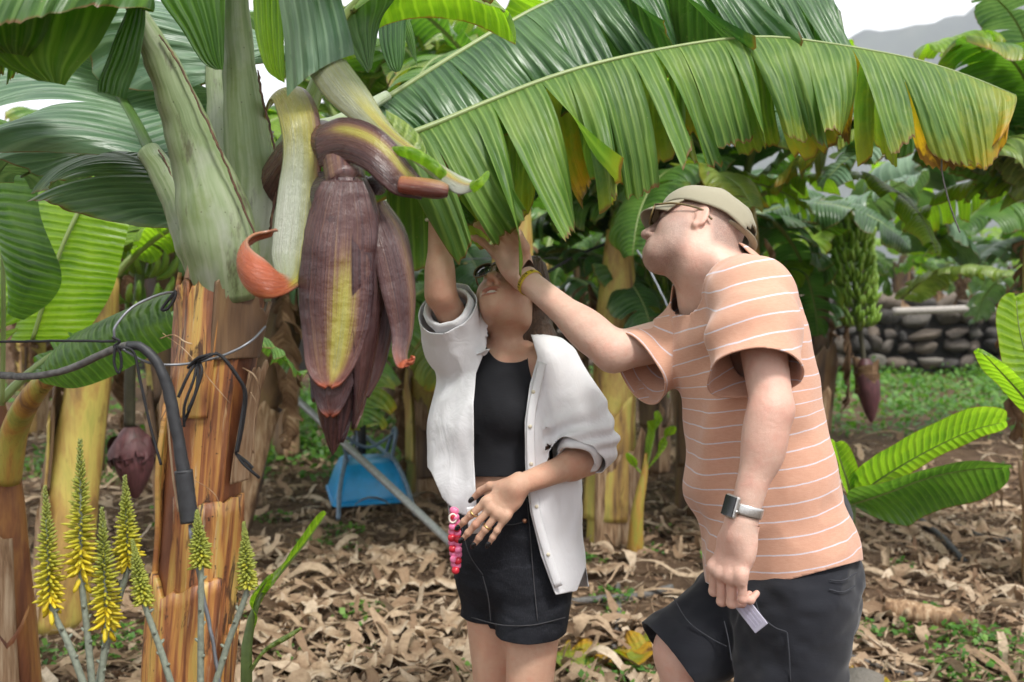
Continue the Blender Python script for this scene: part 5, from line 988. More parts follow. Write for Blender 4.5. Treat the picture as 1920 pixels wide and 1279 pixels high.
# denim shorts
shz = A_(P(960, 1172, WD))[2]; sh = Sdf(); ex = .012
sh.slab(hips - Z3 * .02, hips + Z3 * .07, (.138, .110), (.134, .106), WL, WF, .03).slab(hips + Z3 * .07, waist - Z3 * .02, (.133, .105), (.114, .092), WL, WF, .03)
for hp, kn, e in ((hipL, knL, 1), (hipR, knR, -1)): sh.cone(hp, A_((kn[0] + WL[0] * .004 * e, kn[1], shz - .06)), .086, .080, .018)
def shorts_cut(V):
    x, y, d = proj(V); return np.maximum((928 - y) / 780, (shz + .010 * (x < 918)) - V[:, 2])
shorts, V, F = wear('shorts', sh, .006, [shorts_cut], MT['black_denim'], woman, .0045, 10, (1, 1, 2.0), 8)
def on_surface(path, V, off=.002):
    """lay pixel points on the front of a garment: take the surface point nearest the camera at each pixel"""
    x, y, d = proj(V); out = []
    for px, py in path:
        r = (x - px) ** 2 + (y - py) ** 2; i = np.where(r < 15 ** 2)[0]
        if len(i) == 0: i = np.argsort(r)[:5]
        out.append(A_(P(px, py, d[i].min() - off)))
    return out
MT['grey_thread'] = simple('grey_thread', (.045, .045, .05), .8); MT['copper'] = simple('copper', (.50, .26, .16), .35, metal=1.0, var=.15)
for path in ([(925, 980), (955, 984), (978, 980), (986, 976)], [(988, 935), (994, 1000), (1000, 1080), (1008, 1165)], [(884, 1158), (940, 1172), (1000, 1172), (1060, 1158)], [(866, 990), (880, 1040), (905, 1078)], [(905, 1080), (915, 1120), (920, 1165)]):
    V2, F2, A = tube(on_surface(path, V, .0005), .0013, 5, samples=24); part('seam', V2, F2, MT['grey_thread'], shorts, A)
p = on_surface([(984, 977)], V, .001)[0]; V2, F2, A = ellipsoid(p, (.006, .003, .006)); part('rivet', V2, F2, MT['copper'], shorts)
# open white shirt
ws = Sdf(); c1, c2, c3, c4 = [A_(P(*k)) for k in ((952, 700, WD + .02), (945, 800, WD + .02), (948, 930, WD + .02), (965, 1080, WD + .02))]
ws.slab(c1, c2, (.150, .122), (.172, .150), WL, WF, .05).slab(c2, c3, (.172, .150), (.174, .150), WL, WF, .05).slab(c3, c4 - Z3 * .1, (.174, .150), (.190, .172), WL, WF, .05).cone(shR + WL * .03, shL - WL * .03, .066, .058, .05)
wt = Sdf(); wt.it = list(ws.it); shR2, cuR = shR + A_((0, 0, .01)), A_(P(842, 580, 2.345)); cuL = A_(P(1088, 852, 2.315))
ws.chain([shR2, (shR2 + cuR) / 2 + A_((-.008, 0, -.018)), cuR, cuR + nrm(cuR - shR2) * .05], [.080, .078, .058, .056], .04).chain([shL, A_(P(1080, 775, 2.37)), A_(P(1100, 830, 2.345)), cuL, cuL + A_((-.03, -.03, -.02))], [.062, .063, .060, .045, .04], .03).cone(A_(P(870, 730, 2.46)), A_(P(850, 900, 2.40)), .05, .055, .05)
eLx = lambda y: np.interp(y, [600, 650, 700, 760, 860, 960, 1100], [925, 912, 892, 887, 888, 893, 893]); eRx = lambda y: np.interp(y, [600, 640, 670, 720, 790, 880, 960, 1040, 1110, 1200], [985, 1000, 1008, 994, 984, 985, 994, 1014, 1040, 1090])
def shirt_front(V):
    x, y, d = proj(V); front = ((V - c2) @ WF) > -.02; return np.where(front & (y > 560), np.minimum(x - eLx(y), eRx(y) - x), -60.) / 780
def shirt_hem(V):
    x, y, d = proj(V); front = ((V - c2) @ WF) > -.03; hl = np.interp(x, [790, 808, 830, 858, 893, 960], [860, 885, 935, 962, 975, 1000]); hr = np.interp(x, [980, 1040, 1082, 1100], [1120, 1116, 1108, 1060]); h = np.where(x < 950, np.where(front, hl, 1000), np.where(front, hr, 1100)); return (y - h) / 780
def shirt_neck(V):
    return np.maximum((V - nb) @ nrm(neck_top - nb) - np.where(np.linalg.norm(V - nb, axis=1) < .12, .022, 9), -1)
sl_n = nrm(cuR - shR2); def_R = lambda V: np.where((wt.at(V) > .012) & (np.linalg.norm(V - cuR, axis=1) < .16), (V - cuR) @ sl_n - .005, -1.)
cl_n = nrm(cuL - A_(P(1104, 815, 2.35))); def_L = lambda V: np.where((wt.at(V) > .012) & (np.linalg.norm(V - cuL, axis=1) < .13), (V - cuL) @ cl_n - .004, -1.)
def shirt_fold(V, N):
    g = V[:, 2] * 0; az = np.arctan2((V - c2) @ WL, (V - c2) @ WF); t = np.clip((c1[2] - V[:, 2]) / .45, 0, 1); V = V + N * (.006 * t * np.sin(az * 9 + 2 * vnoise(V * 5, 3)))[:, None]
    x, y, d = proj(V); el = np.exp(-((y - 815) / 50) ** 2) * (x > 1020); V = V + N * (.006 * el * np.sin(y * .16 + x * .05 + 3 * vnoise(V * 14, 6)))[:, None]; return V
shirt, SV, SF = wear('open_shirt', ws, .0055, [shirt_neck, def_R, def_L, shirt_hem, shirt_front], MT['white_cotton'], woman, .0085, 9, (1, 1, .45), 5, .002, extra=shirt_fold, rel=1)
def ring(c, n, r, tr, flat=1.0, k=28, up=(0, 0, 1), seed=0, wob=.1):
    n = nrm(A_(n)); u = nrm(np.cross(n, A_(up) + .01)); v = np.cross(n, u); a = np.linspace(0, 6.28, k, endpoint=False); r = np.atleast_1d(r) * np.ones(2)
    pts = [A_(c) + u * r[0] * math.cos(x) * (1 + wob * math.sin(3 * x + seed)) + v * r[1] * math.sin(x) for x in a]; b_ = np.linspace(0, 6.28, 10, endpoint=False); V = []
    for i, x in enumerate(a):
        rad = nrm(pts[i] - A_(c))
        for y in b_: V.append(pts[i] + rad * tr * math.cos(y) + n * tr * flat * math.sin(y))
    F = [[i * 10 + j, i * 10 + (j + 1) % 10, ((i + 1) % k) * 10 + (j + 1) % 10, ((i + 1) % k) * 10 + j] for i in range(k) for j in range(10)]; return np.array(V), F, {}
for c_, n_, r_, sd_ in ((cuR - sl_n * .004, sl_n, .055, 1), (cuL - cl_n * .002, cl_n, .047, 2)):
    V, F, A = ring(c_, n_, r_, .0075, 2.6, 36, seed=sd_, wob=.05); V = V + .003 * fbm(V * 40, 2, sd_)[:, None]; part('rolled_cuff', V, F, MT['white_cotton'], shirt)
def flap(st, nm, bulge=.004): V, F, A = ribbon(st, bulge, 24, 9, 3); V = V + .0015 * fbm(V * 50, 2, 3)[:, None]; part(nm, V, F, MT['white_cotton'], shirt, solid=.003)
flap([((893, 612, 2.42), (912, 598, 2.44)), ((880, 640, 2.38), (912, 640, 2.38)), ((884, 666, 2.345), (906, 668, 2.335)), ((902, 664, 2.32), (918, 656, 2.315))], 'collar')
flap([((1008, 640, 2.40), (1022, 632, 2.41)), ((1012, 662, 2.35), (1044, 656, 2.36)), ((1014, 674, 2.325), (1046, 668, 2.34)), ((1026, 678, 2.32), (1040, 676, 2.33))], 'collar')
pl = on_surface([(1010, 680), (998, 730), (988, 790), (989, 880), (998, 960), (1018, 1035), (1040, 1100)], SV, .003); V, F, A = tube([p + A_((.009, 0, 0)) for p in pl], .010, 8, .22, up=(0, 1, 0), samples=50); part('placket', V, F, MT['white_cotton'], shirt, A)
for px, py in ((1000, 735), (994, 800), (996, 870), (1006, 950), (1028, 1040)):
    V, F, A = ellipsoid(on_surface([(px, py)], SV, .006)[0], (.0045, .002, .0045)); part('button', V, F, MT['clear_frame'], shirt)
# nails, rings, bracelets
m = Mat('black_nail'); MT['black_nail'] = m.out(m.ramp(m.noise(m.obj(), 90), [(0, (.006, .006, .008)), (1, (.012, .012, .014))]), .15)
for tp_, dr, nn, r_ in tipL:
    fN = A_((-.2, -.95, .2)); fN = nrm(fN - dr * (fN @ dr)); V, F, A = ellipsoid(tp_ + dr * .004 + fN * r_ * .75, (.0058, .0105, .0040), np.stack([np.cross(dr, fN), dr, fN], 1)); part('fingernail', V, F, MT['black_nail'], woman)
def finger_at(tip_i, t): 
    tp_, dr, nn, r_ = tipL[tip_i]; return tp_ - dr * t, dr
for i, t in ((0, .062), (2, .066)):
    kn = wrL + LA * .012 + LAx * .092 * .92; tp_ = tipL[i][0]; Bn = nrm(A_((-.72, .05, .62))); bs = kn + Bn * (.0295, .01, -.0105, -.03)[i] * .92; c_ = bs + (tp_ - bs) * .36 + A_((0, -.003, 0)); V, F, A = ring(c_, tp_ - bs, .0095, .0014, 1.6, 24, wob=0); part('ring', V, F, MT['gold_metal'], woman)
MT['pearl'] = simple('pearl', (.75, .70, .62), .3); MT['dark_cord'] = simple('dark_cord', (.03, .02, .018), .7)
bc = A_(P(822, 412, 2.30)); br = None
for k in range(22):
    a = k * 6.28 / 22; V, F, A = ellipsoid(bc + A_((.028 * math.cos(a), .028 * math.sin(a), .002 * math.sin(3 * a))), (.0038, .0038, .0034), nu=8, nv=6); o_ = part('bracelet' if br is None else 'bead', V, F, MT['pearl'], woman if br is None else br); br = br or o_
V, F, A = ring(bc + A_((0, 0, .018)), RA, .027, .0016, 1, 24, wob=.05); part('cord_bracelet', V, F, MT['dark_cord'], woman)
# phone and bead strap in her hand
m = Mat('bead_red'); MT['bead_red'] = m.out(m.ramp(m.noise(m.obj(), 40), [(.3, (.45, .012, .03)), (.7, (.58, .03, .05))]), .25); MT['bead_pink'] = simple('bead_pink', (.72, .18, .34), .3, var=.1); MT['white_plastic'] = simple('white_plastic', (.72, .72, .74), .35, var=.05)
pc = A_(P(892, 975, 2.262)); V, F, A = box(*pc, .038, .007, .062, Matrix.Rotation(R(-6), 3, 'Y')); ph = part('mobile_phone', V, F, MT['white_plastic'], None, smooth=False); tag(ph, 'white mobile phone behind the woman\'s ringed fingers', 'phone'); bv = ph.modifiers.new('b', 'BEVEL'); bv.width = .004; bv.segments = 3
cn = [(850, 958), (849, 985), (847, 1010), (850, 1040), (853, 1065), (856, 1068), (859, 1040), (858, 1010), (856, 985), (853, 960)]; cpts = [P(x, y, 2.27) for x, y in cn]; V, F, A = tube(cpts, .0015, 6); strap = thing('bead_strap', 'strap of red and pink heart beads hanging by the woman\'s hip', 'strap', cpts[4]); part('cord', V, F, MT['dark_cord'], strap, A); c_ = spline(cpts, 23)
for k, p in enumerate(c_):
    V, F, A = ellipsoid(p + A_((0, -.003 if k % 2 else .003, 0)), (.0092, .008, .0085), nu=12, nv=8); V = V + (.25 * (np.abs(V[:, 0] - p[0])) * (V[:, 2] > p[2]))[:, None] * A_((0, 0, 1)); part('bead', V, F, MT['bead_red' if k % 3 else 'bead_pink'] if k % 2 else MT['bead_pink'], strap)
V, F, A = ring(P(849, 972, 2.262), (0, 1, 0), (.008, .010), .0022, 1, 20, wob=0); part('charm_ring', V, F, MT['pearl'], strap)
# ------------------------------------------------------------------ the man
MD = 2.04
MF = nrm(A_((-.93, -.30, 0))); ML = A_((-MF[1], MF[0], 0))           # chest direction, his left (towards the camera)
man = thing('person', 'man in striped terracotta shirt and khaki cap touching the leaf above', 'person', (P(1490, 1060, MD).x, P(1490, 1060, MD).y, 0))
mo = A_(P(1306, 444, 2.06)); mfr = head_frame((-.965, .26), R(14), R(36)); MS = .88
hips, waist, chest, nb = [A_(P(*q)) for q in ((1480, 1070, MD), (1428, 900, MD), (1385, 660, MD), (1348, 518, MD + .03))]
shL, elL, wrL = [A_(P(*q)) for q in ((1418, 562, 1.87), (1448, 768, 1.765), (1392, 978, 1.76))]
shR, elR, wrR = [A_(P(*q)) for q in ((1316, 622, 2.18), (1150, 660, 2.10), (984, 522, 2.29))]
HF = nrm(A_((-.98, .12, 0))); HL = A_((-HF[1], HF[0], 0)); hipL, hipR = hips + HL * .09 - Z3 * .03, hips - HL * .09 - Z3 * .03
knL, knR = A_(P(1462, 1470, 1.94)), A_(P(1286, 1222, 2.08)); anL = A_((knL[0] + .10, knL[1] + .04, .09)); anR = A_((knR[0] + .03, knR[1] + .02, knR[2] - .43))
b = Sdf(); b.slab(hips - Z3 * .04, hips + Z3 * .08, (.150, .115), (.145, .110), HL, HF, .04).slab(hips + Z3 * .08, waist, (.145, .110), (.140, .105), HL, HF, .04).slab(waist, chest, (.128, .085), (.130, .084), ML, MF, .05).slab(chest, chest + (nb - chest) * .5, (.130, .084), (.12, .070), ML, MF, .05)
b.cone(shL, nb, .055, .06, .05).cone(shR, nb, .055, .06, .05); neck_top = mo - mfr[2] * .06 - mfr[1] * .02; b.cone(nb - Z3 * .04 + MF * .012, neck_top, .073, .058, .03)
b.chain([shL, elL], [.047, .037], .02).chain([elL, wrL, wrL + (wrL - elL) * .1], [.036, .0245, .0235], .015).ell(elL + (wrL - elL) * .25, (.038, .038, .07), None, .02).chain([shR, elR], [.050, .041], .02).chain([elR, wrR, wrR + (wrR - elR) * .1], [.040, .027, .026], .02)
u_ = nrm(wrR - elR); Mx = np.stack([u_, nrm(np.cross(u_, Z3)), np.cross(u_, nrm(np.cross(u_, Z3)))], 1); b.ell(elR + (wrR - elR) * .25, (.09, .040, .043), Mx, .02)
for hp, kn, an in ((hipL, knL, anL), (hipR, knR, anR)):
    b.cone(hp, kn, .092, .064, .04).cone(kn, an, .058, .040, .03).ell(kn + (an - kn) * .28 - HF * .02, (.056, .056, .11), None, .03); b.cone(an, an + HF * .16 - Z3 * .055, .042, .032, .03).ell(an - HF * .02 - Z3 * .045, (.038, .042, .04), None, .02)
hg = Sdf(); hg.it = list(b.it); hg.group(head_sdf(mo, mfr, MS, mouth=False, jaw=1.14, chin=.9, bulge=.6, lean=.95), .02); hg.cone(neck_top, mo - mfr[2] * .02 - mfr[1] * .03, .057, .056, .02)
hg.cone(nb + ML * .03 + MF * .05 - Z3 * .03, mo - mfr[2] * .06 + ML * .055 - mfr[1] * .03, .014, .016, .03)
LA, RA = nrm(wrL - elL), nrm(wrR - elR)
hA = nrm(A_((-.27, .02, -.96))); hN = A_((-.80, -.60, .15)); hB = np.cross(hA, nrm(hN)); handL, tipL = hand_sdf(wrL + LA * .014, hA, hN, hB, 1.04, [(26, 68, 45), (24, 70, 45), (22, 70, 48), (20, 66, 45)], (4, 1, -2, -6), ((.75, .35, -.7), (.85, -.15, -.6), (.7, -.5, -.5)))
gA = nrm(A_((-.46, .02, .88))); handR, tipR = hand_sdf(wrR + RA * .012, gA, (.30, .93, .18), (.82, -.45, .30), 1.04, [(18, 42, 30), (22, 40, 30), (26, 34, 25), (26, 30, 20)], (6, 2, -4, -12), ((.75, .65, -.55), (.95, .15, -.45), (1.0, -.25, -.2)))
for g_, w, dr in ((handL, wrL, LA), (handR, wrR, RA)): g_.cone(w - dr * .10, w + dr * .02, .0335, .0275, .02)
np_pt = nb + (neck_top - nb) * .25; np_n = nrm(neck_top - nb)
def mattr(V):
    lv = np.stack([(V - mo) @ mfr[0], (V - mo) @ mfr[1], (V - mo) @ mfr[2]], 1) / MS; near = np.linalg.norm(V - mo, axis=1) < .2
    beard = sm(.035, -.02, lv[:, 2] - .35 * (lv[:, 1] - .03)) * sm(-.010, .03, lv[:, 1]) * sm(-.165, -.125, lv[:, 2]); hairl = sm(-.012, -.04, lv[:, 1] - .25 * (lv[:, 2] - .01)) * sm(-.075, -.035, lv[:, 2] + .3 * (lv[:, 1] + .06)); side = sm(.028, .038, lv[:, 2]) * sm(.055, .03, lv[:, 1]) * (np.abs(lv[:, 0]) > .05)
    st = np.where(near, np.clip(.85 * beard + .95 * np.maximum(hairl, side), 0, .9), 0); ear = np.exp(-(((np.abs(lv[:, 0]) - .082) / .012) ** 2 + (lv[:, 1] / .03) ** 2 + (lv[:, 2] / .04) ** 2)); st = st * (1 - np.clip(ear * 1.6, 0, 1))
    lip = np.clip((1.2 - ((lv[:, 0] / .026) ** 2 + ((lv[:, 1] - .1) / .016) ** 2 + ((lv[:, 2] + .069) / .015) ** 2)) * 3, 0, .6); bl = np.clip(.9 * ear + gauss(V, elL, .05) + .7 * sum(gauss(V, t_[0], .04) for t_ in tipL) + .5 * sum(gauss(V, t_[0], .04) for t_ in tipR) + .5 * gauss(V, wrL + hA * .09, .04), 0, 1)
    return {'zone': np.where(near, lip, 0), 'stub': st, 'blush': bl}
body_build('body', man, MT['skin_fair'], b, .006, [(np_pt, np_n, .10), (wrR, RA, .07), (wrL, LA, .07)], [(hg, .0028, np_pt, np_n, mo - .19, mo + .19, (mo, .172)), (handR, .0024, wrR, RA, None, None, None), (handL, .0024, wrL, LA, None, None, None)], mattr)
# striped shirt
m = Mat('striped_jersey'); st = m.attr('st'); o = m.obj(); sl = m.noise(m.vmul(o, (90, 90, 420)), 1, 3, .7); w = m.noise(o, 380, 2, .7); a = m.noise(o, 6, 3); wv = m.noise(o, 14, 3)
sc_ = m.math('ADD', m.math('MULTIPLY', st, 1 / .032), m.math('MULTIPLY', m.math('SUBTRACT', wv, .5), .22)); fr_ = m.math('ABSOLUTE', m.math('SUBTRACT', m.math('FRACT', sc_), .5)); line = m.map(fr_, .050, .034, 0, 1); line = m.math('MULTIPLY', line, m.map(w, .25, .5, .55, 1))
c = m.mix(m.map(sl, .35, .75, .15, .6), (.52, .275, .185), (.65, .405, .295)); c = m.mix(m.map(a, .35, .7, 0, .3), c, (.47, .24, .16)); c = m.mix(line, c, (.58, .53, .57))
MT['striped_jersey'] = m.out(c, .9, m.bump(m.math('ADD', m.math('MULTIPLY', sl, .5), m.math('MULTIPLY', w, .8)), .22, .002), .2, **{'Sheen Weight': .25})
ms = Sdf(); lev = [((1382, 590, MD), (.155, .094)), ((1386, 680, MD), (.158, .108)), ((1403, 780, MD), (.158, .114)), ((1428, 900, MD), (.160, .120)), ((1456, 1040, MD), (.166, .136)), ((1470, 1140, MD), (.170, .146))]
for (p0, e0), (p1, e1) in zip(lev, lev[1:]): ms.slab(P(*p0), P(*p1), e0, e1, ML, MF, .05)
mt = Sdf(); mt.it = list(ms.it)
slL, slR = A_(P(1416, 702, 1.785)), A_(P(1196, 690, 2.10)); ms.cone(nb - Z3 * .015 + MF * .012, chest + Z3 * .05, .078, .105, .05).cone(shL + (nb - shL) * .1, nb + (shL - nb) * .25, .066, .070, .05).cone(shR, nb, .072, .070, .05); ms.chain([shL - ML * .02, (shL + slL) / 2 + A_((.0, 0, .005)), slL, slL + (slL - shL) * .4], [.072, .072, .072, .071], .035).chain([shR, slR, slR + (slR - shR) * .4], [.072, .062, .058], .04)
def hem(V): x, y, d = proj(V); return (y - np.interp(x, [1290, 1330, 1395, 1500, 1612, 1640], [1072, 1096, 1108, 1082, 1052, 1045])) / 900
dL, dR = nrm(slL - shL), nrm(slR - shR); dLt = nrm(dL + A_((.10, 0, .12)))
cutL = lambda V: np.where((mt.at(V) > .012) & (np.linalg.norm(V - slL, axis=1) < .17), (V - slL) @ dLt, -1.)
cutR = lambda V: np.where((mt.at(V) > .012) & (np.linalg.norm(V - slR, axis=1) < .17), (V - slR) @ dR, -1.)
npl = A_(P(1340, 505, MD + .02)); nn = nrm(nrm(neck_top - nb) + A_((-.25, 0, .1))); cutN = lambda V: np.where(np.linalg.norm(V - npl, axis=1) < .125, (V - npl) @ nn - .012, -1.)
def mfold(V, N):
    x, y, d = proj(V); f = .011 * np.sin((x + .22 * (y - 600)) * .052 + 2.0 * vnoise(V * 5, 2)) * sm(1480, 1330, x) * sm(620, 760, y); f = f + .009 * np.sin((x * .5 + y) * .05 + 2 * vnoise(V * 7, 5)) * np.exp(-((x - 1330) / 70) ** 2 - ((y - 640) / 80) ** 2); f = f + .004 * np.sin(x * .06 - y * .02) * np.exp(-((x - 1230) / 60) ** 2) * (y > 600)
    return V + N * f[:, None]
V, F = ms.surf(.0055); V = relax(V, F, 1, .4); N = vnormals(V, F); V = folds(V, N, .0075, 7, (1, 1, .6), 11); V = mfold(V, N)
for c_ in (cutN, cutL, cutR, hem): V, F = clip(V, F, c_)
V = relax(V, F, 2, .35); MV = V
def seg_d(V, a, b_): ab = b_ - a; h = np.clip((V - a) @ ab / (ab @ ab), 0, 1); return np.linalg.norm(V - a - h[:, None] * ab, axis=1), h
dr_, hr = seg_d(V, shR + dR * .05, slR + dR * .1); inR = (dr_ < .085) & ((V - shR) @ dR > .030)
x0 = P(1378, 600, 1.85).x; lowr = sm(P(0, 700, 1.9).z, P(0, 800, 1.9).z, V[:, 2]); dxs = V[:, 0] - x0; bend = -.60 * .035 * np.log1p(np.exp(-dxs / .035)) + .02 * dxs; stv = np.where(inR, -((V - slR) @ dR) + .012, V[:, 2] - (1 - lowr) * bend - lowr * .20 * dxs)
shirt = part('striped_shirt', V, F, MT['striped_jersey'], man, {'st': stv}, solid=.003)
MT['seam_dark'] = simple('seam_dark', (.20, .085, .05), .9)
# shorts
sh = Sdf(); sh.slab(hips - Z3 * .05, hips + Z3 * .10, (.165, .126), (.155, .115), HL, HF, .04); shemL = A_((knL[0], knL[1], .60)); hdR = nrm(knR - hipR); shemR = hipR + hdR * .305
sh.ell(hips - HF * .045 - Z3 * .03, (.09, .085, .10), None, .05); sh.cone(hipL, shemL - Z3 * .05, .108, .094, .03).cone(hipR, shemR + hdR * .06, .104, .090, .03)
scut = lambda V: np.maximum(np.where((V - hips) @ HL > -.0, shemL[2] - V[:, 2], -1.), np.where(np.linalg.norm(V - shemR, axis=1) < .18, (V - shemR) @ hdR, -1.))
shorts, HV, HF_ = wear('shorts', sh, .006, [scut], MT['navy_twill'], man, .009, 8, (1, 1, 1.8), 21)
MT['navy_thread'] = simple('navy_thread', (.030, .032, .040), .8)
for path in ([(1412, 1110), (1425, 1150), (1450, 1175), (1475, 1185)], [(1476, 1186), (1480, 1230), (1482, 1279)], [(1555, 1105), (1580, 1110), (1604, 1098)], [(1556, 1088), (1582, 1088), (1606, 1074)], [(1358, 1165), (1366, 1200), (1372, 1240)], [(1262, 1120), (1290, 1165), (1330, 1195), (1362, 1212)]):
    V2, F2, A = tube(on_surface(path, HV, .0005), .0013, 5, samples=24); part('seam', V2, F2, MT['navy_thread'], shorts, A)
# cap
cloth('khaki_cotton', (.30, .275, .195), .85, 500, .1, .1); q = lambda x, y, z: Lpt(mo, mfr, x * .93, y * .93, z * .93)
a = np.linspace(0, 6.2832, 49)[:-1]; V = []; lev = np.linspace(0, 1, 15)
for t in lev:                                       # crown, from the band upwards
    e = max(0, 1 - t ** 3.0) ** .5 if t < 1 else 0.0
    for x in a:
        lat, fwd = .085 * math.cos(x), .112 * math.sin(x); band = .028 + .024 * math.sin(x) * .6 - (.022 if math.sin(x) < -.3 else 0) * (-(math.sin(x)) - .3)
        hgt = .117 - band; V.append(q(lat * e * (1 + .02 * math.sin(6 * x + t * 5) * t), -.014 + fwd * e, band + hgt * t))
V = np.array(V); V = V + .0025 * fbm(V * 28, 3, 4)[:, None]; F = grid_faces(15, 48, True).tolist() + [list(range(14 * 48, 15 * 48))]
mid = lambda f: V[list(f)].mean(0); F = [f for f in F if not (((mid(f) - mo) @ mfr[1] < -.075) and ((mid(f) - mo) @ mfr[2] < .046 - 5 * (((mid(f) - mo) @ mfr[0]) ** 2) * 2.6 and abs((mid(f) - mo) @ mfr[0]) < .052))]
cap = part('cap', V, [f[::-1] for f in F], MT['khaki_cotton'], man, solid=.003)
br_ = []
for i, s_ in enumerate(np.linspace(0, 1, 9)):
    for x in np.linspace(.55, math.pi - .55, 25): br_.append(q(.084 * math.cos(x) * (1 - .10 * s_), -.014 + .110 * math.sin(x) + .040 * s_ * (math.sin(x) ** .6), .030 + .013 * math.sin(x) - .008 * s_ - .020 * abs(math.cos(x)) ** 2 * s_ - .012 * s_ ** 2))
part('brim', np.array(br_), grid_faces(9, 25), MT['khaki_cotton'], cap, solid=.003)
V, F, A = tube([q(.056 * math.cos(x) * 1.15, -.014 - .110 * math.sin(x), .016 - .004 * math.sin(x)) for x in np.linspace(.45, math.pi - .45, 9)], .009, 8, .2, up=tuple(mfr[2]), samples=30); part('strap', V, F, MT['khaki_cotton'], cap, A)
V, F, A = ellipsoid(q(0, -.012, .142), (.006, .006, .003)); part('button', V, F, MT['khaki_cotton'], cap)
glasses(man, mo, mfr, MS, .026, .021, MT['tortoise'], .0018, y0=.114)
# watch and wristband
MT['silver_mesh'] = simple('silver_mesh', (.55, .54, .52), .32, metal=.85, var=.12, sc=400); m = Mat('watch_glass'); MT['watch_glass'] = m.out(m.ramp(m.noise(m.obj(), 9), [(0, (.012, .012, .014)), (1, (.02, .021, .024))]), .06, None, .7)
wc = wrL - LA * .022; V, F, A = ring(wc, LA, (.0295, .0300), .0017, 6.0, 40, wob=.01); watch = part('watch', V, F, MT['silver_mesh'], man); dn = nrm(A_((-.86, -.42, 0))); dn = nrm(dn - LA * (dn @ LA)); s3 = np.cross(LA, dn); Mw = np.stack([s3, dn, LA], 1)
V, F, A = box(*(wc + dn * .0335), .034, .0095, .040, Mw); o_ = part('case', V, F, MT['silver_mesh'], watch, smooth=False); bv = o_.modifiers.new('b', 'BEVEL'); bv.width = .004; bv.segments = 3
V, F, A = box(*(wc + dn * .0390), .029, .002, .035, Mw); o_ = part('dial', V, F, MT['watch_glass'], watch, smooth=False)
V, F, A = tube([wc + dn * .034 - s3 * .0165 + LA * .006, wc + dn * .034 - s3 * .0195 + LA * .006], .0035, 10, samples=4); part('crown', V, F, MT['silver_mesh'], watch, A)
MT['yellow_ribbon'] = simple('yellow_ribbon', (.55, .40, .02), .6, var=.1); bc = wrR - RA * .020; V, F, A = ring(bc, RA, (.0312, .0312), .0010, 6.5, 48, wob=.0); band = part('wristband', V, F, MT['yellow_ribbon'], man)
cd = nrm(A_((0, 0, CAM_H)) - bc); cd = nrm(cd - RA * (cd @ RA)); sx = nrm(np.cross(RA, cd)); sx = sx if sx[0] > 0 else -sx; upv = np.cross(cd, sx); MT['ink'] = simple('ink', (.03, .025, .01), .7)
for i, ch in enumerate('SENHOR D'):
    if ch == ' ': continue
    th = (i - 3.6) * .24; pos = bc + (cd * math.cos(th) + sx * math.sin(th)) * .0328; nrmv = nrm(pos - bc); rt = nrm(np.cross(upv, nrmv)); rt = rt if rt @ sx > 0 else -rt; up2 = np.cross(nrmv, rt)
    cu = bpy.data.curves.new('letter', 'FONT'); cu.body = ch; cu.size = .0088; cu.align_x = 'CENTER'; cu.align_y = 'CENTER'; cu.extrude = .0003; tmp = bpy.data.objects.new('tmp', cu); COL.objects.link(tmp); me = bpy.data.meshes.new_from_object(tmp.evaluated_get(bpy.context.evaluated_depsgraph_get())); bpy.data.objects.remove(tmp)
    v = np.array([x.co[:] for x in me.vertices]); v = pos + v[:, :1] * rt + v[:, 1:2] * up2 + v[:, 2:3] * nrmv; part('letter', v, [list(f.vertices) for f in me.polygons], MT['ink'], band, smooth=False)
# plastic card held in his lowered hand
m = Mat('clear_plastic'); MT['clear_plastic'] = m.out(m.ramp(m.noise(m.obj(), 30), [(0, (.55, .52, .66)), (1, (.70, .68, .80))]), .12, None, .6, **{'Transmission Weight': .45, 'IOR': 1.3}); MT['card_print'] = simple('card_print', (.33, .31, .40), .5)
card = thing('plastic_card', 'clear plastic card holder gripped in the man\'s lowered hand', 'card', P(1400, 1140, 1.78)); cx = nrm(A_(P(1425, 1165, 1.77)) - A_(P(1388, 1118, 1.79))); cy = nrm(A_((.72, -.35, .60))); cy = nrm(cy - cx * (cx @ cy)); cz = np.cross(cx, cy); Mc = np.stack([cx, cy, cz], 1)
cc_ = A_(P(1398, 1140, 1.785)); V, F, A = box(*cc_, .088, .030, .0050, Mc); o_ = part('holder', V, F, MT['clear_plastic'], card, smooth=False); bv = o_.modifiers.new('b', 'BEVEL'); bv.width = .0015; bv.segments = 2
sgn = 1 if cz @ (A_((0, 0, CAM_H)) - cc_) > 0 else -1
for k in (-1, 0, 1): V, F, A = box(*(cc_ + cx * .016 + cy * .007 * k + cz * .0028 * sgn), .040, .0032, .0004, Mc); part('printed_line', V, F, MT['card_print'], card, smooth=False)
# stone under his raised foot
V, F = stone_mesh(4); s_ = thing('rock', 'flat grey rock that carries the man\'s raised front foot', 'rock', (anR[0] - .1, anR[1], 0)); V = V * [.30, .24, (anR[2] - .10) * .5 / .78] ; V = V - [0, 0, V[:, 2].max()] + [anR[0] - .08, anR[1], anR[2] - .075]; part('boulder', V, F, MT['stone'], s_, smooth=False)
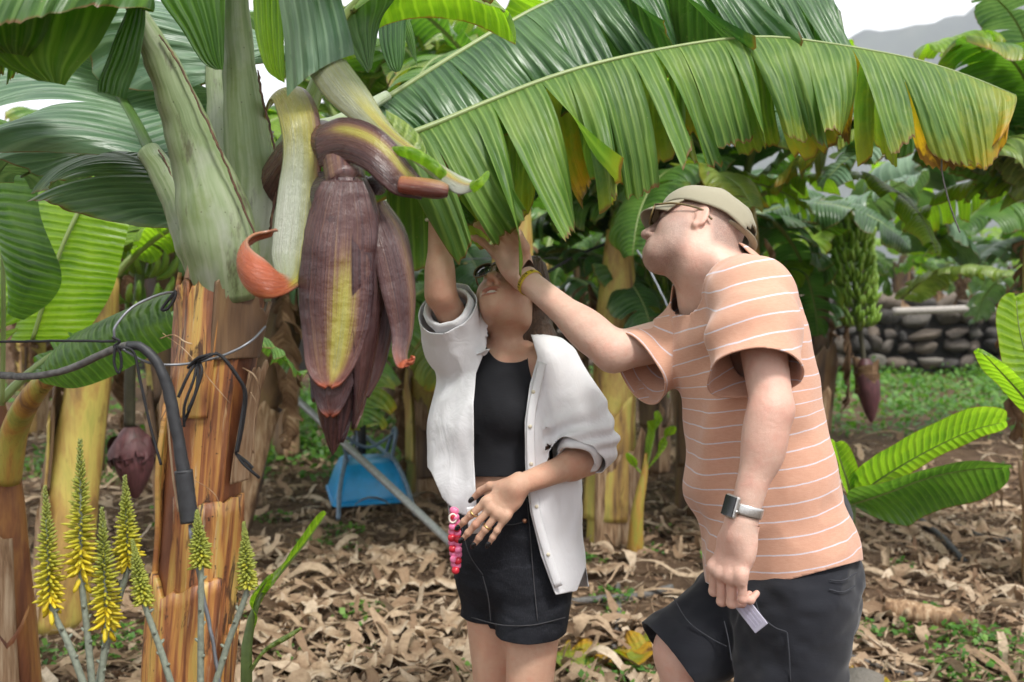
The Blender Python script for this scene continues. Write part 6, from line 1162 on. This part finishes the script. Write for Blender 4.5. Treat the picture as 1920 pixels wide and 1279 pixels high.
# ------------------------------------------------------------------ small things around the stem
MT['black_rubber'] = simple('black_rubber', (.022, .023, .026), .55, sc=60, var=.4); MT['grey_bark'] = simple('grey_bark', (.10, .095, .09), .8, sc=90, var=.5); MT['black_twine'] = simple('black_twine', (.012, .012, .014), .75); MT['wire_grey'] = simple('wire_grey', (.20, .21, .23), .4, metal=.5)
def cord(name, pts, r, mat, label, cat, n=8, samples=None, group=None):
    V, F, A = tube([P(*p) for p in pts], r, n, samples=samples or 12 * len(pts)); V = V + .25 * np.min(r) * fbm(V * 60, 2, 3)[:, None]; return tag(part(name, V, F, MT[mat], None, A), label, cat, group)
hd = 1.60
h = thing('irrigation_hose', 'thick black hose bent over the wire and hanging against the orange stem', 'hose', P(352, 980, hd))
V, F, A = tube([P(x, y, hd + dz) for x, y, dz in ((-160, 690, .25), (0, 703, .16), (60, 706, .12), (130, 692, .08), (200, 660, .04), (240, 647, .02))], [.0062] * 6, 10, samples=60); V += .0012 * fbm(V * 50, 3, 2)[:, None]; part('thin_end', V, F, MT['grey_bark'], h, A)
V, F, A = tube([P(x, y, hd) for x, y in ((238, 648), (268, 652), (300, 690), (318, 745), (334, 820), (345, 890))], [.0065, .0075, .0085, .0095, .0100, .0105], 12, samples=60); V += .0008 * fbm(V * 50, 3, 2)[:, None]; part('bent_pipe', V, F, MT['black_rubber'], h, A)
V, F, A = tube([P(344, 882, hd), P(350, 935, hd), P(356, 980, hd)], [.0118, .0115, .0122], 14, .8, samples=20, caps=False); part('sleeve', V, F, MT['black_rubber'], h, A, solid=.003)
V, F, A = ring(P(344, 884, hd), A_((.1, 0, -1)), 0.0118, .0016, 1.5, 20, wob=0); part('clamp', V, F, MT['black_rubber'], h)
cord('support_wire', [(-120, 641, 1.72), (0, 641, 1.68), (120, 639, 1.64), (216, 640, 1.61)], .0022, 'black_twine', 'taut black line running to the hose knot from the edge', 'wire')
cord('support_wire', [(214, 638, 1.60), (218, 610, 1.60), (250, 575, 1.62), (300, 552, 1.66), (330, 548, 1.70)], .0022, 'wire_grey', 'thin grey wire looping up from the hose knot to the stem', 'wire')
cord('support_wire', [(215, 648, 1.60), (240, 660, 1.60), (280, 680, 1.61), (330, 684, 1.63), (385, 676, 1.64), (430, 662, 1.645), (470, 640, 1.66), (498, 612, 1.70)], .0022, 'wire_grey', 'grey wire crossing the orange stem below the torn sheath', 'wire')
k_ = thing('twine_knot', 'black twine knotted round the hose where the wires meet', 'twine', P(216, 640, 1.60))
for path in ([(210, 632), (224, 640), (214, 650), (226, 655), (216, 645)], [(216, 650), (214, 680), (222, 700), (228, 680), (224, 655)], [(222, 650), (250, 660), (262, 710), (282, 800), (302, 872)], [(218, 648), (226, 665), (228, 690)]):
    V, F, A = tube([P(x, y, 1.592 + .004 * i) for i, (x, y) in enumerate(path)], .0024, 6, samples=40); part('strand', V, F, MT['black_twine'], k_, A)
k2 = thing('twine_tie', 'loose black twine tied round the orange stem with dangling ends', 'twine', P(365, 680, 1.65))
for path in ([(368, 678), (352, 705), (334, 745)], [(370, 680), (362, 715), (346, 760), (345, 800)], [(372, 680), (368, 730), (352, 770)], [(374, 678), (378, 700), (362, 750), (346, 790)], [(362, 680), (385, 672), (400, 664), (415, 668), (440, 700), (458, 735), (452, 790), (442, 850)], [(404, 662), (420, 672), (446, 706), (461, 738), (456, 792), (445, 848)], [(442, 850), (455, 868), (472, 884), (486, 896)], [(444, 852), (462, 866), (474, 878)], [(352, 690), (370, 672), (395, 664)]):
    V, F, A = tube([P(x, y, 1.635 - .012 * math.sin(i)) for i, (x, y) in enumerate(path)], .0026, 6, samples=40); part('strand', V, F, MT['black_twine'], k2, A)
V, F, A = tube([P(x, y, 1.69) for x, y in ((330, 545), (318, 560), (306, 575), (304, 582), (315, 578), (326, 562), (330, 548))], .0028, 6, samples=40); part('loop', V, F, MT['black_twine'], k2, A)
cord('twine_line', [(356, 985, 1.60), (366, 1050, 1.60), (388, 1150, 1.60), (412, 1279, 1.60), (430, 1400, 1.62), (455, 1700, 1.66), (470, 2140, 1.7)], .0034, 'wire_grey', 'grey cord hanging from the hose end down the stem', 'cord')
cord('support_wire', [(1195, 470, 3.6), (1215, 500, 3.4), (1250, 570, 3.2), (1275, 625, 3.1)], .004, 'wire_grey', 'grey cable sagging from the tall yellow stem towards the man', 'cable')
cord('support_wire', [(1010, 520, 6.0), (1080, 480, 6.1), (1150, 452, 6.2)], .010, 'black_rubber', 'black irrigation line tied high on the tall yellow stem', 'cable')
cord('support_wire', [(820, 487, 6.3), (960, 484, 6.3), (1120, 484, 6.2)], .004, 'wire_grey', 'thin level wire strung behind the woman\'s raised arm', 'wire')
cord('dry_tendril', [(1768, 280, 2.4), (1766, 320, 2.4), (1780, 380, 2.4), (1800, 436, 2.4)], .0020, 'grey_bark', 'thin dry thread dangling from the long torn leaf', 'thread')
V, F, A = tube([P(430, 632, 7.6), P(640, 812, 5.2), P(842, 1012, 4.15), P(880, 1052, 4.0), GP(905, 1278)], .019, 12, samples=40); 
a_, b_ = A_(P(465, 663, 7.0)), A_(P(860, 1032, 5.6)); dirp = nrm(b_ - a_); e_ = b_ + dirp * ((b_[2] - .02) / -dirp[2]); s_ = a_ - dirp * 1.4
V, F, A = tube([s_, a_, b_, e_], .024, 12, samples=12); MT['galvanised'] = simple('galvanised', (.36, .37, .37), .45, metal=.35, sc=70, var=.25); tag(part('metal_pole', V, F, MT['galvanised'], None, A), 'long grey metal pole leaning across behind the flower bud', 'pole')
# upturned wheelbarrow
wb = GP(690, 938); w = thing('wheelbarrow', 'blue wheelbarrow lying upside down on the leaf litter', 'wheelbarrow', wb); wd = wb.y; MT['blue_paint'] = simple('blue_paint', (.02, .34, .72), .28, var=.2, sc=9); MT['steel_tube'] = simple('steel_tube', (.17, .24, .33), .4, metal=.3, var=.2); MT['tyre'] = simple('tyre', (.02, .02, .021), .8)
ux, uy = A_((.97, .24, 0)), A_((-.24, .97, 0)); Wp = lambda x, y, z: A_(wb) + ux * x + uy * y + A_((0, 0, z))
rim_, bt_ = [(-.27, -.30), (.27, -.24), (.27, .42), (-.27, .48)], [(-.18, -.16), (.19, -.12), (.18, .24), (-.17, .27)]
V, F = [], []; n_ = 7
def rr_(c, k=5): 
    o = []
    for i in range(4):
        p0, p1, p2 = A_(c[i - 1]), A_(c[i]), A_(c[(i + 1) % 4]); a1 = p1 + nrm(p0 - p1) * .06; a2 = p1 + nrm(p2 - p1) * .06
        for t in np.linspace(0, 1, k): o.append((1 - t) ** 2 * a1 + 2 * t * (1 - t) * p1 + t * t * a2)
    return np.array(o)
r0, r1 = rr_(rim_), rr_(bt_)
for t in np.linspace(0, 1, 9):
    m_ = r0 * (1 - t) + r1 * t
    for x, y in m_: V.append(Wp(x, y, .03 + .27 * math.sin(t * 1.35) / math.sin(1.35)))
cN = len(r0); F = grid_faces(9, cN, True).tolist() + [list(range(8 * cN, 9 * cN))]; part('tray', V, F, MT['blue_paint'], w, solid=.004)
rp = [Wp(x, y, .03) for x, y in r0]; V, F, A = tube([*rp, rp[0]], .011, 8, samples=80, caps=False); part('tray_rim', V, F, MT['blue_paint'], w, A)
fr_ = thing
for e in (-1, 1):
    V, F, A = tube([Wp(e * .26, -.62, .01), Wp(e * .23, -.40, .18), Wp(e * .18, -.18, .31), Wp(e * .15, .1, .325), Wp(e * .08, .45, .36), Wp(e * .05, .62, .38)], .016, 10, samples=50); part('handle', V, F, MT['steel_tube'], w, A)
    V, F, A = tube([Wp(e * .16, -.12, .31), Wp(e * .19, -.13, .50), Wp(e * .19, -.02, .52), Wp(e * .15, .12, .33)], .014, 10, samples=40); part('leg', V, F, MT['steel_tube'], w, A)
V, F, A = tube([Wp(-.19, -.08, .50), Wp(0, -.05, .40), Wp(.19, -.08, .50)], .011, 8); part('brace', V, F, MT['steel_tube'], w, A)
V, F, A = ring(Wp(0, .60, .38), ux, .155, .035, 1.0, 30, wob=0); tw_ = part('wheel', V, F, MT['tyre'], w); V, F, A = ring(Wp(0, .60, .38), ux, .09, .018, 1.4, 24, wob=0); part('wheel_rim', V, F, MT['steel_tube'], tw_)

# aloe flower spikes
m = Mat('aloe_bud'); lv = m.attr('lv', 1); t = m.attr('tint'); nz = m.noise(m.obj(), 90, 3); MT['aloe_bud'] = m.out(m.mix(m.map(nz, .4, .7, 0, .3), m.ramp(t, [(0, (.17, .20, .07)), (.45, (.30, .33, .05)), (.75, (.52, .46, .03)), (1, (.75, .55, .02))]), (.20, .24, .04)), .5, None, .4, trans=.15); MT['aloe_stalk'] = simple('aloe_stalk', (.17, .19, .145), .65, sc=120, var=.3)
def floret(p, d, L, r, t0):
    d = nrm(A_(d)); s = nrm(np.cross(d, A_((.3, .2, 1)))); v = np.cross(s, d); V = []; 
    for q, rr in ((0, .45), (.35, 1), (.8, .85), (1, .25)):
        for a in range(5): V.append(A_(p) + d * L * q + (s * math.cos(a * 1.2566) + v * math.sin(a * 1.2566)) * r * rr)
    F = [[i * 5 + j, i * 5 + (j + 1) % 5, (i + 1) * 5 + (j + 1) % 5, (i + 1) * 5 + j] for i in range(3) for j in range(5)] + [[15, 16, 17, 18, 19]]; return np.array(V), F, {'tint': np.full(len(V), t0)}
ALB = ['tallest aloe spike dense with yellow flowers', 'aloe spike with drooping yellow flowers beside the leaning stem', 'aloe spike with yellow flowers leaning under the purple bud', 'aloe spike with bright yellow lower flowers between its taller neighbours', 'small pale aloe spike with closed green tips', 'pale aloe spike standing before the orange stem', 'slim green aloe spike at the right edge of the stem']
for k, (top_, mid_, low_, wpx, nfl, sd_) in enumerate([((150, 828), (152, 1075), (172, 1250), 30, 9, 1.56), ((84, 915), (95, 1130), (160, 1270), 26, 8, 1.55), ((234, 895), (240, 1060), (195, 1210), 24, 2, 1.60), ((191, 955), (200, 1170), (187, 1290), 28, 8, 1.57), ((248, 1015), (270, 1130), (330, 1290), 17, 0, 1.56), ((369, 960), (377, 1060), (376, 1290), 19, 0, 1.58), ((457, 982), (465, 1100), (395, 1285), 17, 0, 1.60)]):
    rg = np.random.default_rng(500 + k); px_ = PX(sd_); bx = lambda t: (mid_[0] + (low_[0] - mid_[0]) * t - (low_[0] - mid_[0]) * .12 * t * t, mid_[1] + (low_[1] - mid_[1]) * t); path = [P(*top_, sd_), P((top_[0] + mid_[0]) / 2, (top_[1] + mid_[1]) / 2, sd_), P(*mid_, sd_)] + [P(*bx(t), sd_) for t in (.6, 1.2, 1.9, 2.8)]; path.append(G(bx(3.0)[0], sd_, 0))
    al = thing('aloe_flower_spike', ALB[k], 'aloe flower', path[-1], 'aloe flower spikes'); V, F, A = tube(path, [.0012, .0030, .0045, .0052, .0058, .0064, .007, .008], 9, samples=120); part('stalk', V, F, MT['aloe_stalk'], al, A)
    c_ = spline(path[:3], 200); geo = []; nb_ = 200
    for i in range(nb_):
        t = i / nb_; p = c_[int(t ** .9 * 199)]; az = i * 2.399 + rg.normal(0, .2); w_ = wpx * px_ * min(1, .12 + t * 1.25); el = .95 - 1.25 * t if t > .25 else .95 - .6 * t
        d = A_((math.cos(az) * math.cos(el), math.sin(az) * math.cos(el), math.sin(el))); geo.append(floret(p, d, w_ * (.92 + .12 * rg.normal()) + .003, .0017 + .0013 * t, np.clip(.18 + (.75 if k < 4 else .42) * t + rg.normal(0, .06), 0, 1)))
    V, F, A = join(*geo); o_ = part('buds', V, F, MT['aloe_bud'], al, A); o_['kind'] = 'stuff'
    for i in range(nfl):
        p = c_[int((.80 + .2 * i / max(nfl, 1)) * 199)] + A_((0, 0, -.002 * i)); az = i * 2.4 + k; d = A_((math.cos(az) * .55, math.sin(az) * .55, -.85)); V, F, A = floret(p, d, .027, .0046, .97); part('flower', V, F, MT['aloe_bud'], al, A)
    for i in range(7):
        q = spline(path[2:5], 20)[2 + i * 2]; a = i * 2.4; V, F, A = floret(q, (math.cos(a), math.sin(a), .8), .012, .003, .2); part('bract', V, F, MT['aloe_stalk'], al)

# young shoots
def shoot(name, label, base, stems, leaves, mat='stalk_green', cat='banana shoot'):
    t = thing(name, label, cat, base)
    for pts, r in stems: V, F, A = tube(pts, r, 10, samples=30); part('stem', V, F, MT[mat], t, A)
    for pts, W, mt, kw in leaves:
        q = [P(*p) for p in pts]; V, F, A = leaf_geo(q, W, len(label) + int(W * 1000), **{**dict(tears=None, n=60, rows=10, prof=(.35, .5), hang=.5, ripple=.006, slant=.5), **kw}); o = part('leaf', V, F, MT[mt], t, A); V, F, A = rib_geo(q, .006, .0015, 30, 6, .001); part('midrib', V, F, MT['midrib'], o, A)
    return t
b_ = GP(470, 1275); d_ = 2.15
shoot('banana_shoot', 'young banana shoot with one upright blade beside the orange stem', G(458, d_, 0), [([A_(G(455, d_, 0)), A_(P(462, 1290, d_)), A_(P(468, 1180, d_)), A_(P(490, 1110, d_))], [.018, .013, .010, .005])], [([(488, 1120, d_), (520, 1080, d_ + .02), (570, 1020, d_ + .03), (611, 964, d_ + .03)], .040, 'leaf_lime', dict(a0=(35, 15), a1=(30, -5), prof=(.4, .45))), ([(470, 1190, d_), (478, 1130, d_), (496, 1095, d_ - .02), (506, 1078, d_ - .03)], .020, 'leaf_lime', {}), ([(468, 1260, d_), (500, 1215, d_), (540, 1190, d_), (565, 1176, d_)], .012, 'leaf_pale', {})])
g_ = GP(1190, 1040); d_ = g_.y
shoot('banana_sucker', 'small banana sucker with pale new leaves near the tall yellow stem', g_, [([A_(g_) - A_((0, 0, .05)), A_(P(1195, 960, d_)), A_(P(1208, 890, d_)), A_(P(1212, 850, d_))], [.055, .036, .022, .010])], [([(1212, 880, d_), (1222, 840, d_), (1228, 810, d_), (1226, 775, d_)], .06, 'leaf_lime', dict(a0=(60, 60), a1=(40, 40))), ([(1214, 880, d_), (1235, 850, d_), (1250, 820, d_), (1262, 800, d_ - .1)], .045, 'leaf_lime', dict(a0=(40, 40))), ([(1206, 890, d_), (1190, 870, d_), (1178, 850, d_ - .1)], .03, 'leaf_lime', {})], 'stem_fresh')
d_ = 3.4; g_ = G(1565, d_, 0)
shoot('banana_shoot', 'young banana plant with two broad bright leaves spreading over the litter', g_, [([A_(g_), A_(P(1575, 1100, d_)), A_(P(1588, 960, d_)), A_(P(1600, 930, d_))], [.05, .04, .03, .014])],
      [([(1600, 945, d_), (1640, 905, d_ - .05), (1730, 850, d_ - .12), (1820, 808, d_ - .18), (1886, 790, d_ - .22)], .17, 'leaf_lime', dict(a0=(35, 5), a1=(25, -52), prof=(.25, .6), slant=.35, age=-.05)), ([(1598, 945, d_ - .05), (1660, 925, d_ - .15), (1740, 896, d_ - .22), (1820, 880, d_ - .28), (1892, 878, d_ - .32)], .165, 'leaf_green', dict(a0=(20, -30), a1=(10, -75), prof=(.2, .6), slant=.3, age=-.02)), ([(1598, 940, d_), (1588, 900, d_ - .1), (1578, 870, d_ - .15), (1566, 830, d_ - .2)], .05, 'leaf_lime', dict(a0=(50, 50), a1=(40, 40)))], 'stalk_green')
d_ = 2.9; g_ = G(1990, d_, 0)
shoot('banana_shoot', 'banana shoot at the border with a pale upright leaf before the wall', g_, [([A_(g_), A_(P(1985, 1000, d_)), A_(P(1965, 780, d_))], [.05, .04, .02])], [([(1965, 790, d_), (1935, 700, d_), (1912, 620, d_), (1905, 555, d_)], .085, 'leaf_lime', dict(a0=(20, 20), a1=(5, 5), up=(0, -1, .2))), ([(1960, 800, d_), (1920, 745, d_ - .05), (1870, 690, d_ - .1), (1836, 655, d_ - .12)], .06, 'leaf_lime', dict(a0=(10, 10), a1=(-20, -30)))], 'stalk_green')
# leaves of the plant at the left border
te = T_['edge'][0]
def eleaf(st, mat, bulge, seed, rib=None, vein=.08, **kw):
    V, F, A = ribbon(st, bulge, 44, 17, seed, **kw); A['lv'] = np.stack([A['lv'][:, 0], A['acr'] * .9, A['lv'][:, 2]], 1); o = part('leaf', V, F, MT[mat], te, A)
    if rib: V, F, A = tube([P(*p) for p in rib], .007, 8); part('midrib', V, F, MT['midrib'], o, A)
eleaf([((20, 640, 3.3), (150, 640, 3.3)), ((40, 560, 3.3), (200, 560, 3.3)), ((55, 470, 3.32), (228, 490, 3.3)), ((70, 380, 3.35), (248, 410, 3.3)), ((90, 310, 3.4), (256, 340, 3.3)), ((130, 270, 3.45), (230, 280, 3.35))], 'leaf_lime', .06, 3, [(60, 640, 3.26), (110, 480, 3.24), (150, 390, 3.26), (192, 300, 3.32)], wave=.012, waven=1.5)
eleaf([((-40, 220, 2.8), (40, 236, 2.75)), ((-30, 300, 2.78), (62, 300, 2.7)), ((-20, 380, 2.78), (82, 400, 2.68)), ((0, 450, 2.76), (118, 505, 2.66)), ((10, 520, 2.76), (92, 560, 2.68)), ((15, 580, 2.78), (40, 600, 2.74))], 'leaf_green', .06, 4, [(4, 760, 2.85), (6, 600, 2.82), (4, 400, 2.80), (0, 225, 2.8)], wave=.012, waven=1.3)
eleaf([((74, 700, 2.45), (84, 720, 2.43)), ((120, 640, 2.42), (140, 728, 2.36)), ((180, 606, 2.38), (205, 708, 2.32)), ((250, 574, 2.34), (275, 672, 2.28)), ((340, 540, 2.3), (350, 640, 2.24))], 'leaf_green', .05, 5, None)
V, F, A = tube([P(10, 900, 2.85), P(30, 800, 2.8), P(70, 730, 2.65), P(130, 680, 2.5)], [.042, .036, .028, .014], 12, samples=30); part('petiole', V, F, MT['stem_fresh'], te, A)
# fallen things on the ground
rg = np.random.default_rng(8); MT['yellow_leaf'] = None
def ground_leaf(px, py, L, W, az, mat, label, seed, group=None, name='fallen_leaf'):
    c = GP(px, py); c.z = float(ground_z(c.x, c.y)); rg = np.random.default_rng(seed); d = A_((math.cos(az), math.sin(az), 0)); n = A_((-math.sin(az), math.cos(az), 0)); pts = [A_(c) + d * L * (t - .5) + n * rg.normal(0, .03) * L + A_((0, 0, .02 + abs(rg.normal(0, .022)))) for t in np.linspace(0, 1, 5)]
    V, F, A = leaf_geo(pts, W, seed, (14, 10), (-22, -24), (.08, .22), .35, 50, 8, (.1, .6), .75, .15, .016, .35, 16, .12, lagv=.2); V[:, 2] = np.maximum(V[:, 2] + .012 * fbm(V * 14, 2, seed), ground_z(V[:, 0], V[:, 1]) + .004)
    if mat == 'dry_litter': A = {'lv': A['lv'], 'tint': np.clip(.45 + .5 * np.abs(A['lv'][:, 1]) + .2 * vnoise(V * 8, seed), 0, 1)}
    return tag(part(name, V, F, MT[mat], None, A), label, 'fallen leaf', group)
ground_leaf(1110, 1232, .62, .15, .35, 'leaf_pale', 'yellowing fallen banana leaf lying in front of the woman\'s legs', 3); ground_leaf(1640, 1252, .5, .06, -.5, 'leaf_pale', 'yellow green fallen leaf strip behind the man\'s leg', 4); ground_leaf(1060, 960, .5, .10, .2, 'leaf_lime', 'green cut leaf lying at the foot of the tall yellow stem', 5)
for k, (px, py, L, W, az) in enumerate([(700, 1195, .45, .10, .6), (560, 1150, .4, .08, 2.4), (800, 1120, .5, .07, .1), (620, 1080, .4, .08, 1.0), (760, 1060, .45, .09, 2.8), (520, 1210, .4, .09, .2), (660, 1250, .42, .09, 2.0), (830, 1190, .4, .08, 1.2), (1120, 1090, .45, .06, .4), (1190, 1180, .4, .08, 2.5), (1700, 1090, .4, .09, .3), (1840, 1000, .5, .10, 2.6), (1700, 1000, .4, .09, 1.4), (1880, 1110, .45, .05, .1), (1640, 1150, .35, .08, 2.2), (1760, 970, .45, .10, .8), (1800, 1060, .4, .07, 2.9), (900, 940, .4, .10, .9), (860, 1040, .5, .06, .7), (480, 1020, .4, .08, 1.8), (560, 960, .4, .07, .3), (250, 1080, .4, .08, .5), (1130, 1000, .45, .12, 2.2), (1320, 1010, .4, .07, .6), (760, 1240, .4, .10, .9), (590, 1262, .35, .08, 2.7)]):
    ground_leaf(px, py, L, W, az, 'dry_litter', 'large curled dry banana leaf scrap lying on the mulch', 20 + k, 'dry leaf scraps on the ground')
def lie(name, pts, r, mat, label, cat, n=10):
    q = [GP(*p) for p in pts]; q = [A_((p.x, p.y, float(ground_z(p.x, p.y)) + r * .8)) for p in q]; V, F, A = tube(q, r, n, samples=30); V += .15 * r * fbm(V * 20, 2, 5)[:, None]; return tag(part(name, V, F, MT[mat], None, A), label, cat)
lie('cut_log', [(1660, 1150), (1730, 1158), (1800, 1166)], .050, 'sheath_dry', 'short pale piece of cut banana stem lying on the mulch', 'cut stem', 14); lie('rotten_log', [(1775, 1162), (1812, 1172)], .048, 'stem_brown', 'dark rotten stem piece touching the pale cut stem', 'cut stem', 12)
lie('ground_hose', [(1725, 975), (1765, 1010), (1808, 1058)], .024, 'black_rubber', 'short black pipe lying below the broad bright leaves', 'hose'); lie('ground_hose', [(1790, 985), (1850, 1012), (1920, 1016), (2050, 1010)], .018, 'black_rubber', 'thin black hose running out past the mulch to the border', 'hose'); lie('ground_hose', [(1740, 1300), (1780, 1276), (1806, 1258)], .022, 'black_rubber', 'black pipe end beside the green weed clump', 'hose')
lie('dead_branch', [(1050, 1142), (1130, 1135), (1200, 1132), (1260, 1120)], .018, 'grey_bark', 'bare crooked branch lying behind the woman\'s shorts', 'branch'); lie('dead_branch', [(1150, 1215), (1160, 1160), (1158, 1110)], .014, 'grey_bark', 'thin pale branch pointing away between the people', 'branch'); lie('dead_branch', [(1590, 1212), (1680, 1232), (1730, 1236)], .010, 'grey_bark', 'thin twig lying behind the man\'s rear leg', 'branch')
V, F = stone_mesh(6); c = GP(1610, 1300); V = V * [.14, .11, .10] + [c.x, c.y, .03]; tag(part('rock', V, F, MT['stone'], None, smooth=False), 'pale grey rock behind the man\'s standing leg', 'rock')
# haze over the far hillside
hz = bpy.data.materials.new('haze'); hz.use_nodes = True; nt = hz.node_tree; nt.nodes.clear(); pv = nt.nodes.new('ShaderNodeVolumePrincipled'); pv.inputs['Color'].default_value = (.86, .91, 1.0, 1); pv.inputs['Density'].default_value = .00042; on = nt.nodes.new('ShaderNodeOutputMaterial'); nt.links.new(pv.outputs[0], on.inputs['Volume'])
V, F, A = box(0, 1100, 210, 3200, 4200, 430); o = part('haze', V, F, hz, None, smooth=False); o['kind'] = 'stuff'; tag(o, 'pale bluish haze veiling the far hillside', 'haze')
